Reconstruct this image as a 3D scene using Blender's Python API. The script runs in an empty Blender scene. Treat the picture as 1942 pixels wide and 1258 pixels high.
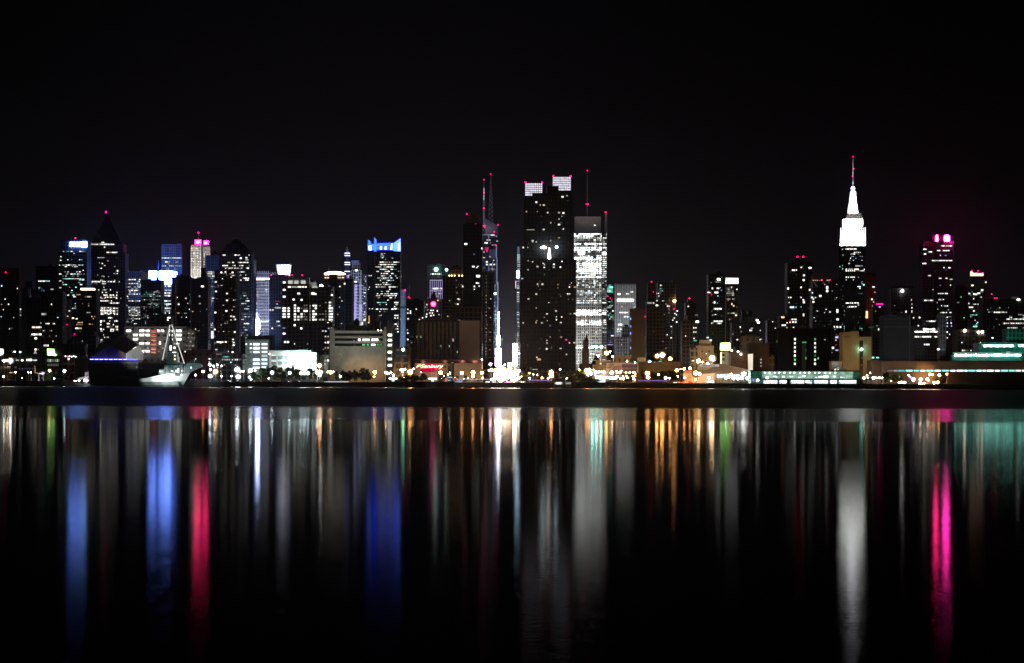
import bpy, bmesh, math, random
from mathutils import Vector, Matrix
C = bpy.context.scene.collection
SC = bpy.context.scene
RND = random.Random(4271)
R = math.radians
# ---------------------------------------------------------------- camera
F, CX, HY, TH, CH = 3840.0, 971.0, 720.0, 0.0035, 4.5      # focal length in photo pixels, principal point, roll, eye height
cam_d = bpy.data.cameras.new('camera'); cam = bpy.data.objects.new('camera', cam_d); C.objects.link(cam)
cam.location = (0, 0, CH); cam.rotation_euler = (R(90), -TH, 0)
cam_d.sensor_width = 36; cam_d.lens = F/1942*36; cam_d.shift_y = (HY-629)/1942
cam_d.clip_start = 0.5; cam_d.clip_end = 40000
SC.camera = cam
# ---------------------------------------------------------------- night sky: the city's own sky glow, no sun
W = bpy.data.worlds.new('World'); SC.world = W; W.use_nodes = True
nt = W.node_tree; nt.nodes.clear()
def N(nt, t, **k):
    n = nt.nodes.new(t)
    for a, b in k.items(): setattr(n, a, b)
    return n
out = N(nt, 'ShaderNodeOutputWorld'); bg = N(nt, 'ShaderNodeBackground')
tc = N(nt, 'ShaderNodeTexCoord'); sep = N(nt, 'ShaderNodeSeparateXYZ')
nt.links.new(tc.outputs['Generated'], sep.inputs[0])
ramp = N(nt, 'ShaderNodeValToRGB')
nt.links.new(sep.outputs['Z'], ramp.inputs[0]); nt.links.new(ramp.outputs[0], bg.inputs[0]); nt.links.new(bg.outputs[0], out.inputs[0])
el = ramp.color_ramp.elements
el[0].position = 0.0; el[0].color = (.0086, .0078, .0100, 1)
el[1].position = 1.0; el[1].color = (.0003, .0002, .0004, 1)
for p, c in ((.035, (.0062, .0055, .0075, 1)), (.085, (.0036, .0031, .0042, 1)), (.13, (.0021, .0018, .0023, 1)), (.20, (.0010, .0008, .0012, 1))):
    e = el.new(p); e.color = c
def wmath(op, a, b=None, c=None):
    n = N(nt, 'ShaderNodeMath', operation=op)
    for i, v in enumerate((a, b, c)):
        if v is None: continue
        if isinstance(v, (int, float)): n.inputs[i].default_value = v
        else: nt.links.new(v, n.inputs[i])
    return n.outputs[0]
def lobe(sock, centre, width):
    d = wmath('DIVIDE', wmath('SUBTRACT', sock, centre), width)
    return wmath('POWER', 2.7183, wmath('MULTIPLY', wmath('MULTIPLY', d, d), -1.0))
wide = wmath('MULTIPLY_ADD', lobe(sep.outputs['X'], -.06, .17), .78, .34)                       # the sky glows most over the middle of the city
street = wmath('MULTIPLY', wmath('MULTIPLY', lobe(sep.outputs['X'], -.002, .022), lobe(sep.outputs['Z'], .0, .045)), 3.4)
ahead = wmath('GREATER_THAN', sep.outputs['Y'], 0.0)
nt.links.new(wmath('ADD', wide, wmath('MULTIPLY', street, ahead)), bg.inputs[1])
SC.view_settings.view_transform = 'Standard'; SC.view_settings.look = 'None'
SC.view_settings.exposure = 0; SC.view_settings.gamma = 1
SC.cycles.use_denoising = True
SC.cycles.max_bounces = 4; SC.cycles.diffuse_bounces = 2; SC.cycles.glossy_bounces = 2; SC.cycles.transmission_bounces = 2
SC.cycles.sample_clamp_indirect = 6.0; SC.cycles.caustics_reflective = True
SC.cycles.use_light_tree = True; SC.cycles.use_adaptive_sampling = False; SC.cycles.light_sampling_threshold = .0005

# ---------------------------------------------------------------- helpers
def at(x, y, Y):
    u = (x-CX)-TH*(HY-y); v = (HY-y)+TH*(x-CX)
    return Vector((u*Y/F, Y, CH+v*Y/F))
def X(x, Y): return (x-CX)*Y/F
def Z(x, y, Y): return CH+((HY-y)+TH*(x-CX))*Y/F
def M(px, Y): return px*Y/F
G0 = 2.2                                                     # street level
def ball(n):
    bm = bmesh.new(); bmesh.ops.create_icosphere(bm, subdivisions=n, radius=1); return bm
def mesh(name, bm, smooth=False):
    me = bpy.data.meshes.new(name); bm.to_mesh(me); bm.free()
    if smooth:
        for p in me.polygons: p.use_smooth = True
    return me
def obj(name, me, mat=None, parent=None, loc=None):
    if isinstance(me, bmesh.types.BMesh): me = mesh(name, me)
    o = bpy.data.objects.new(name, me); C.objects.link(o)
    if mat is not None and not me.materials: me.materials.append(mat)
    if parent is not None: o.parent = parent
    if loc is not None: o.location = loc
    return o
def tag(o, label=None, cat=None, group=None, kind=None):
    if label: o['label'] = label
    if cat: o['category'] = cat
    if group: o['group'] = group
    if kind: o['kind'] = kind
    return o
def empty(name, loc, label, cat, group=None):
    o = bpy.data.objects.new(name, None); C.objects.link(o); o.location = loc; o.empty_display_size = 1
    return tag(o, label, cat, group)
def box(bm, x0, x1, y0, y1, z0, z1):
    if x1 < x0: x0, x1 = x1, x0
    if z1 < z0: z0, z1 = z1, z0
    v = [bm.verts.new(p) for p in ((x0,y0,z0),(x1,y0,z0),(x1,y1,z0),(x0,y1,z0),(x0,y0,z1),(x1,y0,z1),(x1,y1,z1),(x0,y1,z1))]
    for f in ((0,1,5,4),(1,2,6,5),(2,3,7,6),(3,0,4,7),(4,5,6,7),(3,2,1,0)): bm.faces.new([v[i] for i in f])
def prism(bm, pts, y0, y1):
    """pts: (x,z) outline; extruded from y0 to y1"""
    a = [bm.verts.new((p[0], y0, p[1])) for p in pts]; b = [bm.verts.new((p[0], y1, p[1])) for p in pts]
    n = len(pts)
    fs = [bm.faces.new(a), bm.faces.new(b[::-1])]
    for i in range(n): fs.append(bm.faces.new((a[i], b[i], b[(i+1) % n], a[(i+1) % n])))
    bmesh.ops.recalc_face_normals(bm, faces=fs)
def frust(bm, x0, x1, y0, y1, z0, X0, X1, Y0, Y1, z1):
    v = [bm.verts.new(p) for p in ((x0,y0,z0),(x1,y0,z0),(x1,y1,z0),(x0,y1,z0),(X0,Y0,z1),(X1,Y0,z1),(X1,Y1,z1),(X0,Y1,z1))]
    for f in ((0,1,5,4),(1,2,6,5),(2,3,7,6),(3,0,4,7),(4,5,6,7),(3,2,1,0)): bm.faces.new([v[i] for i in f])
def tube(bm, a, b, r0, r1=None, n=6):
    a = Vector(a); b = Vector(b); r1 = r0 if r1 is None else r1
    d = (b-a).normalized(); q = d.to_track_quat('Z', 'Y')
    va = [bm.verts.new(a+q @ Vector((r0*math.cos(6.2832*i/n), r0*math.sin(6.2832*i/n), 0))) for i in range(n)]
    vb = [bm.verts.new(b+q @ Vector((r1*math.cos(6.2832*i/n), r1*math.sin(6.2832*i/n), 0))) for i in range(n)]
    for i in range(n): bm.faces.new((va[i], va[(i+1) % n], vb[(i+1) % n], vb[i]))
    bm.faces.new(va[::-1]); bm.faces.new(vb)
def lathe(bm, prof, c=(0,0,0), n=12, axis='Z'):
    rings = []
    for r, h in prof:
        ring = []
        for i in range(n):
            a = 6.2832*i/n; x, y = r*math.cos(a), r*math.sin(a)
            p = (x, y, h) if axis == 'Z' else (h, x, y)
            ring.append(bm.verts.new((p[0]+c[0], p[1]+c[1], p[2]+c[2])))
        rings.append(ring)
    fs = []
    for k in range(len(rings)-1):
        for i in range(n): fs.append(bm.faces.new((rings[k][i], rings[k][(i+1) % n], rings[k+1][(i+1) % n], rings[k+1][i])))
    fs.append(bm.faces.new(rings[0][::-1])); fs.append(bm.faces.new(rings[-1]))
    bmesh.ops.recalc_face_normals(bm, faces=fs)

# ---------------------------------------------------------------- materials
_mats = {}
def emit(name, col, L, var=0.0, sample=True, tex=0.0, texscale=.35):
    key = ('e', name)
    if key in _mats: return _mats[key]
    m = bpy.data.materials.new(name); m.use_nodes = True; t = m.node_tree; t.nodes.clear()
    o = N(t, 'ShaderNodeOutputMaterial'); e = N(t, 'ShaderNodeEmission')
    e.inputs[0].default_value = (*col, 1); e.inputs[1].default_value = L
    t.links.new(e.outputs[0], o.inputs[0])
    last = None
    if var > 0:
        oi = N(t, 'ShaderNodeObjectInfo'); ge = N(t, 'ShaderNodeNewGeometry')
        ad = N(t, 'ShaderNodeMath', operation='ADD'); fr = N(t, 'ShaderNodeMath', operation='FRACT')
        t.links.new(oi.outputs['Random'], ad.inputs[0]); t.links.new(ge.outputs['Random Per Island'], ad.inputs[1]); t.links.new(ad.outputs[0], fr.inputs[0])
        mr = N(t, 'ShaderNodeMapRange'); mr.inputs[3].default_value = L*(1-var); mr.inputs[4].default_value = L*(1+var)
        t.links.new(fr.outputs[0], mr.inputs[0]); t.links.new(mr.outputs[0], e.inputs[1]); last = mr.outputs[0]
    if tex > 0:
        tcn = N(t, 'ShaderNodeTexCoord'); no = N(t, 'ShaderNodeTexNoise'); no.inputs['Scale'].default_value = texscale; no.inputs['Detail'].default_value = 3
        t.links.new(tcn.outputs['Object'], no.inputs['Vector'])
        mr2 = N(t, 'ShaderNodeMapRange'); mr2.inputs[1].default_value = .3; mr2.inputs[2].default_value = .7
        mr2.inputs[3].default_value = 1-tex; mr2.inputs[4].default_value = 1+tex
        t.links.new(no.outputs[0], mr2.inputs[0])
        mu = N(t, 'ShaderNodeMath', operation='MULTIPLY'); t.links.new(mr2.outputs[0], mu.inputs[0])
        if last is None: mu.inputs[1].default_value = L
        else: t.links.new(last, mu.inputs[1])
        t.links.new(mu.outputs[0], e.inputs[1])
    m.cycles.emission_sampling = 'AUTO' if sample else 'NONE'
    _mats[key] = m; return m
def plain(name, col, rough=.7, noise=.25, scale=.4, metal=0.0, spec=.3):
    key = ('p', name)
    if key in _mats: return _mats[key]
    m = bpy.data.materials.new(name); m.use_nodes = True; t = m.node_tree; b = t.nodes['Principled BSDF']
    tcn = N(t, 'ShaderNodeTexCoord'); no = N(t, 'ShaderNodeTexNoise'); no.inputs['Scale'].default_value = scale; no.inputs['Detail'].default_value = 5
    t.links.new(tcn.outputs['Object'], no.inputs['Vector'])
    r = N(t, 'ShaderNodeValToRGB'); t.links.new(no.outputs[0], r.inputs[0])
    r.color_ramp.elements[0].position = .3; r.color_ramp.elements[1].position = .7
    r.color_ramp.elements[0].color = (*[c*(1-noise) for c in col], 1); r.color_ramp.elements[1].color = (*[min(1, c*(1+noise)) for c in col], 1)
    t.links.new(r.outputs[0], b.inputs['Base Color']); b.inputs['Roughness'].default_value = rough; b.inputs['Metallic'].default_value = metal
    b.inputs['Specular IOR Level'].default_value = spec
    _mats[key] = m; return m
def facade(name, wall, pu=3.2, pv=3.6, glass=(.012, .014, .018), mort=.30, spec=.25):
    """a wall with a grid of dark, unlit windows"""
    key = ('f', name, pu, pv)
    if key in _mats: return _mats[key]
    m = bpy.data.materials.new(name); m.use_nodes = True; t = m.node_tree; b = t.nodes['Principled BSDF']
    tcn = N(t, 'ShaderNodeTexCoord'); s = N(t, 'ShaderNodeSeparateXYZ'); a = N(t, 'ShaderNodeMath', operation='ADD'); c = N(t, 'ShaderNodeCombineXYZ')
    t.links.new(tcn.outputs['Object'], s.inputs[0]); t.links.new(s.outputs[0], a.inputs[0]); t.links.new(s.outputs[1], a.inputs[1])
    t.links.new(a.outputs[0], c.inputs[0]); t.links.new(s.outputs[2], c.inputs[1])
    br = N(t, 'ShaderNodeTexBrick'); br.offset = 0; br.squash = 1
    t.links.new(c.outputs[0], br.inputs['Vector'])
    br.inputs['Scale'].default_value = 1; br.inputs['Brick Width'].default_value = pu; br.inputs['Row Height'].default_value = pv
    br.inputs['Mortar Size'].default_value = mort*pu*.5; br.inputs['Mortar Smooth'].default_value = .05
    br.inputs['Color1'].default_value = (*glass, 1); br.inputs['Color2'].default_value = (*[g*2.2 for g in glass], 1)
    no = N(t, 'ShaderNodeTexNoise'); no.inputs['Scale'].default_value = .08; no.inputs['Detail'].default_value = 4
    t.links.new(tcn.outputs['Object'], no.inputs['Vector'])
    r = N(t, 'ShaderNodeValToRGB'); t.links.new(no.outputs[0], r.inputs[0])
    r.color_ramp.elements[0].position = .25; r.color_ramp.elements[1].position = .75
    r.color_ramp.elements[0].color = (*[w*.75 for w in wall], 1); r.color_ramp.elements[1].color = (*[min(1, w*1.2) for w in wall], 1)
    t.links.new(r.outputs[0], br.inputs['Mortar']); t.links.new(br.outputs[0], b.inputs['Base Color'])
    mr = N(t, 'ShaderNodeMapRange'); mr.inputs[3].default_value = .35; mr.inputs[4].default_value = .8
    t.links.new(br.outputs['Fac'], mr.inputs[0]); t.links.new(mr.outputs[0], b.inputs['Roughness'])
    b.inputs['Specular IOR Level'].default_value = spec
    _mats[key] = m; return m
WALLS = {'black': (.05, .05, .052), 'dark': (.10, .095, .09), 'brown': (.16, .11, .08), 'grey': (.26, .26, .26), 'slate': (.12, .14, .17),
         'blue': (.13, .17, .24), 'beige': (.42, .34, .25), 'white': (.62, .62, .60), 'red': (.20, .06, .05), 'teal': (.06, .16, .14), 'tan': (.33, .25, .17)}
COL = {'w': (1, .92, .76), 'n': (.98, 1, .92), 'c': (.78, .93, 1), 't': (.28, 1, .80), 'o': (1, .40, .10), 'b': (.30, .42, 1), 'r': (1, .03, .05),
       'm': (1, .02, .24), 'g': (.25, 1, .35), 'p': (.62, .55, 1), 'y': (1, .64, .30)}
GLASSNAME = {'w': 'warm', 'n': 'neutral', 'c': 'cool', 't': 'teal', 'o': 'orange', 'b': 'blue', 'r': 'red', 'm': 'magenta', 'g': 'green', 'p': 'violet', 'y': 'amber'}
LEV = (.12, .50, 1.5, 6.0)
def wmat(c, l): return emit('lit_glass_%s_%s' % (GLASSNAME[c], ('dim', 'soft', 'bright', 'glaring')[l]), (1, .64, .32) if c == 'o' else COL[c], LEV[l], var=.45, sample=False)
_unit = {}
def unit_pane(c, l):
    k = (c, l)
    if k not in _unit:
        bm = bmesh.new(); box(bm, -.5, .5, -.5, .5, -.5, .5); me = mesh('window', bm); me.materials.append(wmat(c, l)); _unit[k] = me
    return _unit[k]
DARKROOF = plain('roof_felt', (.05, .05, .05), .9)
STEEL = plain('painted_steel', (.16, .16, .17), .5)
CONCRETE = plain('concrete', (.30, .28, .26), .85, .2, .15)
BEACON = emit('aviation_lamp_glass', (1, .0, .10), 9, sample=False)
_beacon = mesh('beacon', ball(1)); _beacon.materials.append(BEACON)

def spot(parent, p, target, L, col, ang, albedo=.5, size=1.0):
    """an added spot light, no fixture built, whose strength gives a wall of that albedo the radiance L"""
    p = Vector(p); target = Vector(target); d = (target-p).length
    ld = bpy.data.lights.new('floodlight', 'SPOT'); ld.energy = L*4*math.pi**2*d*d/albedo; ld.color = col
    ld.spot_size = R(ang); ld.spot_blend = .6; ld.shadow_soft_size = size
    o = bpy.data.objects.new('floodlight', ld); C.objects.link(o)
    o.rotation_euler = (target-p).to_track_quat('-Z', 'Y').to_euler()
    if parent is not None: o.parent = parent; o.location = p-parent.location
    else: o.location = p
    return o

# ---------------------------------------------------------------- a building: every tower is an Empty with wall, roof, window ... children
BLDS = []; DK = .5
class B:
    def __init__(s, kind, label, x0, x1, yt, Y, d=38, wall='dark', pitch=(3.2, 3.6), cat='building', group=None, ribs=0, bands=0, clutter=True, main=True, parapet=True, mort=.3):
        d = d*DK
        s.x0, s.x1, s.yt, s.Y, s.d = x0, x1, yt, Y, d
        s.root = empty(kind, (X((x0+x1)/2, Y), Y, G0), label, cat, group)
        s.o = s.root.location.copy(); s.panes = []; s.wallname = wall
        s.mat = facade(wall+'_facade', WALLS[wall], *pitch, mort=mort) if pitch else plain(wall+'_wall', WALLS[wall], .8)
        if main:
            w0, w1, h = X(x0, Y)-s.o.x, X(x1, Y)-s.o.x, Z((x0+x1)/2, yt, Y)-G0
            s.h = h
            bm = bmesh.new(); box(bm, w0, w1, 0, d, 0, h)
            if ribs:
                for i in range(ribs+1):
                    c = w0+(w1-w0)*i/ribs; box(bm, c-.35, c+.35, -.5, .1, 0, h-.3)
            if bands:
                for i in range(1, bands):
                    z = h*i/bands; box(bm, w0-.25, w1+.25, -.25, d+.2, z-.25, z+.25)
            if parapet:
                for a in ((w0-.2, w1+.2, -.2, .4), (w0-.2, w1+.2, d-.4, d+.2)): box(bm, *a, h-.6, h+1.1)
                for a in ((w0-.2, w0+.4, .4, d-.4), (w1-.4, w1+.2, .4, d-.4)): box(bm, *a, h-.6, h+1.1)
            obj('wall', bm, s.mat, s.root)
            if clutter:
                rr = random.Random(int(x0*7+yt)); w = w1-w0
                bm = bmesh.new(); box(bm, w0+.5, w1-.5, .5, d-.5, h-.1, h+.15); roof = obj('roof', bm, DARKROOF, s.root)
                for i in range(rr.randint(2, 3)):
                    bm = bmesh.new(); c = w0+w*rr.uniform(.15, .8); bw = w*rr.uniform(.06, .2); bh = rr.uniform(1.5, 4.0)
                    y = d*rr.uniform(.15, .6); box(bm, c, min(c+bw, w1-.5), y, y+bw*.5+2, h-.2, h+bh); obj('roof_plant', bm, STEEL, roof)
                bm = bmesh.new(); c = w0+w*rr.uniform(.2, .8); tube(bm, (c, d*.4, h-.2), (c, d*.4, h+rr.uniform(4, 8)), .14, .07); obj('aerial', bm, STEEL, roof)
        BLDS.append(s)
    def part(s, name, rects, mat=None):
        """rects in photo pixels on the front plane + depth range in metres behind it"""
        bm = bmesh.new()
        for (x0, x1, y0, y1, a, b) in rects:
            b = a+(b-a)*DK if b-a > 8 else b
            z1 = Z((x0+x1)/2, y0, s.Y+a)-G0; z0 = Z((x0+x1)/2, y1, s.Y+a)-G0 if y1 is not None else 0
            box(bm, X(x0, s.Y+a)-s.o.x, X(x1, s.Y+a)-s.o.x, a, b, z0, z1)
        return obj(name, bm, mat or s.mat, s.root)
    def poly(s, name, pts, a, b, mat=None):
        b = a+(b-a)*DK if b-a > 8 else b; bm = bmesh.new(); prism(bm, [(X(x, s.Y+a)-s.o.x, Z(x, y, s.Y+a)-G0) for x, y in pts], a, b); return obj(name, bm, mat or s.mat, s.root)
    def hip(s, name, x0, x1, y0, X0, X1, y1, mat=None, depth=None, a=0):
        d = depth*DK if depth else s.d; Y = s.Y+a
        cx = d/2; k0 = (X1-X0)/(x1-x0)
        bm = bmesh.new(); frust(bm, X(x0, Y)-s.o.x, X(x1, Y)-s.o.x, a, a+d, Z(x0, y0, Y)-G0, X(X0, Y)-s.o.x, X(X1, Y)-s.o.x, a+cx-cx*k0, a+cx+cx*k0, Z(x0, y1, Y)-G0)
        return obj(name, bm, mat or s.mat, s.root)
    def mast(s, x, y0, y1, w0=1.6, w1=.6, dy=None, mat=None, name='mast', seg=None):
        bm = bmesh.new(); d = s.d/2 if dy is None else dy; Y = s.Y+d
        tube(bm, (X(x, Y)-s.o.x, d, Z(x, y1, Y)-G0), (X(x, Y)-s.o.x, d, Z(x, y0, Y)-G0), M(w0, Y)/2, M(w1, Y)/2)
        return obj(name, bm, mat or STEEL, s.root)
    def beacon(s, x, y, r=1.25, dy=None):
        dy = s.d/2 if dy is None else dy; Y = s.Y+dy; p = Vector((X(x, Y)-s.o.x, dy, Z(x, y, Y)-G0))
        o = obj('beacon', _beacon, None, s.root, p); k = M(r, Y)*.8; o.scale = (k, k, k); return o
    def lamp(s, x, y, r, c, L=40, dy=-1.0, name='roof_lamp'):
        Y = s.Y+dy; m = emit('lamp_glass_%s_%d' % (GLASSNAME[c], L), COL[c], L)
        me = _lampmesh(m); o = obj(name, me, None, s.root, Vector((X(x, Y)-s.o.x, dy, Z(x, y, Y)-G0))); k = M(r, Y); o.scale = (k, k, k); return o
    def win(s, x, y, w, h, c='w', l=2, off=0.0):
        """a lit window centred on a photo pixel of the front wall"""
        Y = s.Y+off; s.panes.append(((X(x, Y)-s.o.x, -.12+off, Z(x, y, Y)-G0), (M(w, Y)*.90, .4, M(h, Y)*.86), c, l))
    def side(s, which, u, y, w, h, c='w', l=2):
        """a lit window on a side wall, u metres behind the front"""
        Y = s.Y; x = (X(s.x1 if which == 'R' else s.x0, Y))-s.o.x+(.12 if which == 'R' else -.12)
        s.panes.append(((x, u, Z((s.x0+s.x1)/2, y, Y)-G0), (.4, w, M(h, Y)), c, l))
    def row(s, y, xa, xb, h=2.0, c='wn', l=2, step=2.4, fill=.85, dim=.25, off=0.0):
        x = xa
        while x < xb:
            w = step*RND.choice((.8, .8, 1.7, 2.6)); w = min(w, xb-x)
            if w > .5 and RND.random() < fill: s.win(x+w/2, y+RND.uniform(-.1, .1), w*.93, h*RND.uniform(.8, 1.1), RND.choice(c), l if RND.random() > dim else max(0, l-1), off)
            x += w+step*.12
    def grid(s, xa, xb, ya, yb, nx, ny, p, c='wwnnc', ww=.62, wh=.55, clump=.7, lev=(.25, .45, .30), off=0.0, skip=None):
        dx, dy = (xb-xa)/nx, (yb-ya)/ny; prev = [False]*nx
        for j in range(ny):
            y = ya+(j+.5)*dy
            rp = p*math.exp(RND.gauss(-.25*clump, clump)); last = False; cc = RND.choice(c); now = [False]*nx
            for i in range(nx):
                q = rp*(2.4 if last else .75)*(1.5 if prev[i] else .9)
                lit = RND.random() < min(q, .95); last = lit; now[i] = lit
                if not lit: continue
                if RND.random() < .35: cc = RND.choice(c)
                u = RND.random(); l = 0 if u < lev[0] else 1 if u < lev[0]+lev[1] else 2
                x = xa+(i+.5)*dx
                if skip and skip(x, y): continue
                s.win(x, y, dx*ww*RND.choice((1, 1, 1, .7)), dy*wh*RND.choice((1, 1, .8)), cc, l, off)
            prev = now
    def sgrid(s, which, ya, yb, nu, ny, p, c='wwnnc', lev=(.4, .4, .2), u0=2, u1=None):
        u1 = u1 or s.d-2; du = (u1-u0)/nu; dy = (yb-ya)/ny
        for j in range(ny):
            rp = p*math.exp(RND.gauss(-.2, .6))
            for i in range(nu):
                if RND.random() < rp:
                    u = RND.random(); l = 0 if u < lev[0] else 1 if u < lev[0]+lev[1] else 2
                    s.side(which, u0+(i+.5)*du, ya+(j+.5)*dy, du*.6, dy*.55, RND.choice(c), l)
    def finish(s):
        ps = sorted(s.panes, key=lambda q: -(q[1][0]*q[1][2]+q[1][1]*q[1][2])*(.4+q[3]))
        for loc, sc, c, l in ps[:90]:
            o = bpy.data.objects.new('window', unit_pane(c, l)); C.objects.link(o); o.parent = s.root; o.location = loc; o.scale = sc
        rest = ps[90:]
        if rest:
            bm = bmesh.new(); mats = []; idx = {}
            for loc, sc, c, l in rest:
                k = (c, l)
                if k not in idx: idx[k] = len(mats); mats.append(wmat(c, l))
                n0 = len(bm.faces)
                box(bm, loc[0]-sc[0]/2, loc[0]+sc[0]/2, loc[1]-sc[1]/2, loc[1]+sc[1]/2, loc[2]-sc[2]/2, loc[2]+sc[2]/2)
                bm.faces.ensure_lookup_table()
                for f in bm.faces[n0:]: f.material_index = idx[k]
            me = mesh('small_windows', bm)
            for m in mats: me.materials.append(m)
            o = bpy.data.objects.new('small_windows', me); C.objects.link(o); o.parent = s.root; o['kind'] = 'stuff'
    def flood(s, x0, x1, y0, y1, L, col, n=2, d=40, yb=None, albedo=.5, ang=None):
        """n added spot lights without fixtures, d metres in front of a stretch of the wall"""
        Y = s.Y
        for i in range(n):
            fx = (i+.5)/n; tx = x0+(x1-x0)*fx; ty = (y0+y1)/2; sy = y1 if yb is None else yb
            p = at(tx, sy, Y); p.y -= d; t = at(tx, ty, Y)
            w = max(M((x1-x0)/n, Y), M(y1-y0, Y))
            spot(s.root, p, t, L, col, ang or min(150, math.degrees(2*math.atan(w*.75/d))+12), albedo)
_lm = {}
def _lampmesh(m):
    if m.name not in _lm:
        me = mesh('globe', ball(2)); me.materials.append(m); _lm[m.name] = me
    return _lm[m.name]
def text_mesh(body, size, ext=.05, shear=0.0, align='CENTER'):
    cu = bpy.data.curves.new('lettering', 'FONT'); cu.body = body; cu.size = size; cu.extrude = ext; cu.shear = shear; cu.align_x = align; cu.align_y = 'CENTER'; cu.resolution_u = 3
    o = bpy.data.objects.new('lettering_tmp', cu); C.objects.link(o)
    bpy.context.view_layer.update()
    me = bpy.data.meshes.new_from_object(o.evaluated_get(bpy.context.evaluated_depsgraph_get()))
    bpy.data.objects.remove(o); bpy.data.curves.remove(cu)
    me.transform(Matrix.Rotation(R(90), 4, 'X')); me.materials.clear(); me.name = 'lettering'
    return me

# ================================================================ the setting
SHORE = 1252.0
def water_mat():
    m = bpy.data.materials.new('river_water'); m.use_nodes = True; t = m.node_tree; t.nodes.clear()
    o = N(t, 'ShaderNodeOutputMaterial'); g = N(t, 'ShaderNodeBsdfGlossy', distribution='BECKMANN'); df = N(t, 'ShaderNodeBsdfDiffuse')
    mx = N(t, 'ShaderNodeMixShader'); fr = N(t, 'ShaderNodeFresnel'); fr.inputs[0].default_value = 1.333
    df.inputs[0].default_value = (.004, .006, .007, 1); g.inputs[0].default_value = (.25, .25, .25, 1)
    ge = N(t, 'ShaderNodeNewGeometry'); sp = N(t, 'ShaderNodeSeparateXYZ'); t.links.new(ge.outputs['Position'], sp.inputs[0])
    # patches of calm and wind-ruffled water across the river, their edges wandering a little
    mp = N(t, 'ShaderNodeMapping'); mp.inputs['Scale'].default_value = (.004, .012, 1); t.links.new(ge.outputs['Position'], mp.inputs[0])
    no = N(t, 'ShaderNodeTexNoise'); no.inputs['Detail'].default_value = 3; no.inputs['Scale'].default_value = 1; t.links.new(mp.outputs[0], no.inputs['Vector'])
    ns = N(t, 'ShaderNodeMath', operation='MULTIPLY_ADD'); ns.inputs[1].default_value = .10; ns.inputs[2].default_value = .95; t.links.new(no.outputs[0], ns.inputs[0])
    yy = N(t, 'ShaderNodeMath', operation='MULTIPLY'); t.links.new(sp.outputs[1], yy.inputs[0]); t.links.new(ns.outputs[0], yy.inputs[1])
    nrm = N(t, 'ShaderNodeMath', operation='DIVIDE'); nrm.inputs[1].default_value = 1300; t.links.new(yy.outputs[0], nrm.inputs[0])
    rp = N(t, 'ShaderNodeValToRGB'); rp.color_ramp.interpolation = 'LINEAR'; t.links.new(nrm.outputs[0], rp.inputs[0])
    e = rp.color_ramp.elements
    stops = WATER_STOPS
    e[0].position = stops[0][0]; e[0].color = (stops[0][1],)*3+(1,); e[1].position = stops[-1][0]; e[1].color = (stops[-1][1],)*3+(1,)
    for p, v in stops[1:-1]:
        q = e.new(p); q.color = (v, v, v, 1)
    t.links.new(rp.outputs[0], g.inputs['Roughness'])
    # small ripples, large enough to be seen only close to the camera
    m2 = N(t, 'ShaderNodeMapping'); m2.inputs['Scale'].default_value = (3.4, 5.2, 1); t.links.new(ge.outputs['Position'], m2.inputs[0])
    n2 = N(t, 'ShaderNodeTexNoise'); n2.inputs['Scale'].default_value = 1; n2.inputs['Detail'].default_value = 4; n2.inputs['Roughness'].default_value = .6; t.links.new(m2.outputs[0], n2.inputs['Vector'])
    bp = N(t, 'ShaderNodeBump'); r2 = N(t, 'ShaderNodeValToRGB'); t.links.new(nrm.outputs[0], r2.inputs[0]); e2 = r2.color_ramp.elements
    e2[0].position, e2[1].position = RIPPLE_STOPS[0][0], RIPPLE_STOPS[-1][0]; e2[0].color = (RIPPLE_STOPS[0][1],)*3+(1,); e2[1].color = (RIPPLE_STOPS[-1][1],)*3+(1,)
    for p, v in RIPPLE_STOPS[1:-1]:
        q = e2.new(p); q.color = (v, v, v, 1)
    md = N(t, 'ShaderNodeMath', operation='MULTIPLY'); md.inputs[1].default_value = RIPPLE; t.links.new(r2.outputs[0], md.inputs[0])
    bp.inputs['Strength'].default_value = 1; t.links.new(md.outputs[0], bp.inputs['Distance'])
    t.links.new(n2.outputs[0], bp.inputs['Height']); t.links.new(bp.outputs[0], g.inputs['Normal'])
    t.links.new(fr.outputs[0], mx.inputs[0]); t.links.new(df.outputs[0], mx.inputs[1]); t.links.new(g.outputs[0], mx.inputs[2]); t.links.new(mx.outputs[0], o.inputs[0])
    return m
def yr(py): return CH*F/(py-HY)/1300
RIPPLE = .0017
WATER_STOPS = [(0, .070), (yr(960), .074), (yr(874), .084), (yr(861), .080), (yr(802), .082), (yr(795), .165), (yr(775), .18), (yr(769), .42), (yr(737.2), .52), (yr(736.2), .068), (1.0, .068)]
RIPPLE_STOPS = [(yr(1255), 2.2), (yr(1130), 1.7), (yr(1000), 1.15), (yr(876), .9), (yr(860), .25), (yr(800), .2), (1.0, .1)]
bm = bmesh.new(); v = [bm.verts.new(p) for p in ((-3000, -60, 0), (3000, -60, 0), (3000, SHORE+3, 0), (-3000, SHORE+3, 0))]; bm.faces.new(v)
tag(obj('river', bm, water_mat()), kind='structure')
bm = bmesh.new(); v = [bm.verts.new(p) for p in ((-6000, SHORE+2, G0), (6000, SHORE+2, G0), (6000, 12000, G0), (-6000, 12000, G0))]; bm.faces.new(v)
tag(obj('ground', bm, plain('asphalt', (.05, .048, .045), .9, .3, .2)), kind='structure')
bm = bmesh.new()
box(bm, -900, 900, SHORE-.6, SHORE+2.4, -3, G0+.35)
for i in range(120): box(bm, -900+15*i, -899.2+15*i, SHORE-1.1, SHORE-.5, -3, G0+.1)
tag(obj('seawall', bm, plain('wet_concrete', (.07, .065, .06), .8)), 'long dark concrete bulkhead along the waterline of the far shore', 'seawall')
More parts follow.
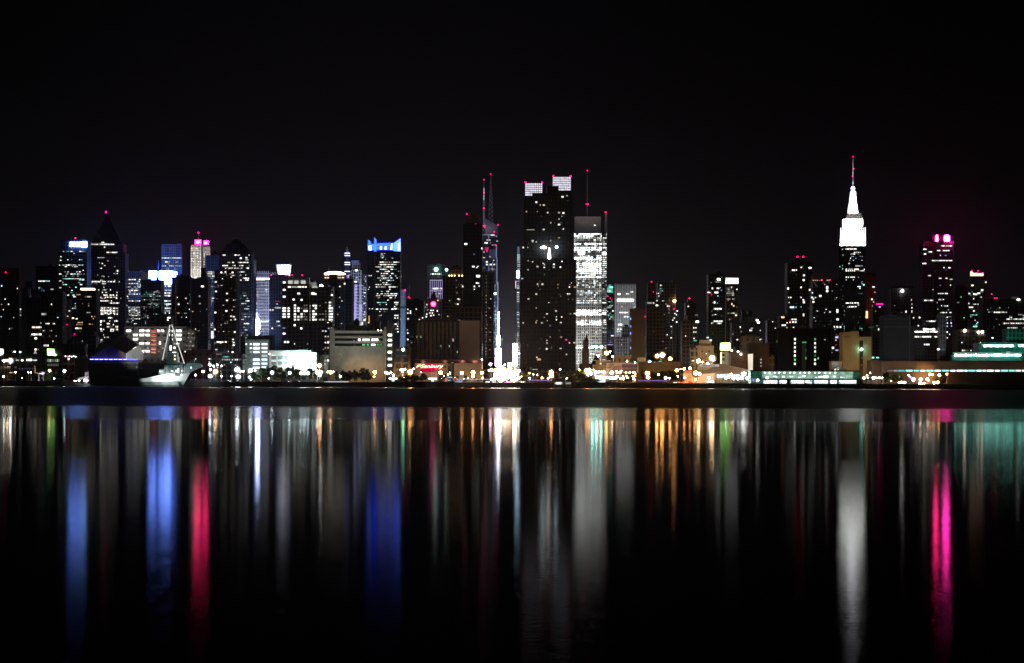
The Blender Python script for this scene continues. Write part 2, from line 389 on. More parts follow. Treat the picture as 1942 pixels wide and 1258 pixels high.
# ================================================================ buildings, from the west end of the photo to the east end
# ---- far towers behind everything
b = B('apartment_tower', 'dim dark apartment tower at the far edge of the skyline with one red roof lamp', 0, 35, 511, 2300, 40, 'dark', bands=30)
b.beacon(10, 517, dy=-2); b.grid(1, 34, 540, 660, 10, 24, .035); b.row(601, 0, 3, 3, 'c', 2); b.win(18, 624, 2.2, 2, 'w', 2); b.finish()
b = B('grey_slab_tower', 'narrow pale grey blank slab beside the darkest apartment tower', 41, 53, 548, 1900, 22, 'grey', pitch=None)
b.part('lift_house', [(48, 61, 534, 548, 3, 20)]); b.grid(36, 41, 562, 612, 1, 9, .6, off=1)
b.finish()
b = B('residential_block', 'dark stepped block with balconies next to the pale blank slab', 54, 77, 551, 1960, 30, 'brown', bands=16)
b.win(57, 563, 3, 6, 'y', 2); b.win(56, 567, 5, 2, 'o', 1); b.grid(54, 77, 575, 660, 7, 18, .05); b.finish()
b = B('office_tower', 'dark boxy tower with a short lit row near its top beside the sign tower', 67, 109, 507, 2420, 40, 'slate')
b.row(533.5, 72, 96, 2, 'nt', 2); b.row(546, 72, 76, 3, 't', 1); b.row(549, 95, 106, 2, 'n', 1, fill=.7); b.row(556, 82, 92, 2.2, 'w', 2); b.row(560, 82, 90, 2, 'w', 1); b.row(570, 99, 114, 2, 'n', 2); b.row(565, 92, 97, 4, 'b', 0)
b.grid(68, 108, 575, 640, 12, 15, .05); b.finish()
# ---- tower with the glowing sign
b = B('office_tower', 'dark office tower crowned by a long glowing blue white sign', 116, 164, 457, 2150, 44, 'slate', pitch=(3, 3.4))
b.part('side_wing', [(108, 116, 478, None, 6, 40)])
sg = emit('blue_white_sign', (.12, .26, 1), 38)
for r in ((131, 163, 459.5, 468.0, -1.2, -.1),): b.part('roof_sign', [r], sg)
b.part('roof_sign', [(153.5, 163.6, 458.2, 469.2, -1.5, -.3)], emit('blue_white_disc', (.2, .38, 1), 26))
b.beacon(142, 452); b.lamp(142, 451.5, .9, 'm', 9)
for y, f in ((477, .5), (481, .25), (493, .2), (503, .75), (506, .3), (513, .2), (516, .45), (520, .55), (524, .3), (529, .8), (531, .2), (536, .35), (540, .35), (545, .35), (551, .3), (555, .4), (560, .65), (563, .5), (570, .3), (576, .15), (581, .2), (585, .5)): b.row(y, 118, 160, 1.7, 'nncctw' if y < 540 else 'ctncn', 2, 2.0, f, .5)
for y in (487, 494, 503, 520, 533, 546, 555, 560, 564, 570): b.row(y, 111.5, 116, 2.2, 'nw', 2, 2, .8)
b.grid(118, 162, 590, 660, 16, 20, .04); b.finish()
# ---- pyramid-topped tower
b = B('pyramid_topped_tower', 'tall brown tower under a steep dark pyramid roof with a red lamp at its tip', 166, 236, 482, 2250, 44, 'brown', pitch=(2.6, 3.4), ribs=12, clutter=False)
b.part('upper_storeys', [(168, 233, 463, 483, 3, 41)]); b.hip('pyramid_roof', 170.5, 230, 464, 199.6, 201.2, 405, plain('copper_roof', (.05, .055, .05), .6), 38, 3)
b.beacon(200, 403, 1.8); b.lamp(200, 401.5, .9, 'm', 9, 22)
b.win(185, 447, 2, 1.6, 't', 0)
b.row(463.6, 169, 216, 2.4, 'wn', 2, 2.1, .75, .4, 2.6); b.row(460, 191, 197, 2, 'n', 2, off=2.6); b.row(469, 196, 199, 2, 'n', 2, off=2.6); b.row(479, 201, 222, 2.2, 'w', 2, 2, .9, .3, 2.6)
b.row(489, 183, 200, 2.1, 'w', 1, 2.2, .6); b.row(495, 177, 205, 2.2, 'w', 1, 2.2, .35); b.row(500, 188, 202, 2.2, 'w', 2, 2.2, .5); b.row(504, 188, 206, 2, 'w', 1, 2.2, .3); b.row(509, 190, 193, 2, 'n', 2)
b.row(514, 212, 225, 4, 'w', 2, 2.4, .7); b.row(519, 212, 223, 2, 'w', 2, 2.4, .6); b.row(524, 192, 197, 2, 'n', 1)
b.row(534.4, 163, 226, 2.8, 'nncw', 2, 2.2, .86, .25)
b.grid(166, 230, 484, 550, 22, 20, .06)
for y, xa, xb, f in ((550, 186, 216, .7), (555, 183, 222, .3), (560, 196, 222, .55), (564, 186, 224, .8), (566, 190, 231, .6), (571, 184, 218, .6), (575, 206, 226, .9), (579, 212, 222, .3)): b.row(y, xa, xb, 2.3, 'wn', 2, 2.2, f)
for y, f in ((585, .9), (590, .95), (594, .6), (596, .7), (603, .3), (609, .55), (614, .35), (616, .4), (620, .45), (625, .7), (628, .5), (635.5, .75), (640, .4), (645, .5), (649, .3), (655, .4)): b.row(y, 183, 224 if y < 630 else 206, 2.8, 'wnn', 2, 2.6, f, .35)
b.row(584, 183, 211, 3, 'n', 2, 2.6, .9); b.row(589, 183, 211, 3, 'n', 2, 2.6, .9); b.row(610, 183, 192, 3.6, 'n', 3, 2.6, 1); b.row(624.5, 183, 192, 3.4, 'n', 3, 2.6, 1)
b.sgrid('R', 500, 640, 9, 40, .05); b.finish()
b = B('brick_tower', 'short brown brick tower with a glowing cream top band before the pyramid roofed tower', 144, 182, 553, 1900, 34, 'brown', pitch=(2.8, 3.3))
b.part('lit_attic', [(152, 174.5, 546.5, 551.5, 2, 30)], emit('cream_attic_lights', (1, .86, .58), 2.6, tex=.4)); b.part('attic_roof', [(152, 174.5, 544, 546.4, 1.8, 30.2), (153, 173, 551.6, 553.5, 2.2, 30)])
b.row(559, 145, 152, 2, 'o', 1); b.row(563, 160, 174, 2.3, 'w', 1, 2.5, .5); b.row(593, 164, 176, 1.8, 'w', 1, 2, .7)
b.row(603.5, 130, 148, 2.6, 'y', 3, 3, .9); b.row(605, 143, 147, 2, 'n', 2); b.row(612, 144, 157, 2.6, 'o', 1, 2.5, .6); b.row(616, 144, 158, 2.4, 'oy', 1, 2.5, .6); b.row(623, 142, 155, 3, 'w', 2, 2.6, .8); b.row(615, 168, 176, 2, 'o', 1)
b.grid(146, 181, 566, 655, 12, 22, .06, 'owy', lev=(.6, .3, .1)); b.finish()
# ---- low dark blocks at the west end
b = B('dark_loft_building', 'broad dark loft block with stepped roof and three short rows of lit windows', 50, 118, 567, 1700, 30, 'dark', pitch=(3.4, 3.6), clutter=True)
b.part('upper_block', [(77, 118, 553, 567.4, 5, 28)]); b.row(596, 78, 88, 4.5, 'n', 1, 2.2, .9)
b.row(613, 60, 78, 2.4, 'n', 2, 2.6, .35); b.row(621, 60, 79, 4, 'w', 2, 2.6, .9); b.row(634.5, 59.5, 79, 4, 'wo', 2, 3, .95); b.row(642, 65, 79, 4, 'w', 2, 3, .8); b.row(655.5, 82, 92, 4, 'w', 2, 3, .8); b.row(663, 64, 74, 3.4, 'w', 1, 3, .7); b.row(670, 64, 70, 2.4, 'w', 1); b.row(614, 86, 104, 2, 'w', 2, 3, .5)
b.grid(50, 117, 570, 690, 22, 24, .025); b.finish()
b = B('grey_slab_tower', 'grey windowless wall beside the loft block with stepped roof', 118, 130.5, 570, 1760, 24, 'grey', pitch=None); b.beacon(127, 616, 1, -1); b.win(128, 600, 3.2, 1.8, 'y', 2); b.win(131, 590, 3.4, 2.2, 'w', 2); b.finish()
b = B('blue_grey_block', 'dim blue grey block between brick tower and pavilion', 163, 182, 640, 1600, 24, 'slate'); b.part('lift_house', [(166, 178, 630, 640, 4, 18)]); b.win(156, 647, 2, 2, 'c', 1, -2); b.beacon(141, 633.5, 1.2, -2); b.row(637, 138, 144, 2.2, 'b', 1, off=-2); b.finish()
b = B('concrete_block', 'squat concrete block with a rounded water tank on its roof', 120, 160, 655, 1560, 24, 'dark')
bm = bmesh.new(); lathe(bm, [(2.2, 0), (2.2, 4), (.2, 5.4)], (X(129, 1560)-b.o.x, 9, b.h)); obj('water_tank', bm, DARKROOF, b.root); b.finish()
# ---- low waterfront row at the west end
b = B('waterfront_shed', 'long low dark shed with a bright lamp row under its eaves below the cream billboard', -40, 86, 677, 1400, 26, 'dark', pitch=(5, 4), clutter=False)
b.row(684, 3, 10, 3, 'n', 3, 3); b.row(683.4, 30, 36, 3, 'n', 2, 2.4); b.row(683.4, 40, 48, 3.4, 'n', 3, 2.4, .9); b.row(683, 50, 61, 4, 'n', 3, 3, 1); b.row(683.5, 63, 70.5, 3, 'n', 2, 3, 1)
b.row(697, 0, 32, 5, 'o', 0, 6, .9); b.row(707, 17, 27, 2, 'o', 1, 4, .9)
for i in range(7): b.win(38+i*4.7, 699.5, 1.2, 3.6, 'p', 0)
b.lamp(28, 667.5, 1.3, 'c', 12); b.lamp(38, 668, 1.3, 'c', 12); b.win(67.5, 663, 4, 4, 'w', 2, -1); b.win(66, 670, 2, 2, 'w', 1, -1); b.row(672.8, 107, 114, 1.6, 'c', 2, off=-1); b.finish()
b = B('brick_walk_up', 'narrow brick building with two rows of faintly lit windows, under the green billboard', 88, 116, 678, 1395, 20, 'brown', pitch=(3, 4))
for i in range(8): b.win(90+i*3.1, 684, 1.9, 6, 'wgnw'[i % 4], (0, 1, 1, 0)[i % 4])
for i in range(7): b.win(91+i*3.2, 692.5, 1.9, 5, 'nw'[i % 2], 0)
b.finish()
b = B('tan_warehouse', 'plain tan warehouse with lamps along its parapet, beside the brick walk up', 119, 141, 677, 1390, 22, 'tan', pitch=(4.5, 6))
for i in range(6): b.lamp(124+i*3.9, 676+(i % 2)*.8, .8, 'nmcncn'[i], 9)
b.win(130, 681, 2, 2, 'n', 3)
b.finish()
b = B('dark_shed', 'black shed with a low roof next to the tan warehouse', 142, 166, 683, 1380, 20, 'black', pitch=None); b.finish()
def billboard(label, x0, x1, y0, y1, Y, m, pts=None, legs=True, cat='billboard', thick=1.0):
    r = empty('billboard', (X((x0+x1)/2, Y), Y, G0), label, cat); o = r.location
    bm = bmesh.new()
    if pts: prism(bm, [(X(a, Y)-o.x, Z(a, c, Y)-G0) for a, c in pts], -thick/2, thick/2)
    else: box(bm, X(x0, Y)-o.x, X(x1, Y)-o.x, -thick/2, thick/2, Z(x0, y1, Y)-G0, Z(x0, y0, Y)-G0)
    obj('panel', bm, m, r)
    bm = bmesh.new(); za, zb = Z(x0, y1, Y)-G0, Z(x0, y0, Y)-G0; xa, xb = X(x0, Y)-o.x, X(x1, Y)-o.x
    box(bm, xa-.4, xb+.4, thick/2+.02, thick/2+.5, za-.4, zb+.3)
    for k in (.2, .5, .8): box(bm, xa+(xb-xa)*k-.25, xa+(xb-xa)*k+.25, thick/2+.1, thick/2+.6, 0, za)
    obj('frame', bm, STEEL, r); return r
GREENSIGN = emit('green_white_poster_glow', (.42, 1, .20), 9, tex=.35, texscale=.3)
r = billboard('glowing lime billboard on top of the brick walk up', 89.5, 103, 662, 676, 1400, GREENSIGN, [(89.5, 662), (102, 662.6), (103, 669), (106, 675), (91, 674)])
r = billboard('cream lit billboard cut by the edge of the picture', -12, 6, 662, 674, 1385, emit('cream_poster_glow', (1, .97, .85), 2.6, tex=.3), [(-12, 661), (5.5, 662), (6, 671), (0, 675), (-12, 676)])
# ---- blue lit towers round the big screens
b = B('glass_tower', 'blue tinted tower with bright upper floors beside the two glowing screens', 238, 267, 516, 2500, 120, 'blue', pitch=(2.4, 3.6), ribs=6)
for y, f in ((530.5, .8), (534, .2), (538, .9), (541, .5), (544.5, .95), (548, .7), (551, .9), (554, .4), (558, .95), (571, .8), (583, .7), (590, .4), (598, .3)): b.row(y, 238.5, 266, 2.2, 'wnc', 2, 2.4, f, .35)
b.grid(238, 281, 585, 640, 14, 18, .2, off=-.4); b.flood(236, 284, 512, 560, .030, (.22, .4, 1), 2, 60, albedo=.15); b.finish()
b = B('office_tower', 'dark slender tower with many small dim lights, below the smaller glowing screen', 267, 305, 533, 2050, 40, 'slate', pitch=(2.4, 3.2), ribs=10)
b.beacon(270.5, 532, 1.1)
b.grid(267.5, 304, 550, 625, 16, 22, .30, 'nctwn', lev=(.6, .33, .07)); b.row(554, 271, 302, 1.8, 'n', 1, 2.2, .7); b.row(562, 285, 302, 2, 'n', 2, 2.2, .5); b.row(577, 280, 300, 2, 'nt', 1, 2.2, .6); b.finish()
# screens stand on their own building
b = B('screen_building', 'slim office block with bright floors carrying the big blue white screens', 306, 325, 540, 2240, 40, 'slate', pitch=(2.6, 3.5))
for y, f in ((543, .5), (551, .95), (556, .6), (561, .95), (565, .5), (571, 1), (577, 1), (580, .6), (585, 1), (590, .3), (594, .8), (600, .95), (604, .5), (607, .8)): b.row(y, 307, 324, 3, 'nc', 2, 2.8, f, .3)
b.part('rooftop_core', [(300.5, 334, 513, 540, 3, 36)], DARKROOF)
SCR = emit('screen_glow', (.13, .25, 1), 38, tex=.25, texscale=.05)
b.part('screen', [(301, 325, 514, 539, -3, 2.9)], SCR); b.poly('screen', [(325.3, 514), (335, 516), (335, 533), (325.3, 539)], 0, 2.8, emit('screen_glow_side', (.10, .20, 1), 30, tex=.3, texscale=.08))
b.part('screen', [(281.5, 296, 514, 533.5, 2, 6)], SCR); b.part('screen_mount', [(280.5, 299, 513, 534.5, 6.1, 20), (283, 299, 534.5, None, 6.1, 30)], DARKROOF)
b.mast(299.6, 494, 514, 2.4, .7, 8, plain('blue_steel', (.1, .16, .4), .5)); b.poly('spire_base', [(298, 514), (301.5, 514), (305, 552), (296, 545)], -1, 2, plain('blue_steel', (.1, .16, .4), .5))
b.grid(300, 306, 555, 610, 3, 16, .35, 'nt', lev=(.6, .4, 0), off=-.5); b.finish()
b = B('glass_tower', 'boxy tower washed in deep blue light with a pale horizontal band, above the big screen', 305.5, 344, 465, 2900, 80, 'blue', pitch=(2.6, 3.8), ribs=13)
for y, f in ((489.5, .95), (493, .2), (497, .75), (501, .45), (504.5, .6), (507, .25), (511, .3), (480, .15), (516, .2)): b.row(y, 306, 343, 2.4, 'nwc', 2 if f > .5 else 1, 2.2, f, .4)
b.row(472, 320, 323, 1.6, 'o', 1); b.row(485, 306, 340, 1, 'o', 0, 2, .3)
b.flood(302, 350, 462, 515, .095, (.10, .27, 1), 2, 90, yb=520, albedo=.17); b.finish()
b = B('masonry_skyscraper', 'pale floodlit masonry tower topped by two glowing red signs and a thin mast', 361.5, 380.5, 467, 2700, 34, 'white', pitch=(1.9, 3.6), mort=.5, clutter=False, ribs=5)
b.part('side_wing', [(383, 398, 467, None, 22, 60)], facade('white_facade', WALLS['white'], 1.9, 3.6, mort=.5))
b.part('roof_cap', [(363, 396, 463.5, 467, 8, 50)], DARKROOF); b.mast(375.5, 443, 464, 1.0, .5); b.beacon(375.5, 441.5, 1.6)
RS = emit('red_sign_glow', (1, .004, .14), 90.0)
b.part('red_sign', [(369, 380, 455.5, 463.2, 0, 2)], RS); b.part('red_sign', [(385.5, 394, 457, 465.5, 18, 20)], RS); b.part('sign_core', [(372, 376.5, 458, 461, -.6, -.05), (388, 390.5, 460, 462.5, 17.2, 17.9)], emit('pink_white_core', (1, .55, .6), 9, sample=False))
for j in range(22):
    y = 472+j*2.75
    for i in range(7):
        if RND.random() < .55+.4*(j > 12): b.win(363.3+i*2.62, y, 1.7, 1.7, 'wn'[j % 2], RND.choice((1, 1, 2)) if j < 14 else 2)
for j in range(14): b.win(384.5+RND.choice((0, 2, 4)), 470+j*2.9, 1.3, 1.6, 'w', RND.choice((0, 1, 2)), 22)
b.flood(360, 399, 466, 530, .30, (1, .9, .8), 2, 70, yb=535); b.finish()
b = B('glass_tower', 'slim pale blue tower standing between the red signed tower and the mansard roofed one', 389, 414, 486.5, 2350, 46, 'blue', pitch=(2.2, 3.7), ribs=10)
b.part('roof_cap', [(399, 412, 479, 487, 8, 30), (406, 410, 475, 480, 10, 20)], DARKROOF)
for y, f in ((516, .8), (519.5, .95), (524, .9), (528, .3), (534, .2), (543.5, .8), (558, .4), (566, .8), (571, .9), (577, .9), (581, .3), (586, .2), (592, .3), (613, .8), (617, .8), (621, .9), (603, .2)): b.row(y, 390, 413, 2.3, 'wn', 2 if f > .6 else 1, 2.4, f, .35)
b.part('lit_shopfront', [(395, 399, 632, 645, -1, 0)], emit('pinkish_shop_sign', (1, .8, .82), 4)); b.part('lit_shopfront', [(400, 404.5, 628, 642, -1, 0)], emit('pale_blue_shop_sign', (.6, .7, 1), 1.6))
b.flood(386, 417, 486, 620, .075, (.25, .36, 1), 1, 70, yb=560, albedo=.17); b.finish()
b = B('mansard_tower', 'broad dark tower under a mansard roof with a short roof mast', 415, 476, 482, 2100, 46, 'dark', pitch=(2.8, 3.7), clutter=False)
b.hip('mansard_roof', 415, 475, 482.3, 429, 460, 462, plain('copper_roof', (.05, .055, .05), .6)); b.part('roof_lantern', [(438, 456, 456.5, 462.2, 16, 30), (443, 451, 453.5, 456.7, 18, 28)], DARKROOF); b.mast(449, 450.5, 456, 1, .5); b.win(449, 451.5, 1.2, 1.2, 'b', 1)
for y, f in ((484, .55), (489, .3), (493, .3), (498, .55), (504, .75), (509, .6), (516, .6), (522, .7), (528, .7), (531.5, .8), (537, .3)): b.row(y, 421, 472, 2.3, 'wn', 2, 2.5, f*.8, .5)
b.win(456, 490, 4, 3.6, 'n', 2)
for y in range(556, 645, 5): b.row(y, 450, 474, 2.4, 'nwct', 1, 2.4, RND.uniform(.15, .85), .5)
b.row(571, 463, 473, 3, 'n', 2); b.row(614, 462, 472, 2.4, 'n', 2); b.part('side_strip', [(475.6, 481, 492, None, 2, 40)], facade('blue_facade', WALLS['blue'], 2.6, 3.6))
for j in range(36): b.win(478+RND.choice((-1.4, 0, 1.4)), 495+j*4.1, 1.2, 1.6, RND.choice('cbp'), RND.choice((0, 0, 1)), 1.8)
b.flood(470, 482, 500, 620, .05, (.3, .4, 1), 1, 40, albedo=.15); b.finish()
b = B('apartment_tower', 'brown apartment tower with scattered lit windows, before the mansard roofed tower', 405.5, 447, 515, 1750, 40, 'brown', pitch=(3, 3.1), bands=40)
b.poly('angled_wing', [(447.2, 516.5), (449.5, 519), (449.5, 690), (447.2, 690)], 4, 36)
b.part('lower_wing', [(447.3, 452.5, 568, None, 10, 38)]); b.win(444.5, 569, 7, 1.6, 'b', 1)
b.grid(406, 446, 518, 690, 17, 55, .10, 'wwwny', clump=.5, lev=(.3, .4, .3))
for (x, y) in ((419, 517), (427, 516), (440.5, 517), (409, 535), (430, 557), (430, 570), (409, 553), (408, 593), (438, 600), (443, 601), (429, 590), (428, 649), (412, 649), (445, 630), (446, 606), (442, 644), (443, 650), (443, 655), (418, 650), (407, 625), (441, 668)): b.win(x, y, 3.6, 3.0, 'wn'[int(x) % 2], 2)
b.row(649, 412, 424, 2.6, 'w', 2, 3, .9); b.row(663.5, 402, 424, 2.6, 'ct', 2, 3, .5); b.finish()
b = B('apartment_tower', 'black apartment tower with very few lit windows and ragged roof, before the blue tinted towers', 325, 361, 528, 1850, 40, 'black', pitch=(3, 3.1))
b.part('roof_house', [(336, 358, 523, 528.4, 6, 30), (341, 344, 520, 523.3, 10, 14)], DARKROOF)
for j in range(24): b.win(333, 531+j*4.3, 1.2, 1.6, 'o', 0)
b.grid(326, 360, 540, 690, 12, 40, .03, 'wo'); b.win(338.5, 577.5, 3.4, 2.6, 'w', 2); b.win(352, 566, 3, 2.4, 'w', 2); b.win(338, 594, 4, 2, 'o', 1)
for x, y in ((359, 559), (361, 564), (360, 571), (364, 575), (362, 590), (366, 600), (360, 610), (367, 560), (364, 583)): b.win(x, y, 1.6, 3, 't', 0, -1)
b.finish()
b = B('apartment_tower', 'near black tower with a tall stepped chimney block on its roof', 362, 394, 531, 1800, 36, 'black', pitch=(3, 3.1))
b.poly('stepped_roof_block', [(371, 531.4), (371, 528), (380, 526), (380, 508), (388, 508), (389, 519), (392, 531.4)], 4, 24)
b.win(383.5, 543.5, 6, 3.2, 'n', 2); b.row(627.5, 371, 379, 2, 'w', 1); b.win(378, 562, 3, 3, 'n', 1); b.win(378.5, 576, 4, 2.4, 'w', 1); b.win(365, 591, 3, 2, 'y', 1)
for j in range(20): b.win(368.5+RND.uniform(-1, 1), 640+j*2.2, .8, .8, 'b', 0)
b.grid(363, 393, 540, 690, 10, 40, .02); b.finish()
# ---- grey office block with the red stairwell
b = B('office_block', 'grey office block of six bright storeys with a red lit stairwell', 236, 352, 622.5, 1450, 34, 'grey', pitch=(4.6, 4.4), mort=.6, clutter=True)
for j, y in enumerate((628, 636, 644, 652, 660.3, 667)):
    for x0, x1, on in ((238, 249, (0,)), (251, 262, (1, 2, 4)), (263, 274, (0, 1, 3, 5)), (275, 285, (0, 1, 3, 5)), (297, 305, (0,)), (305, 312, (0,)), (320, 328, (0, 1, 2)), (329, 333, (4,)), (333, 345, (0, 1, 2))):
        if j in on: b.win((x0+x1)/2, y, x1-x0-1.2, 4.6, 'n', 2); [b.win(x0+1.5+k*2.7, y-1.6, .8, 1.5, 'n', 3, -.15) for k in range(int((x1-x0)/2.7))]
        elif RND.random() < .5: b.win((x0+x1)/2, y, 3.5, 2.6, 'w', RND.choice((0, 0, 1)))
    b.win(291, y, 10, 5.2, 'r', 1); [b.win(288+2.8*k, y-.8, 1, 1.2, 'w', 1, -.15) for k in range(3)]; b.win(291, y+2.2, 9.4, .8, 'o', 2, -.15)
for x, y in ((303, 649), (303, 652), (336, 652)): b.win(x, y, 4, 4, 'n', 2)
b.poly('angled_wing', [(352.2, 623), (369, 626), (369, 690), (352.2, 690)], 3, 30)
for j in range(5):
    for i in range(10):
        if RND.random() < .6: b.win(354+i*1.6, 632+j*7.8+i*.12, 1.0, RND.uniform(1, 3), 'w', RND.choice((0, 1)), 2.7)
b.flood(236, 352, 622, 670, .038, (1, .95, .85), 3, 40, albedo=.25)
b.part('roof_rail', [(236, 350, 621, 621.8, .4, .7)], STEEL); b.finish()
b = B('rooftop_block', 'dark lumpy roofed block behind the grey office block', 282, 324, 601, 1600, 26, 'brown', pitch=(3.6, 3.6)); b.part('roof_house', [(290, 312, 597, 601.3, 4, 20)], DARKROOF); b.finish()
b = B('red_brick_warehouse', 'long low dark red brick warehouse behind the warship bow', 338, 408, 667, 1420, 26, 'red', pitch=(5, 5.5), mort=.7)
b.win(351, 667, 2.4, 2.4, 'c', 2, -.5); b.grid(340, 406, 672, 690, 18, 3, .05); b.finish()
b = B('low_grey_building', 'low grey building with a pale roof cabin, behind the ball field lamps', 400, 460, 674, 1400, 24, 'slate', pitch=(3.6, 4))
b.part('roof_cabin', [(404, 428, 667, 674.4, 3, 16)], CONCRETE); b.row(672, 410, 421, 3.6, 'n', 0, 3, 1); b.row(677, 422, 436, 2.2, 't', 1, 3, .7); b.grid(402, 458, 680, 700, 18, 4, .12); b.finish()
# ---- striped white tower, glowing billboard, lantern crown
b = B('striped_office_tower', 'white vertically striped office tower with glaring bands, washed in blue white light', 481, 511, 516, 2450, 40, 'white', pitch=(2.6, 3.7), mort=.45, ribs=14, clutter=False)
b.part('side_bay', [(511, 521, 516.5, None, 6, 36)]); b.part('roof_cap', [(490, 508, 512.5, 516.4, 10, 30)], DARKROOF)
b.win(496.5, 529, 33, 3.2, 'n', 3); b.win(497.5, 610, 24, 2.4, 'c', 3); b.win(492, 531.5, 23, 1.6, 'n', 2)
for j in range(24): b.row(533+j*4.2, 482, 511, 2.2, 'nwc', RND.choice((1, 1, 2)), 2.1, RND.choice((.2, .5, .8)), .4)
b.flood(478, 524, 516, 632, .20, (.55, .6, 1), 2, 60, yb=600); b.finish()
b = B('sign_building', 'narrow block holding a blinding blue white advertising sign, before the striped white tower', 476, 494, 634, 2150, 20, 'slate', clutter=False)
GL = emit('blinding_blue_white_sign', (.42, .50, 1), 150)
b.poly('advertising_sign', [(481, 606), (491, 606), (493, 620), (489, 634), (484.5, 636), (480, 624)], -1.5, -.2, GL); b.part('advertising_sign', [(479, 484, 593, 606.6, -1.3, -.1)], GL)
b.part('sign_frame', [(480, 491, 592, 635, 0, 1.6)], STEEL); b.finish()
b = B('lantern_topped_tower', 'dark tower topped by a flaring glass lantern full of white light', 510, 545, 523, 2150, 40, 'slate', pitch=(2.8, 3.4))
LN = emit('lantern_glass', (.72, .78, 1), 3.0, tex=.5, texscale=.12)
b.hip('lantern', 526.5, 547, 523.1, 523, 549.5, 502, LN, 18, 8); b.part('lantern_rim', [(522.6, 550, 501.2, 502.2, 4, 32)], plain('pale_steel', (.5, .55, .5), .4)); b.poly('lantern_core', [(529, 506), (541, 506), (540, 520), (530, 520)], 3, 5, emit('lantern_core_glow', (.85, .88, 1), 7))
for k in range(5): b.poly('lantern_mullion', [(523.4+k*6.4, 502), (524+k*6.4, 502), (527.2+k*4.9, 523), (526.7+k*4.9, 523)], 1.5, 3.2, STEEL)
for x in (513.7, 542, 546, 553.5, 572.5): b.beacon(x, 522.2, 1.3 if x != 572.5 else 1.8, -1)
b.row(572, 521, 531, 2, 'r', 1, 3, .9); b.row(584, 521, 532, 3.2, 'w', 1, 3, .9); b.win(512, 588, 3, 3, 'n', 2); b.win(517, 588, 3, 3, 'n', 2); b.row(610, 524, 531, 3, 'n', 2); b.row(618, 524, 532, 3.4, 'n', 1); b.win(516, 623, 3, 3, 'w', 2)
b.grid(511, 534, 530, 690, 9, 46, .02); b.flood(508, 536, 560, 640, .012, (.25, .35, 1), 1, 50, albedo=.1); b.finish()
b = B('residential_slab', 'large dark apartment slab with a pale roof house and many bright windows', 534, 586, 541, 1700, 42, 'brown', pitch=(3.4, 3.3), bands=34)
b.part('roof_house', [(549, 585, 526, 541.4, 3, 30)], plain('pale_render', (.45, .43, .40), .8))
for x in (550, 561.5, 574.5): b.win(x, 535.5, 9.4, 7.4, 'n', 1, 2.7); b.win(x, 537.6, 6, 3, 'n', 1, 2.5)
b.row(544.5, 545, 581, 3.2, 'w', 2, 4, .7)
for x, y in ((538.5, 536), (538.5, 550), (538.5, 563), (566, 557), (556.5, 568.5), (571.5, 569), (571, 623), (558.5, 617), (538.5, 633), (546, 649), (540.5, 649)): b.win(x, y, 6 if x < 540 or x == 566 else 4, 4, 'n', 2)
for j, y in enumerate((579.5, 585, 590, 596, 601, 606.5)):
    for i, x in enumerate((538.5, 547, 559, 565.5, 571.5, 577, 581)):
        p = (.9, .85, .8, .7, .6, .25, .2)[i]*(1 if j else .6)
        if i == 0 and j > 4 or i == 1 and j == 5: p = 0
        if RND.random() < p: b.win(x, y, 7 if i == 0 else 4.2, 3.8, 'n', 2)
        elif RND.random() < .5: b.win(x, y, 3, 3, 'w', 0)
b.grid(535, 585, 610, 700, 16, 18, .04); b.finish()
b = B('residential_slab', 'lower wing of the large apartment slab with a glaring lamp on its roof terrace', 586.6, 630, 546, 1706, 42, 'brown', pitch=(3.4, 3.3), bands=33)
b.part('roof_pergola', [(587, 598, 536, 546.3, 5, 12), (596, 597, 533, 536, 5, 12)], plain('pale_render', (.45, .43, .40), .8)); b.lamp(608.5, 543, 3.2, 'n', 30, 1.5)
b.row(545, 591, 604, 3, 'n', 1, 3, .9, off=-.4); b.win(593, 557, 7, 5, 'n', 2); b.win(598, 558, 3, 4, 'n', 2); b.win(629, 560, 4, 3, 'n', 2)
for j, y in enumerate((574, 580, 585, 590.5, 596, 601, 606.5)):
    for i, x in enumerate((584.5, 592.5, 597, 605, 610.5, 616, 623.5, 627.5)):
        p = (.8, .9, .7, .3, .35, .2, .75, .8)[i]
        if y in (574,): p = .2
        if RND.random() < p: b.win(x+1.5, y, 4.2, 3.8, 'n', 2 if i in (0, 1, 2, 6, 7) else 1)
        elif RND.random() < .4: b.win(x+1.5, y, 3, 3, 'w', 0)
for j in range(22): b.row(550+j*6, 627, 630, 2, 'cn', 1, 1.5, .7)
for x, y, c in ((612, 628, 'w'), (617.5, 628.5, 'b'), (623, 623, 'w'), (617, 638.5, 'w'), (622, 638.5, 'w'), (617, 650, 'n'), (622, 650, 'n'), (617, 660, 'o'), (622, 660, 'w'), (585, 649.5, 'c')): b.win(x, y, 3, 3, c, 1 if c in 'wo' else 2)
b.grid(588, 629, 610, 700, 14, 20, .07); b.finish()
b = B('lit_crown_tower', 'dark tower with a curved glowing white cornice and orange windows beneath it', 613.5, 653, 527, 1950, 40, 'grey', pitch=(3.2, 3.5), clutter=False)
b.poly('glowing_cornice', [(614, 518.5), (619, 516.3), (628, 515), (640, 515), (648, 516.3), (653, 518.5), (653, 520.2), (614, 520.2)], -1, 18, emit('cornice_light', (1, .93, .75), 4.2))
b.part('attic', [(614.3, 652.7, 520.3, 527.3, 2, 36)], plain('dark_stone', (.12, .10, .09), .8))
for y in (522, 527): b.row(y, 615, 624, 2.6, 'o', 2, 3, 1, off=1.6 if y < 526 else 0); b.row(y, 639, 653, 2.6, 'oy', 2, 3, 1, off=1.6 if y < 526 else 0)
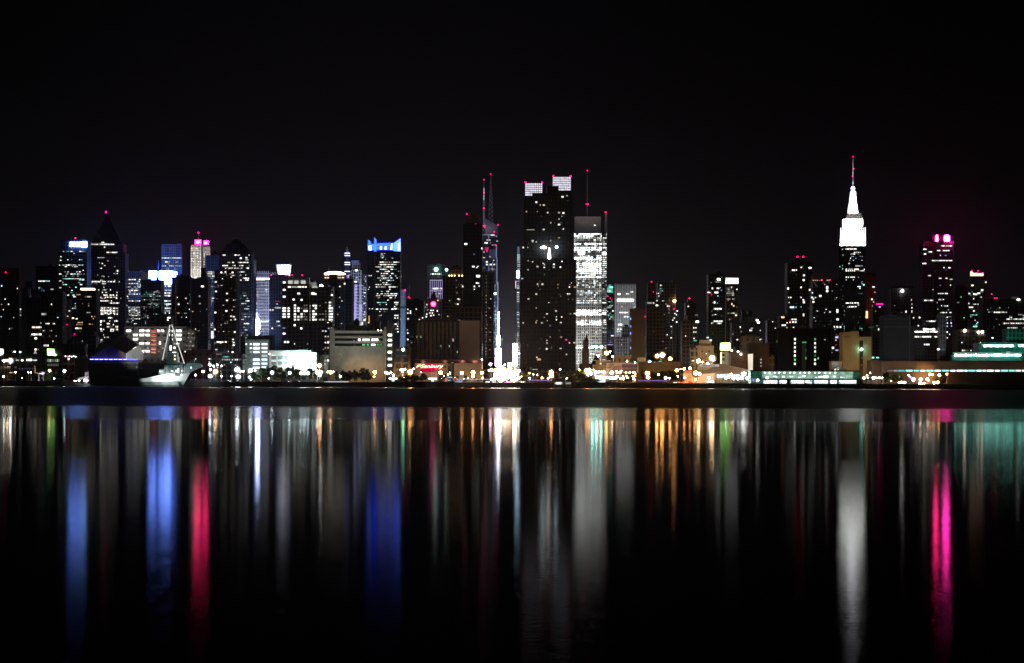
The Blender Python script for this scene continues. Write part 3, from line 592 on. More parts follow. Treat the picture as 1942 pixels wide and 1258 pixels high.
b.mast(623, 506, 516, .9, .5, 10); b.part('central_pier', [(624, 638, 520.2, None, -.7, 1.5)], plain('pier_stone', (.10, .095, .09), .8)); b.part('corner_pier', [(646, 652.5, 533, None, -.5, 1)], plain('pier_stone', (.10, .095, .09), .8))
for x, y, c in ((644, 543.5, 'n'), (644, 564.5, 'o'), (648, 571, 'w'), (643.5, 582.5, 'b'), (640.5, 596.5, 'o'), (647.5, 614, 'w')): b.win(x, y, 2.4, 2.6, c, 1 if c != 'n' else 2, -.3)
b.finish()
b = B('blank_tower', 'plain grey brown tower without lit windows beside the glowing cornice tower', 653.6, 668, 531, 1900, 36, 'dark', pitch=(3, 3.2)); b.win(653, 538.5, 3, 3.2, 'w', 2, -.5); b.finish()
b = B('art_deco_spire_tower', 'distant setback tower with a pointed violet lit spire striped by white bands', 647, 664, 540, 3600, 40, 'slate', pitch=(3, 3.8), clutter=False)
b.part('shaft', [(653, 662, 482, 541, 10, 26)], facade('slate_facade', WALLS['slate'], 3, 3.8)); b.hip('spire', 653.6, 661.6, 482.2, 656.7, 658, 468.5, plain('spire_steel', (.4, .38, .45), .4), 14, 11); b.mast(657.4, 463, 469, 1, .3)
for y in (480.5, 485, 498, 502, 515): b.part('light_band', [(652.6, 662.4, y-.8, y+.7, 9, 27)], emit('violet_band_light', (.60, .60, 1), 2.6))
for y in range(488, 512, 4): b.row(y, 654, 661, 1.3, 'pb', 0, 2, .6, off=9.7)
b.row(525, 657, 661, 6, 'p', 2, 2.4, 1); b.row(521.5, 661, 664, 3, 'p', 2); b.flood(650, 665, 468, 530, .05, (.45, .45, 1), 1, 80, albedo=.2); b.finish()
b = B('setback_glass_tower', 'pale violet setback tower with a bright white corner pillar and slanted striped edge', 664.5, 688, 541, 2300, 44, 'white', pitch=(2.6, 3.6), clutter=False, ribs=6)
b.part('middle_storeys', [(665, 683, 512, 541.4, 4, 40)]); b.part('upper_storeys', [(666, 681, 499, 512.3, 8, 36)]); b.part('crown_block', [(665.5, 679.5, 494, 499.3, 7, 37)], plain('blue_steel_panel', (.3, .36, .6), .5))
b.win(675, 513, 5, 4, 'n', 2, 3.7); b.row(527, 667, 678, 2.4, 'c', 1, 2.4, .9, off=3.8); b.win(673, 534.5, 8, 2.2, 'n', 2, 3.8)
for y in (516, 520, 525, 530, 535, 540, 549, 555, 564, 570): b.win(684.7, y, 2, 1.8, 'n', 1)
PS = emit('violet_strip_light', (.55, .45, 1), 1.1)
bm = bmesh.new()
for j in range(24):
    y = 541+j*2.85; x0 = 672.5-j*.06
    z = Z(675, y, 2300)-G0; box(bm, X(x0, 2300)-b.o.x, X(x0+4.2, 2300)-b.o.x, -.9, -.3, z-.45, z+.45)
obj('strip_lights', bm, PS, b.root)
b.part('lit_pillar', [(680.5, 686, 577, 610, -1.4, -.4)], plain('pillar_white', (.75, .75, .75), .6)); b.part('lit_pillar', [(681.5, 683.5, 531, 577, -1.4, -.4)], plain('pillar_white', (.75, .75, .75), .6))
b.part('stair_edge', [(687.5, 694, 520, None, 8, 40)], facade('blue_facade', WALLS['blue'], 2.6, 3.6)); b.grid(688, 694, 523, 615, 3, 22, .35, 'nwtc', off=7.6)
b.win(691, 555.5, 5, 2.2, 'n', 2, 7.4); b.win(689, 576, 4, 2.2, 'n', 2, 7.4); b.win(689.5, 596.5, 3.5, 3, 'n', 2, 7.4)
b.flood(662, 690, 494, 610, .20, (.50, .55, 1), 2, 60, yb=590); b.finish()
# ---- blue crowned tower
b = B('office_tower', 'black office tower whose roof carries glowing blue crown walls with sharp corner fins', 696, 758, 477, 2000, 48, 'black', pitch=(2.4, 3.6), clutter=False)
BG = emit('blue_crown_floodlit', (.015, .05, 1), 7, tex=.3, texscale=.08)  # floodlight on the crown is put into its own glow
b.poly('crown_wall', [(696.5, 463), (710, 463), (710, 477.2), (696.5, 477.2)], 0, 2, BG); b.poly('crown_wall', [(713, 462), (741, 461), (741, 474), (713, 474)], 14, 16, BG); b.poly('crown_wall', [(743, 463), (758.5, 452.5), (758.8, 477.2), (746, 476), (743, 474)], -.8, 1.2, emit('pale_blue_crown_floodlit', (.04, .09, 1), 8, tex=.35, texscale=.1))
b.poly('corner_fin', [(697, 455), (702.5, 459), (702.5, 463.3), (697, 463.3)], .2, 1.6, BG); b.poly('corner_fin', [(708.8, 451), (712.8, 455), (712.8, 477), (708.8, 477)], -1.6, -.3, BG)
for x in (721.5, 730.5): b.poly('crown_lamp', [(x-1.6, 467), (x+1.6, 467), (x+2.4, 473.5), (x-2.4, 473.5)], 12.6, 13.6, emit('pale_crown_lamp', (.5, .58, 1), 3))
b.poly('crown_lamp', [(741, 462), (744, 461.5), (742.5, 474), (739, 474)], 11, 12, emit('pale_crown_lamp', (.5, .58, 1), 3)); b.poly('crown_lamp', [(754, 462), (758, 459), (758, 475), (754, 474)], -1.4, -.9, emit('pale_crown_lamp', (.5, .58, 1), 3)); b.poly('crown_lamp', [(698, 466), (704, 466), (704, 475), (698, 475)], -.8, -.2, emit('pale_crown_lamp', (.5, .58, 1), 3))
b.part('roof_core', [(715, 738, 465, 477.3, 18, 40), (719, 726, 456, 465, 22, 34)], DARKROOF); b.part('corner_pier', [(708.6, 711, 477, None, -.9, -.02)], plain('pier_stone', (.10, .095, .09), .8))
for i, (y, f, xa, xb) in enumerate(((481, .9, 721, 731), (483.5, .5, 721, 731), (486, .5, 721, 731), (489, .8, 721, 731), (490, .8, 742, 748), (492, .4, 720, 731), (497.5, .95, 719, 757), (499, .6, 737, 749), (502, .97, 717, 751), (506.5, .8, 711, 752), (511, .9, 719, 751), (515, .35, 713, 756), (519, .5, 720, 750), (523.5, .7, 713, 752), (527.5, .9, 713, 754), (532, .5, 715, 748), (536.5, .35, 712, 752), (540, .75, 712, 742), (544.5, .6, 712, 754), (549, .35, 720, 740), (553, .4, 722, 740), (557.5, .75, 712, 754), (561, .9, 712, 752), (565, .2, 712, 752), (569.5, .5, 727, 742), (574, .8, 714, 733), (578, .25, 714, 736), (586.5, .8, 712, 752), (591, .2, 714, 752), (598.5, .8, 718, 727), (604, .3, 718, 740), (607.5, .4, 733, 738))):
    b.row(y, xa, xb, 1.9, 'nnwwc' if i % 5 else 'nnt', 2, 1.9, f*.85, .45)
for y in (481, 502, 519, 523, 545, 549, 560, 586): b.row(y, 697.5, 707, 2, 'n', 2, 2, .3)
for y in (574, 578, 582, 586, 598.5, 603.5, 611, 615, 619, 624): b.row(y, 747, 755, 2.6, 'nw', 2, 2, .6)
b.row(530, 723, 731, 2, 'g', 1, 2, 1); b.sgrid('R', 490, 620, 5, 30, .06); b.finish()
b = B('blue_slab_tower', 'thin slab with a smooth pale blue lit end wall, beside the blue crowned tower', 759.6, 768.6, 552, 1880, 26, 'white', pitch=None, clutter=False)
b.part('dark_core', [(768.8, 776, 539, None, 8, 30), (764, 768.8, 545, 552.3, 6, 20)], plain('dark_core', (.06, .07, .10), .8)); b.beacon(767, 550, 1.5, -1); b.beacon(774.5, 564, 1.4, 2); b.beacon(777, 566, 1.2, 2)
bm = bmesh.new()
for j in range(46): z = Z(768, 556+j*2.2, 1880)-G0; box(bm, X(767.4, 1880)-b.o.x, X(768.3, 1880)-b.o.x, -.35, .1, z-.35, z+.35)
box(bm, X(759.4, 1880)-b.o.x, X(768.8, 1880)-b.o.x, -.4, .1, Z(764, 584, 1880)-G0-.6, Z(764, 582, 1880)-G0+.4)
obj('service_balconies', bm, STEEL, b.root); b.flood(758, 770, 552, 660, .115, (.30, .52, 1), 2, 50, yb=640); b.finish()
b = B('dark_apartment_house', 'dark apartment house with a handful of lit windows, between blue slab and fluted hall', 770, 803, 573, 1760, 36, 'black', pitch=(3, 3.2))
b.part('roof_house', [(776, 795, 566, 573.3, 5, 26)], DARKROOF)
for x, y in ((773, 587), (778, 590.5), (773, 594), (778, 594), (773.5, 605), (789, 586.5), (795, 606.5), (801, 603), (773, 632), (773, 644)): b.win(x, y, 2.6, 3, 'n' if x != 801 else 'w', 2)
for i in range(26): b.win(RND.uniform(771, 790), RND.uniform(622, 655), 1.4, .9, RND.choice('tcn'), RND.choice((0, 0, 1)))
b.grid(771, 802, 575, 680, 11, 28, .03); b.finish()
# ---- shipping company building with the shield
b = B('shield_depot', 'wide grey brown concrete depot with a shield emblem on its big blank wall', 634.5, 728, 627.5, 1400, 40, 'tan', pitch=None, clutter=False, parapet=False)
PC = plain('depot_concrete', (.36, .34, .31), .85, .15, .3); b.root.children[0].data.materials[0] = PC
b.part('stair_pier', [(625.2, 634.4, 623, None, -1.0, 38)], PC); b.part('end_pier', [(728.1, 731, 620, None, -1.2, 30)], PC)
GLD = plain('dark_ribbon_glass', (.01, .011, .012), .15)
for y0, y1 in ((632.5, 637.5), (642, 647), (651.5, 656.8)): b.part('ribbon_window', [(634.6, 726, y0, y1, -.08, .5)], GLD)
b.part('awning_panel', [(669, 701, 636.2, 638.7, -.5, -.1)], plain('dark_stone', (.12, .10, .09), .8))
for x0, x1 in ((678.5, 684), (686, 702), (703, 718)): b.win((x0+x1)/2, 644.4, x1-x0-.6, 4.8, 'n', 2); b.win((x0+x1)/2, 645.4, x1-x0-1, 1.8, 'n', 3, -.2)
b.win(671, 646.3, 1.4, 1.2, 'n', 2); b.win(720, 645.7, 1.6, 1.6, 'y', 1)
for x0, x1, l in ((686, 693, 1), (695, 700, 1), (703, 712, 3), (714, 718, 1), (719, 725, 1)): b.win((x0+x1)/2, 654.3, (x1-x0)*.9, 3.2, 'ng'[l == 1], l)
b.win(673, 655, 1.2, 1, 'n', 1); b.lamp(717, 627, 1.2, 'n', 15, 2); b.lamp(722.5, 627, .9, 'w', 10, 2)
sh = [(640.8, 674.6), (643.5, 672.6), (646.8, 672.4), (646.8, 678.4), (644, 682), (641, 679.6)]
b.poly('shield_emblem', sh, -.7, -.15, plain('shield_gold', (.85, .68, .40), .5, .05))
b.poly('shield_field', [(641.4, 675.2), (643.6, 673.7), (646.2, 673.5), (646.2, 678.1), (644, 681), (641.6, 679.2)], -.8, -.72, plain('shield_brown', (.16, .08, .04), .5, .05))
b.poly('shield_mark', [(641.9, 676.3), (645.7, 675.2), (645.7, 675.7), (642, 676.9)], -.88, -.81, plain('shield_gold', (.85, .68, .40), .5, .05)); b.poly('shield_mark', [(642.4, 677.4), (643.4, 677.2), (643.5, 679.6), (642.6, 679.2)], -.88, -.81, plain('shield_gold', (.85, .68, .40), .5, .05)); b.poly('shield_mark', [(644.2, 677), (645.4, 676.8), (645.2, 678.6), (644.3, 679.4)], -.88, -.81, plain('shield_gold', (.85, .68, .40), .5, .05))
b.flood(625, 735, 625, 690, .045, (.9, 1, .85), 3, 45, yb=680, albedo=.34); b.flood(660, 728, 690, 715, .14, (1, .55, .25), 2, 22, yb=712, albedo=.34); b.finish()
b = B('stair_tower_building', 'black stairwell building with six lit windows one above the other', 731.4, 745, 618, 1405, 24, 'black', pitch=None)
for y in (635.5, 645, 654.5, 668, 681, 693): b.win(739.2, y, 8.4, 5.2, 'n', 2); b.win(739.2, y+.8, 7.6, 2.4, 'n', 3, -.2)
b.win(742.5, 674, 1.2, 2.6, 'y', 1); b.win(733.5, 676, 1.4, 1, 'o', 1); b.win(732.6, 681, 1.4, 1, 'o', 1); b.finish()
b = B('brown_brick_block', 'low brown brick block behind the stairwell building with an orange lit roof edge', 697, 720, 611, 1640, 28, 'brown', pitch=(3.6, 3.8)); b.part('roof_house', [(703, 716, 597, 611.4, 5, 20)]); b.part('lit_edge', [(698.6, 700.4, 599, 610, -.6, -.1)], emit('sodium_edge', (1, .5, .08), .8)); b.win(691, 607, 4, 4, 'o', 2, -2); b.win(699, 612, 3, 3, 'y', 2, -2); b.row(613, 680, 688, 4, 'n', 2, 3, .9, off=-2); b.row(617, 678, 689, 3, 'nw', 2, 3, .8, off=-2); b.win(736.5, 617, 2.5, 4, 'n', 2, -1); b.win(736.5, 622, 2.5, 3.4, 'n', 2, -1); b.finish()
b = B('water_tank_house', 'low dark house with two round water tanks on its roof, behind the shield depot', 655, 697, 620, 1520, 24, 'black', pitch=None)
for x, r in ((674, 6), (706, 5.6)):
    bm = bmesh.new(); rr = M(r, 1520); lathe(bm, [(rr, 0), (rr, M(11, 1520)), (rr*.35, M(14.5, 1520)), (.2, M(15.2, 1520))], (X(x, 1520)-b.o.x, 10, b.h+.2), 14); obj('water_tank', bm, plain('tank_wood', (.035, .028, .022), .9), b.root)
b.part('roof_rail', [(655, 697, 617.8, 618.3, .3, .6)], STEEL); b.finish()
b = B('parking_ramp', 'dim low block with rows of grey panes beside the stairwell building', 746, 778, 662, 1410, 24, 'brown', pitch=(5, 4.5))
b.row(664, 752, 757, 2.4, 'c', 0, 3); b.row(675, 752, 770, 2.6, 'b', 0, 4, .7); b.win(754.5, 629.5, 3, 2.6, 'c', 2, -1); b.row(687, 748, 762, 2, 'c', 0, 4, .6); b.flood(748, 778, 700, 716, .25, (1, .6, .25), 1, 14, albedo=.15); b.finish()
# ---- seven storey office and the floodlit white hall
b = B('office_block', 'seven storey concrete office with bright ribbon windows next to the floodlit white hall', 465, 509.5, 647, 1440, 30, 'grey', pitch=None, clutter=False)
b.part('roof_house', [(470, 500, 637, 647.3, 5, 26), (500, 518, 636, None, 10, 30)], plain('dark_brown_panel', (.05, .04, .04), .8)); b.part('cornice', [(464, 510.2, 646, 649.5, -.9, .2)], plain('green_grey_stone', (.34, .38, .35), .8))
for j in range(7):
    y = 653+j*7.35
    b.win(466.9, y, 3, 3.2, 'n', 2 if j in (0,) else 0); b.win(475.5, y, 4, 3.6, 'c', 2 if j < 2 else 1 if j == 2 else 0)
    l = (2, 2, 2, 0, 2, 2, 2)[j]; b.win(486, y, 13.6, 4.4, 'c', l); b.win(501.5, y, 12, 4.2, 'c', (2, 2, 2, 1, 2, 2, 2)[j])
    if l: b.win(486, y+.9, 12.6, 2, 'c', 3, -.2); b.win(501.5, y-.9, 11, 1.4, 'n', 2, -.2)
    b.part('floor_band', [(465, 509.5, y+2.7, y+4.4, -.55, .1)], plain('green_grey_stone', (.34, .38, .35), .8))
b.flood(465, 510, 647, 700, .05, (.75, 1, .9), 2, 30, albedo=.3); b.finish()
b = B('floodlit_hall', 'low white panelled hall glaring under greenish floodlights on one half', 510.5, 588, 668, 1420, 36, 'white', pitch=None, clutter=False)
WP = plain('white_panel', (.72, .74, .72), .7, .08, .5)
b.part('side_wing', [(588.2, 600, 668.5, None, 3, 30)], WP); b.part('flat_roof', [(509.5, 590, 664.8, 667.7, -2, 36)], WP); b.poly('roof_monitor', [(547, 669), (551, 664), (584, 664), (588, 669)], -2.6, -2.05, plain('grey_panel', (.28, .30, .29), .8))
WG = plain('grey_louvre', (.20, .22, .22), .6)
for x0, x1 in ((514.5, 524), (527, 536), (538.5, 546)):
    for y0, y1 in ((675, 682), (686, 692)):
        b.part('louvre_window', [(x0, x1, y0, y1, -.25, .2)], WG); b.win((x0+x1)/2, y0-.9, x1-x0-1, .9, 'c', 2)
b.part('pilaster', [(524.6, 526.4, 671, 700, -.7, .1), (536.6, 538, 671, 700, -.7, .1), (511, 513.6, 671, 700, -.7, .1)], WP)
b.part('ground_floor', [(510.6, 588, 699, 706, -.6, .2)], plain('tan_wall', WALLS['tan'], .8))
b.row(696.5, 513, 548, 1.6, 'n', 2, 6, .9, off=-.3); b.win(510.8, 671.5, 2.6, 2.6, 'w', 3, -2.2)
b.flood(510, 550, 670, 698, .30, (.85, 1, .95), 2, 26, albedo=.7); b.flood(550, 590, 670, 700, 2.0, (.70, 1, .93), 3, 22, yb=700, albedo=.7); b.flood(588, 602, 670, 700, .5, (.75, 1, .9), 1, 22, albedo=.7); b.finish()
b = B('brick_corner_block', 'small brown corner block with a few lit windows just past the floodlit hall', 600.6, 623, 676, 1440, 22, 'brown', pitch=(4, 4.4)); b.win(602, 684, 3, 3, 'n', 2); b.win(616.5, 684.5, 2.6, 5, 'w', 1); b.win(622, 684, 4, 4.4, 'w', 2); b.win(616, 691, 2.4, 4, 'w', 1); b.row(663, 612, 618, 2, 'y', 1, off=-.2); b.finish()
# ---- green lamped tower, ring sign, brown towers
b = B('office_tower', 'far tower with two glaring green lamps above a white lit grid', 810, 843, 503, 2900, 50, 'slate', pitch=(2.6, 3.8), ribs=8)
b.part('side_bay', [(838, 849, 510, None, 10, 50)]); b.lamp(826.3, 511.3, 4.0, 't', 6, -3); b.lamp(846, 512, 2.8, 't', 6, 4); b.lamp(826.3, 511.3, 2.6, 'n', 12, -8); b.lamp(846, 512, 1.8, 'n', 12, 0)
b.row(510.5, 819, 836, 2, 'yt', 1, 2.4, .6); b.row(520, 815, 837, 2.4, 'w', 2, 2.4, .9); b.row(524, 818, 832, 1.6, 'w', 0, 2.4, .7)
VG = emit('violet_mullion_light', (.66, .58, 1), .55)
b.part('lit_mullion', [(814.6+i*3.85, 815.6+i*3.85, 531, 567, -1.2, -.5) for i in range(8)], VG); b.part('lit_mullion', [(814.6, 842.4, 531, 532.4, -1.3, -1.21), (814.6, 842.4, 551, 552, -1.3, -1.21)], VG)
b.row(547.5, 815, 842, 3, 'n', 2, 2.6, .97); b.row(552.5, 815, 842, 1.6, 'n', 1, 2.2, .4); b.row(557, 822, 842, 3, 'n', 1, 2.6, .7); b.row(562, 818, 835, 2.4, 'nc', 1, 2.6, .5); b.row(570, 829, 836, 4, 'o', 1, 2, .4); b.grid(810, 814, 505, 570, 2, 20, .25, 'ct'); b.finish()
b = B('setback_tower', 'stepped small tower carrying a round pink neon ring sign', 803, 836, 592, 2300, 30, 'dark', pitch=(2.6, 3.4), clutter=False)
b.part('upper_storeys', [(812, 830, 566, 592.3, 5, 26)]); b.hip('roof_lantern', 817, 827, 566.2, 820, 824, 553, depth=12, a=8)
bm = bmesh.new(); Y = b.Y; cx, cz = X(821.5, Y)-b.o.x, Z(821.5, 577, Y)-G0; ro, ri, n = M(4.6, Y), M(2.9, Y), 24
for i in range(n):
    a0, a1 = 6.2832*i/n, 6.2832*(i+1)/n
    q = []
    for yy in (-1.6, -.6):
        for (rr, aa) in ((ri, a0), (ro, a0), (ro, a1), (ri, a1)): q.append(bm.verts.new((cx+rr*math.cos(aa), yy, cz+rr*math.sin(aa))))
    for f in ((0,1,2,3), (7,6,5,4), (1,5,6,2), (3,7,4,0)): bm.faces.new([q[k] for k in f])
obj('neon_ring', bm, emit('pink_neon', (1, .025, .22), 12), b.root)
bm = bmesh.new(); lathe(bm, [(ri*.98, -.7), (ri*.98, .4)], (0, 0, 0), 18); me = mesh('dial', bm); me.transform(Matrix.Rotation(R(90), 4, 'X')); o = obj('dial', me, emit('pale_pink_dial', (1, .70, .75), 1.0), b.root, Vector((cx, -.6, cz)))
for x, y, c in ((830, 570, 'y'), (809, 578, 'n'), (806.5, 583, 'c'), (803, 588, 'c'), (811, 588, 'c'), (817, 589, 'n'), (821, 589, 'n'), (829, 590, 'n'), (809, 596, 'n'), (815, 594, 'n'), (819.5, 594, 'n'), (822, 598, 'n'), (808, 601, 'n'), (832, 597, 'c'), (817, 599, 'n'), (841, 595.5, 't')): b.win(x, y, 2.6, 2.6, c, 2 if c != 'c' else 1)
b.finish()
b = B('brown_tower', 'plain brown tower with a row of cream lamps under its flat top', 838.5, 876, 527, 1800, 38, 'brown', pitch=(3, 3.2), clutter=False)
b.part('roof_house', [(852, 876, 507, 527.3, 4, 34), (858, 872, 503.5, 507.3, 10, 26)])
for x in (851.5, 856, 861.5, 870, 876): b.lamp(x, 523, 1.1, 'y', 12, 2)
b.win(877, 543.5, 2.4, 4, 'n', 2, -.3)
for x, y, l in ((868, 567, 1), (869, 568, 2), (871, 568, 1), (865, 577, 1), (868, 577, 2), (852, 570.5, 1), (865, 532, 0), (865, 545, 0), (866, 556, 0)): b.win(x, y, 2.4, 2.6, 'n' if x != 852 else 'g', l)
b.grid(840, 875, 530, 690, 14, 40, .02, 'o'); b.finish()
b = B('penthouse_tower', 'tall black tower with a paler square penthouse and one red lamp on its roof corner', 877.3, 914, 428, 1830, 40, 'black', pitch=(3, 3.1), bands=60, clutter=False)
b.part('penthouse', [(883, 907.5, 405.5, 428.3, 5, 34)], plain('penthouse_wall', (.14, .13, .12), .8)); b.part('penthouse_lip', [(881.5, 909, 423, 428.6, 4, 35)], DARKROOF); b.beacon(884, 406, 1.5, 4); b.beacon(901, 424.5, .8, 3.5)
for x, y, w, h in ((882.5, 463, 6, 3.4), (897, 506, 5, 3.4), (903.5, 508, 3, 2), (905.5, 505.5, 3.4, 2), (906, 524, 8, 5), (903.5, 537, 3.4, 3), (907, 537.5, 2.4, 2.4), (899, 543.5, 2.6, 3), (908, 543, 2.4, 2.4), (899, 549, 2, 2), (913, 471.5, 2.4, 4.4)): b.win(x, y, w, h, 'n', 2)
b.win(898, 482.5, 3.4, 3.4, 'b', 0); b.grid(878, 913, 430, 690, 12, 75, .012); b.finish()
b = B('apartment_tower', 'dark reddish tower with one column of small lit windows beside the street canyon', 914.6, 936, 520, 1560, 34, 'brown', pitch=(3, 3.2))
for j in range(26): b.win(921.5, 524+j*6.2, 1.4, 2.2, 'w', RND.choice((0, 0, 1)))
for y in (653.5, 658.5, 664, 670, 677): b.win(914.6, y, 1.6, 2, 'ct'[int(y) % 2], 1)
for x, y in ((930, 602.5), (929, 630), (929, 644.5), (929, 664), (930, 567), (928, 585)): b.win(x, y, 2, 2, 'w' if y < 610 else 'o', 1)
b.finish()
# ---- twin masted glass skyscraper at the street canyon
b = B('glass_skyscraper', 'angular glass skyscraper with slanted top, tall lattice mast and striped mast', 915, 944.5, 446, 3000, 60, 'blue', pitch=(2.4, 3.8), clutter=False, ribs=6)
b.poly('crystal_top', [(918, 446.3), (918, 413), (930, 421), (943, 428), (944.5, 446.3)], 4, 56, plain('crystal_glass', (.10, .11, .13), .3))
bm = bmesh.new(); Y = 3000; ox, oz = b.o.x, G0
for k in range(4):
    sx, sy = (-1, 1, 1, -1)[k], (-1, -1, 1, 1)[k]
    tube(bm, (X(930, Y)-ox+sx*3.2, 25+sy*3.2, Z(930, 424, Y)-oz), (X(929, Y)-ox+sx*.5, 25+sy*.5, Z(929, 331, Y)-oz), .45, .3, 5)
for j in range(22):
    f0, f1 = j/22, (j+1)/22; r0, r1 = 3.2-2.7*f0, 3.2-2.7*f1
    z0, z1 = Z(930, 424-93*f0, Y)-oz, Z(930, 424-93*f1, Y)-oz; c0, c1 = X(930-f0, Y)-ox, X(930-f1, Y)-ox
    s = 1 if j % 2 else -1
    for yy in (-1, 1): tube(bm, (c0-s*r0, 25+yy*r0, z0), (c1+s*r1, 25+yy*r1, z1), .35, .35, 4)
obj('lattice_mast', bm, plain('mast_steel', (.42, .46, .52), .4, metal=.2), b.root); b.beacon(929, 330, 1.2, 25)
bm = bmesh.new(); tube(bm, (X(916.4, Y)-ox, 12, Z(916, 430, Y)-oz), (X(916.4, Y)-ox, 12, Z(916, 380, Y)-oz), 1.6, 1.4); tube(bm, (X(916.4, Y)-ox, 12, Z(916, 380, Y)-oz), (X(916.4, Y)-ox, 12, Z(916, 341, Y)-oz), .7, .3)
obj('striped_mast', bm, plain('mast_steel', (.42, .46, .52), .4, metal=.2), b.root)
b.part('mast_band', [(915.6, 917.4, 356.5, 365.5, 10.5, 13.5), (915.6, 917.4, 369.5, 380, 10.5, 13.5)], emit('pale_mast_light', (.75, .68, 1), .55))
for x, y, r in ((916.4, 341, 1.3), (916.4, 366.8, 1.3), (915.6, 395.3, 1), (917.2, 395.3, 1), (914.8, 428.2, 1.3), (918, 428.5, 1.2), (918, 431.3, 1), (943.7, 426.7, 1.4), (936.5, 440.2, 1.3), (939.5, 465.2, 1.2)): b.beacon(x, y, r, -1)
WL = emit('pale_frame_light', (.55, .62, .95), .4)
b.part('lit_frame', [(914.8, 930, 445, 446, -1.0, -.5), (925.5, 926.6, 446, 458, -1, -.5), (941, 942.4, 488, 540, -1, -.5), (939.6, 941, 466, 488, -1, -.5), (933, 933.6, 495, 515, -1, -.5), (926, 927, 500, 540, -1, -.5), (942.6, 944.6, 535, 600, -1, -.5)], WL)
b.win(933, 446.2, 9, 3, 'n', 2); b.win(940, 448.5, 3, 2, 'n', 1); b.win(925.5, 455.5, 9, 2.4, 'w', 1); b.win(942, 457.5, 3.6, 2, 'n', 1); b.win(921, 461, 6, 3, 'w', 2); b.win(929.5, 461, 2, 2, 'w', 1); b.win(934.5, 465, 6, 1.2, 'w', 1)
MG = emit('magenta_banner', (1, .01, .16), .9)
b.poly('magenta_banner', [(919.5, 469), (922, 469), (920.5, 474), (918.5, 474)], -1.4, -.7, MG); b.poly('magenta_banner', [(923.5, 469), (926, 469), (923.5, 479), (921, 477)], -1.4, -.7, MG)
b.part('grey_drum', [(926.5, 939.5, 473, 490, -4, -.1)], plain('grey_cladding', (.30, .32, .38), .5)); b.win(928.5, 487, 2.2, 2, 'y', 2, -4.1)
for x, y, w, h, c in ((922.5, 497, 4, 3.6, 'n'), (922.5, 502, 4, 3, 'n'), (930, 502, 3.6, 3, 'n'), (936.5, 502, 3, 3, 'w'), (933, 510.5, 9, 2.4, 'o'), (917, 478, 3, 3, 'o'), (917, 489, 5, 2.6, 'o'), (935.5, 494, 2, 2, 'n'), (913.5, 517, 2, 10, 'b'), (915, 526, 4, 3, 'y'), (914, 540, 2.5, 6, 'b'), (922.5, 542, 1.6, 2, 'b')): b.win(x, y, w, h, c, 1 if c in 'ob' else 2)
b.win(932.5, 532.5, 3.4, 9, 'c', 3, -.4); b.win(938, 557, 6, 4, 'c', 3, -.4); b.win(938.5, 546, 4.4, 12, 'c', 0, -.2)
for j in range(30): b.row(560+j*3.4, 936, 944, 1.8, 'ctbnp', RND.choice((0, 1, 1)), 1.8, .6)
for j in range(44): b.row(500+j*4.0, 915, 941, 1.3, 'bcpn', 0, 2.2, .22)
b.part('light_column', [(944.3, 946.6, 592, 660, -6, -5.2)], emit('white_light_column', (.9, .95, 1), 28)); b.win(945.3, 595, 2.4, 4, 'g', 3, -6.3); b.lamp(945.3, 593.3, 1.5, 'g', 20, -8)
b.flood(914, 946, 420, 600, .022, (.4, .45, 1), 2, 70, albedo=.17); b.flood(914, 934, 335, 430, .05, (.6, .62, .8), 1, 70, albedo=.4); b.finish()
b = B('canyon_block', 'narrow block with small green lights at the far end of the bright street canyon', 946.8, 953, 640, 3300, 60, 'slate', clutter=False); b.win(951.5, 644, 2, 6, 'g', 1); b.win(952.5, 650, 1.6, 10, 'c', 0); b.win(951, 658, 1.6, 14, 't', 0); b.grid(947, 952, 645, 690, 3, 14, .5, 'cn'); b.finish()
b = B('theatre_block', 'glaring white sign stacked on a street block under the skyscraper with two masts', 940, 950, 676, 2600, 40, 'slate', clutter=False)
b.part('white_sign', [(939.5, 950.5, 662, 694, -2, -.3)], emit('violet_white_sign', (.84, .70, 1), 65)); b.part('white_sign', [(943, 947.5, 636, 655, -2, -.3)], emit('violet_white_sign', (.84, .70, 1), 65)); b.part('sign_frame', [(942, 948, 635, 676, -.2, 3)], STEEL)
b.win(931.5, 693, 4, 6, 'b', 2, -1); b.finish()
b = B('canyon_edge_tower', 'thin sliver of glass tower with bright signs beside the twin topped tower', 979.5, 987, 467, 2400, 60, 'slate', pitch=(2.4, 3.5), clutter=False)
b.part('screen', [(980, 984.5, 468, 481, -1, -.2)], emit('dim_blue_screen', (.2, .34, .55), .35)); b.part('screen', [(980.2, 985.5, 482, 499, -1, -.2)], emit('teal_screen', (.45, .62, .62), .5, tex=.8, texscale=.15))
for y in (502, 505.5, 510): b.win(983, y, 6, 2.4, 'c', 1)
b.part('blue_white_sign', [(979, 984, 514, 527, -2, -.3)], emit('blue_white_glare', (.5, .75, 1), 26)); b.part('pink_strip', [(977, 978, 533, 547, -1, 1)], emit('pink_strip_light', (.8, .7, 1), 1.6)); b.win(982, 555, 5, 2, 'n', 2); b.beacon(977.5, 534, .9, -1)
for j in range(34): b.win(982, 534+j*4.2, 5.4, 2.4, RND.choice('ccnp'), RND.choice((0, 0, 1)))
b.finish()
b = B('canyon_edge_block', 'grey stepped block with a tall cream sign at the foot of the street canyon', 972, 990, 655, 2050, 40, 'grey', pitch=(2.6, 3.5), clutter=False)
b.part('cream_sign', [(972.5, 979.5, 652, 694, -2, -.2)], emit('cream_white_sign', (1, .98, .88), 36)); b.part('upper_block', [(979.5, 985, 610, 655.4, 3, 30)], facade('grey_facade', WALLS['grey'], 3.2, 3.6)); b.win(984.5, 670.5, 8, 2.4, 'n', 3)
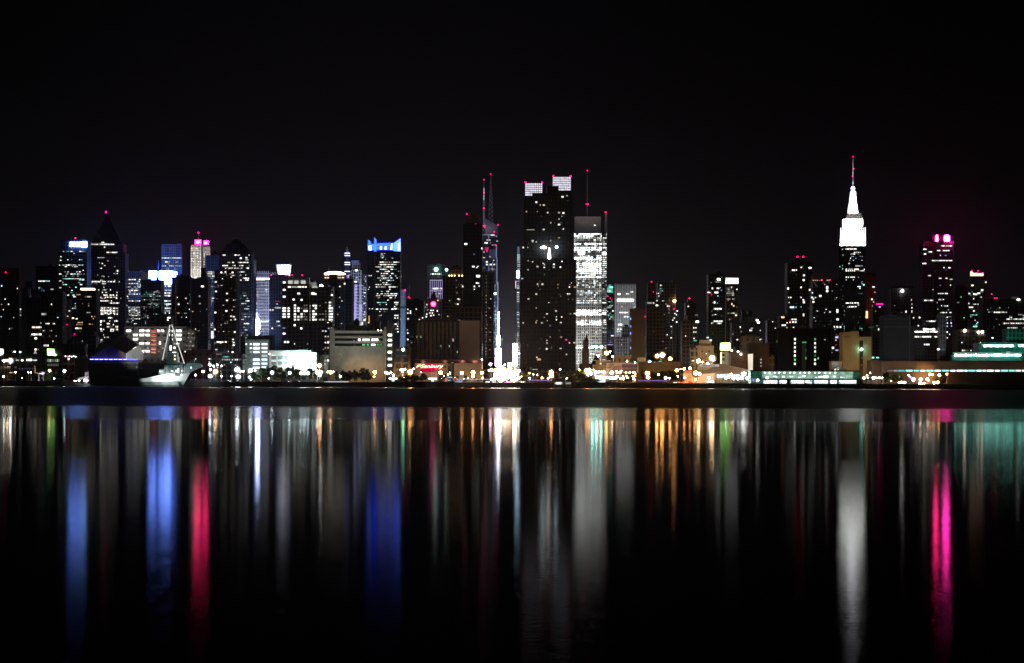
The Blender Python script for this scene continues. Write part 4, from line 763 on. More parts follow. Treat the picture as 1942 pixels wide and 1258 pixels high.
for j in range(12): b.row(612+j*3.6, 980, 985, 2, 'nc', RND.choice((0, 1)), 2, .8, off=2.8)
for j in range(14): b.row(676+j*3, 981, 990, 1.3, 'c', 0, 3, .6)
b.flood(972, 990, 600, 690, .09, (.85, .9, 1), 1, 60, albedo=.3); b.finish()
# ---- twin lantern tower
b = B('twin_topped_tower', 'huge black apartment tower with two white glowing lantern crowns at unequal heights', 988, 1086.5, 492, 1500, 44, 'black', pitch=(2.6, 3.0), bands=26, clutter=False)
b.part('lower_storeys', [(986, 988, 492, None, 3, 40), (1086.5, 1092, 492, None, 3, 40)])
b.part('upper_storeys', [(991.5, 1036, 372, 492.4, 2, 40), (1036, 1086, 372, 492.4, 2.6, 40)]); b.part('upper_storeys', [(1008, 1036, 366, 372.4, 4, 38), (1036, 1083.5, 362, 372.4, 4, 38), (1036, 1058, 353.5, 362.4, 6, 34)])
LC = emit('lantern_lattice_light', (.90, .88, 1), .95, tex=.3, texscale=.5)
for x0, x1, y0, y1, a in ((994.6, 1027.4, 347.5, 371.8, 6), (1047.4, 1081.4, 335.5, 361.8, 8)):
    b.part('lantern_crown', [(x0, x1, y0, y1, a, a+24)], LC)
    bars = [(x0+(x1-x0)*i/9-.35, x0+(x1-x0)*i/9+.35, y0, y1, a-.5, a-.05) for i in range(10)]+[(x0, x1, y0+(y1-y0)*j/6-.4, y0+(y1-y0)*j/6+.4, a-.75, a-.51) for j in range(7)]
    b.part('lantern_lattice', bars, plain('dark_lattice', (.05, .05, .055), .5))
    for x in (x0+.6, x1-.6): b.beacon(x, y0-1.5, 2.0, a-2)
b.lamp(1030.3, 469.4, 2.6, 'c', 30, -2, 'terrace_lamp'); b.lamp(1026, 470, 1.8, 'n', 20, -2, 'terrace_lamp'); b.lamp(1034, 470, 1.6, 'n', 20, -2, 'terrace_lamp'); b.lamp(1054.6, 469, 2.5, 'c', 30, -2, 'terrace_lamp')
b.poly('lit_fin', [(1040.2, 470), (1041.8, 470), (1044, 490), (1041.5, 492), (1037.6, 490)], -1.2, -.2, emit('fin_light', (1, .97, .95), 9))
for px_, py_ in ((457,216),(478,231),(498,232),(402,268),(520,274),(583,274),(607,276),(583,309),(537,330),(498,367),(607,365),(583,340),(583,413),(438,436),(457,436),(537,430),(602,186),(626,180),(410,467),(385,467),(437,547),(464,573),(502,562),(502,578),(555,561),(555,577),(594,576),(412,541),(465,671),(492,671),(458,726),(642,687),(632,725),(642,725),(415,753),(458,803),(518,836),(568,820),(570,852),(600,853),(595,884),(570,868),(648,835),(671,834),(457,884),(490,886),(386,886),(597,965),(518,983),(518,998),(517,1030),(594,1028),(643,997),(670,996),(463,1077),(627,1061),(437,430),(590,576),(672,687),(628,180),(600,545),(380,640)):
    b.win(860+px_/2.927, 310+py_/2.927, RND.choice((2.2, 3.0, 4.2)), RND.choice((2.6, 3.2)), RND.choice('nnnwwwwy'), RND.choice((1, 1, 2)), 1.8 if py_ < 530 else 0)
b.win(1005.5, 436, 16, 1.6, 'w', 1, 1.9); b.win(1073.5, 645, 4, 3, 'm', 1); b.win(1043, 618, 4, 4, 'b', 0)
b.grid(992, 1085, 376, 490, 34, 38, .018, 'nwwy', lev=(.7, .25, .05), off=1.8); b.grid(988, 1090, 495, 700, 36, 66, .022, 'nwwy', lev=(.65, .28, .07))
b.row(713, 1000, 1020, 1.6, 'co', 1, 3, .5); b.finish()
b = B('brick_podium', 'low orange lit brick row at the foot of the huge twin topped tower', 985, 1092, 703, 1470, 18, 'brown', pitch=(4, 4), clutter=False); b.row(701, 1009, 1022, 2, 'tmc', 1, 4, .6, off=-.6); b.row(701, 1060, 1066, 2, 'n', 2, 3, .8); b.win(1022, 682, 8, 4, 'o', 1, 29); b.finish()
# ---- bright white screen-clad tower
b = B('newspaper_tower', 'brilliantly lit white office tower with screens of rods above its roof and a thin mast', 1087.5, 1140, 442, 2700, 52, 'white', pitch=(2.6, 4), mort=.5, clutter=False, ribs=10)
b.part('rod_screen', [(1089, 1138.5, 411, 442.3, 0, 1.2), (1089, 1138.5, 411, 442.3, 50, 51), (1089, 1091, 411, 442.3, 1.3, 50), (1136.5, 1138.5, 411, 442.3, 1.3, 50)], plain('rod_screen', (.30, .30, .31), .6)); b.part('roof_core', [(1100, 1130, 425, 442.3, 14, 40)], DARKROOF)
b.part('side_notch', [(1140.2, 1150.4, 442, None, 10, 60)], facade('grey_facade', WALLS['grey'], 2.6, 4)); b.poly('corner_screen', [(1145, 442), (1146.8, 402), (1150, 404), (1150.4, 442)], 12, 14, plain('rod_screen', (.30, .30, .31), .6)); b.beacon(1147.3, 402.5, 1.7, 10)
b.mast(1112.3, 325, 412, 1.5, .8, 24, plain('mast_brown', (.5, .40, .28), .6)); b.flood(1108, 1117, 325, 412, .05, (1, .85, .65), 1, 70, albedo=.4); b.beacon(1112.6, 323.5, 1.2, 24)
for x in (1110.8, 1112.6, 1114.2): b.beacon(x, 387.5, 1.2, 22)
b.win(1127, 427.5, 2.4, 2.2, 'n', 2, -.2)
y = 444.2; k = 0
NYT = [.95,.97,.9,.55,.45,.95,.6,.97,.97,.5,.4,.75,.98,.99,.9,.98,.95,.98,.98,.97,.98,.9,.95,.7,.45,.5,.6,.45,.3,.75,.85,.7,.6,.7,.8,.9,.3,.05,.05,.95,.97,.95,.5,.35,.9,.99,.95,.3,.3,.25,.45,.25,.3,.35,.3,.4,.35,.85,.95,.3,.4,.5,.35,.6,.7,.6,.5,.6,.5]
for f in NYT:
    if y > 690: break
    hot = f > .88
    b.row(y, 1088.2, 1139.5, 2.6 if hot else 2.0, 'nnnc' if f > .4 else 'nnwo', 3 if f > .93 else 2 if f > .4 else 1, 2.3, f, .25 if hot else .5)
    if RND.random() < f+.25: b.row(y, 1142, 1149.6, 2.4, 'n', 2 if hot else 1, 2.4, .3+f*.6, off=10)
    y += 3.72
for j in range(18): b.row(600+j*4.3, 1090, 1136, 1.3, 'oor', 1, 2, .14, off=-.2)
b.win(1102, 479, 14, 8, 'n', 3, -.3); b.win(1145, 481, 8, 6, 'n', 3, 9); b.win(1123.5, 523, 10, 9, 'n', 2, -.3); b.win(1103, 594, 28, 3, 'n', 3, -.3); b.win(1145, 594.5, 7, 3, 'n', 3, 9)
b.flood(1086, 1142, 445, 690, .06, (1, 1, .97), 3, 60); b.finish()
b = B('church', 'black silhouette of a church with a pointed steeple, before the brilliantly lit white tower', 1098, 1140, 690, 1420, 30, 'black', pitch=None, clutter=False, parapet=False)
b.poly('gable_roof', [(1122, 690.2), (1131, 672), (1141, 690.2)], 1, 29, plain('slate_roof', (.03, .03, .035), .8)); b.part('tower', [(1104, 1117, 660, None, -1, 11)], plain('dark_stone', (.12, .10, .09), .8)); b.part('belfry', [(1106, 1116, 648, 660.3, 0, 10)], plain('dark_stone', (.12, .10, .09), .8)); b.hip('steeple', 1108.5, 1115.5, 648.3, 1112, 1112.6, 633, plain('slate_roof', (.03, .03, .035), .8), 8, 1); b.hip('steeple', 1106, 1109, 648.3, 1107.3, 1107.7, 640, plain('slate_roof', (.03, .03, .035), .8), 4, 0)
b.win(1101, 668.5, 3, 2, 'o', 1, -1.4); b.win(1112, 672, 1.6, 5, 'w', 0, -1.2)
for j in range(10): b.win(1097.5+RND.uniform(-.6, .8), 672+j*3, 1.6, 2, 'nco'[j % 3], 2, -.4)
b.finish()
b = B('teal_domed_tower', 'slim dark tower under a rounded dome glowing teal, beside the brilliantly lit white tower', 1151, 1164, 557, 2900, 36, 'slate', pitch=(2.6, 3.7), clutter=False)
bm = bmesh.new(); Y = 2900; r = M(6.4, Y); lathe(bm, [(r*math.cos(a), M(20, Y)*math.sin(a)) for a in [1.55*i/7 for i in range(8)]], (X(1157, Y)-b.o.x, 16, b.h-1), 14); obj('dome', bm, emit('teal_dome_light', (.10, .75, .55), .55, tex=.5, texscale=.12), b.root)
b.row(545, 1152, 1162, 4, 't', 2, 3, .7, off=3); b.row(552, 1151, 1163, 4, 'tn', 2, 2.6, .9, off=2); b.beacon(1152, 562, 1, -1); b.beacon(1157, 565.5, 1, -1); b.grid(1151, 1163, 560, 625, 6, 18, .25, 'nt'); b.win(1155, 583, 9, 4, 'c', 1); b.win(1162, 590, 3, 2.4, 'n', 2)
for y in (628, 632, 636, 641, 645, 649, 654): b.win(1157, y, 11 if y != 636 else 8, 1.8, 'b' if y < 650 else 'p', 0 if y != 654 else 1, -.3)
b.win(1161, 637, 6, 2.6, 'n', 2, -.5); b.finish()
b = B('striped_office_tower', 'grey office tower with thin vertical pale stripes and one glaring floor', 1165.5, 1205, 540, 2500, 50, 'white', pitch=None, clutter=False)
b.root.children[0].data.materials[0] = plain('grey_granite', (.16, .16, .17), .6)
b.part('pale_fin', [(1166.5+i*3.15, 1167.5+i*3.15, 541, None, -.9, -.05) for i in range(13)], plain('pale_stone', (.60, .60, .62), .6)); b.part('roof_cap', [(1180, 1195, 537, 540.3, 10, 30)], DARKROOF)
b.win(1185.5, 569.6, 34, 4.4, 'n', 3, -1.2); b.win(1173.5, 558, 6, 3.4, 'n', 2, -1); b.row(557.5, 1186, 1193, 3, 'w', 2, 2.6, .9, off=-1); b.row(554, 1195, 1201, 2.4, 'w', 2, 2.6, 1, off=-1); b.win(1179, 581.5, 3.4, 3, 'o', 1, -1); b.row(593, 1174, 1194, 2.6, 'n', 2, 3, .95, off=-1); b.row(601, 1183, 1193, 2.8, 'nc', 2, 3, .95, off=-1); b.row(609, 1175, 1181, 2.6, 't', 1, 3, .9, off=-1); b.row(616, 1172, 1180, 4, 'n', 2, 3, 1, off=-1); b.row(624.5, 1169, 1180, 2.8, 'n', 2, 3, .95, off=-1); b.row(628.5, 1169, 1176, 2.4, 'n', 2, 3, .9, off=-1); b.win(1203.5, 584, 3, 4, 'w', 2, -1); b.win(1203, 577, 2, 3, 'b', 1, -1)
b.flood(1164, 1206, 540, 660, .14, (.92, .95, 1), 2, 60, yb=620); b.finish()
b = B('stepped_block', 'pale stepped block with a small dark turret, before the grey striped tower', 1168, 1193, 641, 2100, 30, 'grey', pitch=(3, 3.4)); b.part('upper_block', [(1180, 1193, 620, 641.3, 4, 28)]); b.part('turret', [(1184, 1190, 616, 620.3, 6, 20)], DARKROOF); b.part('edge_wall', [(1189.8, 1191.2, 640, None, -.5, 0)], plain('pale_stone', (.60, .60, .62), .6)); b.win(1178.5, 654, 1.6, 2.6, 'w', 1); b.win(1179, 645, 1.8, 2.4, 'w', 1); b.flood(1168, 1194, 620, 672, .06, (.95, .95, 1), 1, 40, albedo=.25); b.finish()

# ---- glowing boxes added down the canyon street to fill in its glare
def marquee(x0, x1, y0, y1, Ym, col, L, label):
    r = empty('marquee_sign', (X((x0+x1)/2, Ym), Ym, G0), label, 'sign', 'added glow boxes in the street canyon'); o = r.location
    bm = bmesh.new(); box(bm, X(x0, Ym)-o.x, X(x1, Ym)-o.x, -1.2, 0, Z(x0, y1, Ym)-G0, Z(x0, y0, Ym)-G0); obj('face', bm, emit('marquee_'+label.split()[0], col, L, tex=.4, texscale=.3), r)
    bm = bmesh.new(); box(bm, X(x0, Ym)-o.x-.3, X(x1, Ym)-o.x+.3, .02, .6, Z(x0, y1, Ym)-G0-.3, Z(x0, y0, Ym)-G0+.3)
    for xx in (x0+.5, x1-.5): box(bm, X(xx, Ym)-o.x-.3, X(xx, Ym)-o.x+.3, .1, .5, 0, Z(x0, y1, Ym)-G0)
    obj('frame', bm, STEEL, r)
marquee(950.5, 958, 697, 708, 1900, (1, .97, .95), 14, 'white marquee added deep in the street canyon')
marquee(959, 969, 699, 712, 1750, (1, .86, .70), 12, 'cream marquee added deep in the street canyon')
marquee(963, 971, 688, 697, 2200, (1, .72, .40), 5, 'amber marquee added high in the street canyon')
marquee(944, 951, 699, 712, 1800, (.95, .80, 1), 14, 'violet marquee added below the stacked white sign')
marquee(970, 978, 702, 714, 1650, (1, .95, .88), 14, 'pale marquee added below the tall cream sign')
marquee(937, 943, 705, 714, 1600, (1, .80, .58), 10, 'peach marquee added beside the beige base wall')
# ---- brown slab, dark towers of the middle east stretch
b = B('brown_slab', 'tall blank brown slab with a column of small blue lamps down its side', 1195, 1223, 588, 1900, 30, 'tan', pitch=(6, 3.1), mort=.85, clutter=True)
b.part('roof_house', [(1203, 1216, 583, 588.3, 5, 22)])
for j, y in enumerate((605, 619.5, 632.5, 646, 660)): b.win(1195.6, y, 1.6, 4.4, 'b', 2 if j != 3 else 1)
b.beacon(1223.5, 600.8, 1.3, -1); b.flood(1194, 1225, 590, 680, .022, (1, .68, .35), 1, 40, albedo=.3); b.finish()
b = B('dark_tower', 'dark brown tower with a thinner turret and red tip lamp, beside the blank brown slab', 1226, 1262, 574, 1750, 36, 'brown', pitch=(3, 3.2)); b.part('turret', [(1228, 1242, 537, 574.3, 4, 30)]); b.beacon(1235, 534.5, 1.5); b.beacon(1238.5, 554, 1, 3); b.row(575, 1226, 1241, 3.4, 'n', 2, 4, .45, off=-.2); b.win(1245.5, 579.5, 5, 3, 'n', 2); b.part('edge_pipe', [(1222.6, 1224, 638, None, -.4, 4)], plain('pale_pipe', (.45, .45, .45), .6)); b.grid(1227, 1261, 580, 690, 12, 30, .02); b.finish()
b = B('apartment_tower', 'grey striped apartment tower with a glaring orange lamp on its roof corner', 1247, 1281, 538, 2200, 40, 'slate', pitch=(3, 3.4), ribs=10)
b.win(1252.5, 541.5, 5, 2.8, 'n', 2); b.row(548, 1249, 1258, 2, 'ct', 1, 2.4, .8); b.row(552, 1250, 1258, 2, 'c', 1, 2.4, .8); b.row(556.5, 1244, 1254, 3, 'n', 2, 3, .9); b.win(1246, 571.5, 3, 3.4, 'n', 2); b.win(1257, 571.5, 3, 3, 'n', 2); b.win(1261, 577, 3, 3, 'n', 2); b.win(1266.5, 581, 6, 3, 'w', 2)
b.lamp(1278.5, 571, 2.6, 'o', 40, -2); b.beacon(1278, 586, 1.3, -1)
for x, y in ((1279, 595), (1278, 603.5), (1272.5, 619.5), (1284, 590), (1282, 597), (1283, 611), (1275, 607.5), (1264.5, 635), (1273, 641)): b.win(x, y, 3, 2.4, 'nw'[int(x) % 2], 2)
b.part('side_stair', [(1283, 1287, 596, None, 2, 30)]); b.grid(1248, 1285, 560, 680, 14, 34, .06); b.part('edge_pipe', [(1274.5, 1276.5, 616, None, -.5, 2)], plain('pale_pipe', (.45, .45, .45), .6)); b.finish()
b = B('apartment_tower', 'small dark tower with a red lamp on its narrow lift house', 1300, 1320, 577, 2000, 34, 'dark', pitch=(3, 3.3)); b.part('lift_house', [(1304, 1314, 568, 577.3, 4, 24)]); b.beacon(1307, 566, 1.5, 3); b.win(1305, 581.5, 3, 3, 'c', 2); b.row(598, 1317, 1323, 2, 'n', 1); b.finish()
b = B('beige_apartment_house', 'brownish apartment block with two columns of lit windows and one glaring corner lamp', 1293, 1322, 611, 1600, 30, 'brown', pitch=(3, 3.3)); b.part('upper_block', [(1303, 1321, 598, 611.3, 4, 26)])
b.win(1322, 610.5, 6.4, 4, 'n', 3, -.2)
for x, y, c in ((1315.5, 622, 'n'), (1319.5, 622, 'w'), (1315.5, 630, 'n'), (1319.5, 630, 'n'), (1316, 642, 'n'), (1316.5, 646, 't'), (1319.5, 646, 't'), (1300, 637.5, 'w')): b.win(x, y, 2, 2.8, c, 1 if c == 't' else 2)
b.flood(1292, 1322, 612, 680, .010, (1, .8, .6), 1, 40, albedo=.15); b.finish()
b = B('apartment_tower', 'dark tower with a bright white window near its top beside the glowing cap tower', 1343, 1375, 522, 2100, 40, 'dark', pitch=(2.8, 3.3), bands=36); b.part('roof_house', [(1350, 1374, 519, 522.3, 4, 30), (1356, 1366, 515, 519.3, 8, 24)], DARKROOF)
b.win(1362.5, 530, 6.6, 4, 'n', 3); b.row(530.5, 1351, 1373, 3, 'ct', 1, 3, .5); b.row(535, 1355, 1368, 1.8, 'n', 1, 2.4, .6); b.win(1350.5, 547.3, 3, 4, 'n', 2); b.row(547, 1358, 1364, 2.6, 'w', 2); b.row(551, 1364, 1369, 3, 'b', 2); b.row(555, 1341, 1350, 2.6, 'n', 2, 3.4, .7); b.win(1358, 555, 8, 4, 'n', 2); b.beacon(1349, 559, .9, -1); b.win(1354.7, 574, 2.6, 4, 'n', 2); b.win(1360, 575, 2, 2, 'c', 1); b.row(586, 1353, 1368, 3.6, 'n', 2, 2.6, .98); b.row(590.5, 1349, 1361, 2, 'c', 1, 2.4, .5); b.row(598, 1350, 1353, 3, 'n', 1); b.win(1351.5, 612.5, 2.2, 2.6, 'n', 1); b.row(609.5, 1353, 1370, 3, 'n', 2, 2.4, .97); b.row(613.3, 1348, 1368, 3, 'n', 2, 2.4, .9); b.grid(1343, 1374, 525, 640, 13, 36, .05, 'nct'); b.finish()
b = B('glowing_cap_tower', 'narrow tower whose top storeys form a white glowing ribbed cap', 1376.5, 1398.5, 538, 2250, 40, 'brown', pitch=(2.4, 3.3), clutter=False)
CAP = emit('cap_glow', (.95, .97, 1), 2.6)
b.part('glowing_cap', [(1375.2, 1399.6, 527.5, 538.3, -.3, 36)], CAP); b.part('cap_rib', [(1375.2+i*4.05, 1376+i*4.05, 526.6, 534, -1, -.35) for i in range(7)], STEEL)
b.grid(1377, 1391, 543, 562, 5, 5, .75, 'ncw', lev=(.5, .4, .1), clump=.2); b.grid(1377, 1398, 546, 600, 8, 14, .16, 'wyon', lev=(.6, .35, .05)); b.row(549, 1385, 1398, 2.6, 'n', 2, 3, .6); b.win(1387.5, 577, 2.4, 4.4, 'o', 2); b.win(1391, 580.5, 2.4, 3, 'w', 2); b.win(1380.5, 569.5, 2.4, 3, 'y', 1); b.win(1395.5, 598.3, 4, 2.6, 'w', 2); b.win(1383.5, 606, 2.4, 2.4, 'w', 1); b.finish()
b = B('setback_house', 'low dark setback building with blunt roof towers, just past the glowing cap tower', 1388, 1432, 614, 1850, 34, 'dark', pitch=(3, 3.3)); b.part('upper_block', [(1406, 1428, 598, 614.3, 4, 28), (1407, 1411, 588, 598.3, 6, 14), (1419, 1424, 588, 598.3, 6, 16), (1409, 1426, 592, 598.3, 8, 26)]); b.win(1435.5, 607.5, 4, 3, 'n', 3, -.2); b.win(1438, 611.5, 4.6, 4, 'n', 3, -.2); b.row(594, 1413, 1418, 2, 'c', 0, 2.4, .8, off=7); b.row(623, 1423, 1428, 3, 'ct', 2, 3, .9); b.row(627, 1421, 1426, 3.4, 'n', 2, 3, .9); b.win(1403.5, 620.5, 2.2, 3, 'n', 2); b.win(1389.5, 634, 2, 3, 'w', 1); b.win(1398, 644.5, 3, 3.2, 'n', 2); b.grid(1389, 1431, 620, 680, 14, 16, .03); b.finish()
b = B('stepped_brick_block', 'pale brown stepped brick block with small dark window pairs, behind the green billboard', 1406, 1440, 641, 1500, 26, 'tan', pitch=(4.2, 5), mort=.75, clutter=False); b.part('upper_block', [(1413, 1431, 635, 641.3, 4, 22)]); b.win(1425, 652, 2.6, 2.6, 'n', 2); b.row(644.5, 1440, 1446, 3, 'c', 2, 3, .9, off=-.2); b.flood(1405, 1441, 636, 656, .022, (1, .8, .55), 1, 30, albedo=.3); b.finish()
b = B('dark_apartment_house', 'brown striped apartment house with one small roof lamp, next to the pale stepped brick block', 1455, 1474, 611, 1650, 28, 'brown', pitch=(2.4, 3.3)); b.win(1465, 610.5, 2.4, 2, 'n', 2); b.win(1470, 623, 3, 2.4, 'n', 2); b.win(1441.5, 627, 2.2, 2.6, 'n', 1, -.2); b.win(1441, 652.5, 2.4, 2.4, 'b', 2, -.2); b.finish()
b = B('lamp_lit_block', 'low dark block with amber windows beside the round balconied tower', 1478, 1500, 603, 1900, 26, 'dark', pitch=(3, 3.3)); b.win(1482.5, 602, 2.6, 4, 'o', 2); b.win(1486, 602, 2.6, 4, 'o', 2); b.row(617, 1482, 1490, 3.4, 'n', 2, 3, .95); b.finish()
b = B('beige_brick_office', 'sand coloured block with tiny windows and a roof box, behind the tent roofed hall', 1323, 1353, 659, 1420, 26, 'beige', pitch=(5, 5), mort=.78, clutter=False); b.part('roof_box', [(1328, 1349, 645, 659.3, 3, 22)], plain('sand_brick', (.40, .32, .22), .85)); b.part('side_wing', [(1310, 1322.8, 660, None, 3, 22)], facade('tan_facade', WALLS['tan'], 4.4, 4.6))
b.win(1342, 640.5, 5, 3, 'n', 2, -.3); b.win(1347.5, 645.5, 5, 3.4, 'c', 2, -.3); b.row(684.5, 1311, 1317, 3, 'n', 1, 2.5, .9, off=2.7); b.win(1339.5, 671, 2.2, 2, 'n', 2); b.flood(1310, 1354, 645, 690, .10, (1, .66, .32), 2, 30, yb=700, albedo=.34); b.finish()
b = B('white_house', 'narrow white house end with two dark windows, under the green white billboard', 1368, 1382, 668, 1400, 18, 'white', pitch=None, clutter=False, parapet=False)
b.root.children[0].data.materials[0] = plain('white_paint', (.62, .60, .56), .8)
for y in (673.5, 681.5): b.part('dark_window', [(1369.8, 1374, y-2.6, y+2.8, -.15, .3)], GLD)
b.part('drain_pipe', [(1383, 1386, 670, None, .5, 10)], CONCRETE); b.flood(1366, 1388, 668, 690, .16, (1, .88, .72), 1, 20, albedo=.6); b.finish()
r = billboard('bright green white billboard standing over the narrow white house', 1365.8, 1384.6, 650.6, 664.6, 1396, GREENSIGN, [(1366.4, 651), (1384, 650.4), (1384.8, 662.5), (1382, 664.6), (1366, 664.4)])
b = B('brick_warehouse', 'brown brick warehouse with a roof lamp, between white house end and glowing pylon', 1384.5, 1418, 669, 1425, 24, 'brown', pitch=(6, 6), mort=.9); b.lamp(1387.5, 665.5, 1.6, 'n', 20, 1); b.win(1399.5, 667, 4, 2.6, 'n', 3, -.2); b.lamp(1405, 672, 1.5, 'n', 18, -1); b.flood(1384, 1419, 678, 695, .03, (1, .6, .25), 1, 25, albedo=.16); b.finish()
b = B('brick_warehouse', 'dark brown brick warehouse with three small lit windows, behind the glowing pylon', 1419.5, 1458, 654, 1450, 24, 'brown', pitch=(6, 6), mort=.9)
for y in (682, 688, 694.5): b.win(1443, y, 2.2, 2.6, 'n', 1)
b.part('side_wing', [(1458.4, 1472, 673, None, 3, 20)], facade('tan_facade', WALLS['tan'], 4.4, 4.6)); b.win(1470, 684.5, 1.6, 6, 'o', 1, 2.7); b.flood(1458, 1474, 660, 695, .03, (1, .55, .2), 1, 25, albedo=.3); b.finish()
# ---- low shore row, middle
b = B('museum_hall', 'long low hall with a big picture billboard along its front and an orange lit clerestory', 1125, 1210, 692, 1345, 26, 'tan', pitch=None, clutter=False, parapet=False)
b.poly('clerestory', [(1131, 692.2), (1131, 686), (1160, 684), (1160, 692.2)], 3, 20, plain('cream_wall', (.45, .38, .28), .8)); b.poly('canopy_roof', [(1130, 686), (1160, 683.6), (1161, 684.8), (1130, 687)], 1.5, 21, plain('cream_wall', (.45, .38, .28), .8)); b.win(1139, 690, 2.6, 3, 'y', 2, 2.8); b.win(1141.5, 683.8, 38, 1.0, 'o', 1, 1.4)
b.part('billboard_frame', [(1149.2, 1211, 688.6, 707.2, -1.2, -.3)], plain('cream_board', (.62, .52, .42), .7)); b.part('picture_sky', [(1179, 1208.5, 691, 697.5, -1.32, -1.21)], plain('print_violet', (.15, .09, .20), .7, .35, .3)); b.part('picture_ground', [(1179, 1208.5, 697.6, 703, -1.32, -1.21)], plain('print_mauve', (.34, .24, .28), .7, .35, .3)); b.part('picture_city', [(1180+i*2.1, 1181.4+i*2.1, 699+RND.uniform(0, 3), 705, -1.42, -1.33) for i in range(13)], plain('print_dark', (.08, .05, .06), .7))
b.part('picture_figure', [(1163+i*1.7, 1163.9+i*1.7, 691.5+RND.uniform(0, 3), 705.5, -1.4, -1.21) for i in range(9)], plain('print_brown', (.28, .18, .12), .7)); b.poly('cross_mark', [(1154.6, 695), (1155.4, 694.4), (1160, 698.8), (1159.3, 699.4)], -1.4, -1.25, plain('print_dark', (.08, .05, .06), .7)); b.poly('cross_mark', [(1159.3, 694.4), (1160, 695), (1155.4, 699.4), (1154.6, 698.8)], -1.52, -1.41, plain('print_dark', (.08, .05, .06), .7))
for tx, y, sz in (('MUSEUM', 692.6, 1.5), ('LIVE', 697, 1.5)): obj('lettering', text_mesh(tx, sz, .05), plain('print_dark', (.08, .05, .06), .7), b.root, Vector((X(1155.5 if tx == 'MUSEUM' else 1152.4, b.Y)-b.o.x, -1.3, Z(1156, y, b.Y)-G0)))
b.lamp(1189, 685.5, 1.4, 'n', 20, 2); b.lamp(1204.5, 687.5, 1.3, 't', 20, 2); b.flood(1128, 1150, 690, 706, .16, (1, .62, .3), 1, 16, albedo=.33); b.flood(1150, 1210, 690, 706, .18, (1, .64, .40), 2, 18, albedo=.5); b.finish()
b = B('loft_row', 'cream lit low loft row with small dark windows above the museum hall', 1164, 1197, 677, 1420, 22, 'tan', pitch=(4, 4.6), mort=.6, clutter=False); b.part('roof_house', [(1183, 1189.5, 672.5, 677.3, 4, 12)]); b.lamp(1161.5, 676.5, 1.6, 'n', 20, 0); b.flood(1163, 1198, 677, 690, .06, (1, .7, .35), 1, 22, albedo=.25); b.finish()
b = B('event_hall', 'bright white roadside hall with a grey fascia and a green lettered glass front', 1126, 1156, 708, 1290, 16, 'grey', pitch=None, clutter=False, parapet=False)
b.part('fascia', [(1127.5, 1155.5, 706.3, 709.4, -1.2, -.02), (1128, 1155, 709.6, 713, -.6, -.02)], plain('fascia_grey', (.32, .32, .36), .6)); b.win(1141, 716, 26, 4.6, 'n', 3, -.4); b.win(1140, 723, 18, 7, 'c', 2, -.4); b.win(1162, 717.4, 14, 5, 'n', 3, -.4)
obj('lettering', text_mesh('BAC', 1.15, .06), emit('green_letters', (.02, .35, .12), .8), b.root, Vector((X(1139, 1290)-b.o.x, -.75, Z(1139, 722, 1290)-G0)))
b.part('white_pillar', [(1127.3, 1129, 705, 713, -2, -1.3)], emit('pillar_light', (1, .92, .95), 3)); b.finish()
b = B('cream_box', 'small cream box building with a flat roof beside the blank tan hall', 1211, 1224, 681, 1400, 14, 'beige', pitch=None, clutter=False); b.flood(1210, 1225, 680, 690, .18, (1, .8, .5), 1, 14, albedo=.42); b.finish()
b = B('blank_hall', 'long blank tan hall behind a row of trees and orange lamps, past the museum hall', 1210.5, 1290, 689.5, 1372, 26, 'tan', pitch=None, clutter=True); b.flood(1211, 1290, 690, 720, .03, (1, .60, .15), 3, 24, yb=716, albedo=.33); b.finish()
b = B('tent_roofed_hall', 'low exhibition hall with a wide sloping tent like roof glowing in orange floodlight', 1318, 1422, 708, 1300, 36, 'beige', pitch=None, clutter=False, parapet=False)
TR = plain('roof_sheeting', (.52, .45, .36), .7, .08, .3)
bm = bmesh.new(); Y = 1300; P = lambda x, y, dy: bm.verts.new((X(x, Y+dy)-b.o.x, dy, Z(x, y, Y+dy)-G0))
q = [P(1326, 706, -3), P(1366, 689.5, 14), P(1423, 702, -3), P(1420, 707.6, -5), P(1356, 708, -5), P(1326, 709.5, -4), P(1366, 689.5, 34), P(1423, 702, 36), P(1326, 706, 36)]
for f in ((0, 1, 2, 3, 4, 5), (1, 6, 7, 2), (0, 8, 6, 1)): bm.faces.new([q[k] for k in f])
bm.faces.new([q[k] for k in (2, 7, 3)]); bm.faces.new([q[k] for k in (0, 5, 8)])
obj('tent_roof', bm, TR, b.root); b.poly('lower_wing', [(1318, 712), (1330, 709.6), (1355, 708), (1355, 729), (1318, 729)], -3, -.3, TR)
b.win(1387, 713.6, 61, 7.4, 'c', 2, -.3); b.part('window_post', [(1358+i*6.2, 1358.7+i*6.2, 709, 728, -1, -.5) for i in range(11)], STEEL); b.part('white_sign', [(1327, 1364, 691, 695.4, 8, 8.6)], emit('fascia_sign_glow', (1, .93, .85), .45)); b.part('sign_lettering', [(1333+i*2.6, 1334.6+i*2.6, 692.4, 694.2, 7.8, 7.95) for i in range(9)], plain('print_dark', (.08, .05, .06), .7))
b.flood(1325, 1422, 690, 708, .26, (1, .68, .44), 3, 26, yb=700, albedo=.5); b.flood(1318, 1356, 708, 726, .35, (1, .66, .38), 1, 16, albedo=.5); b.finish()
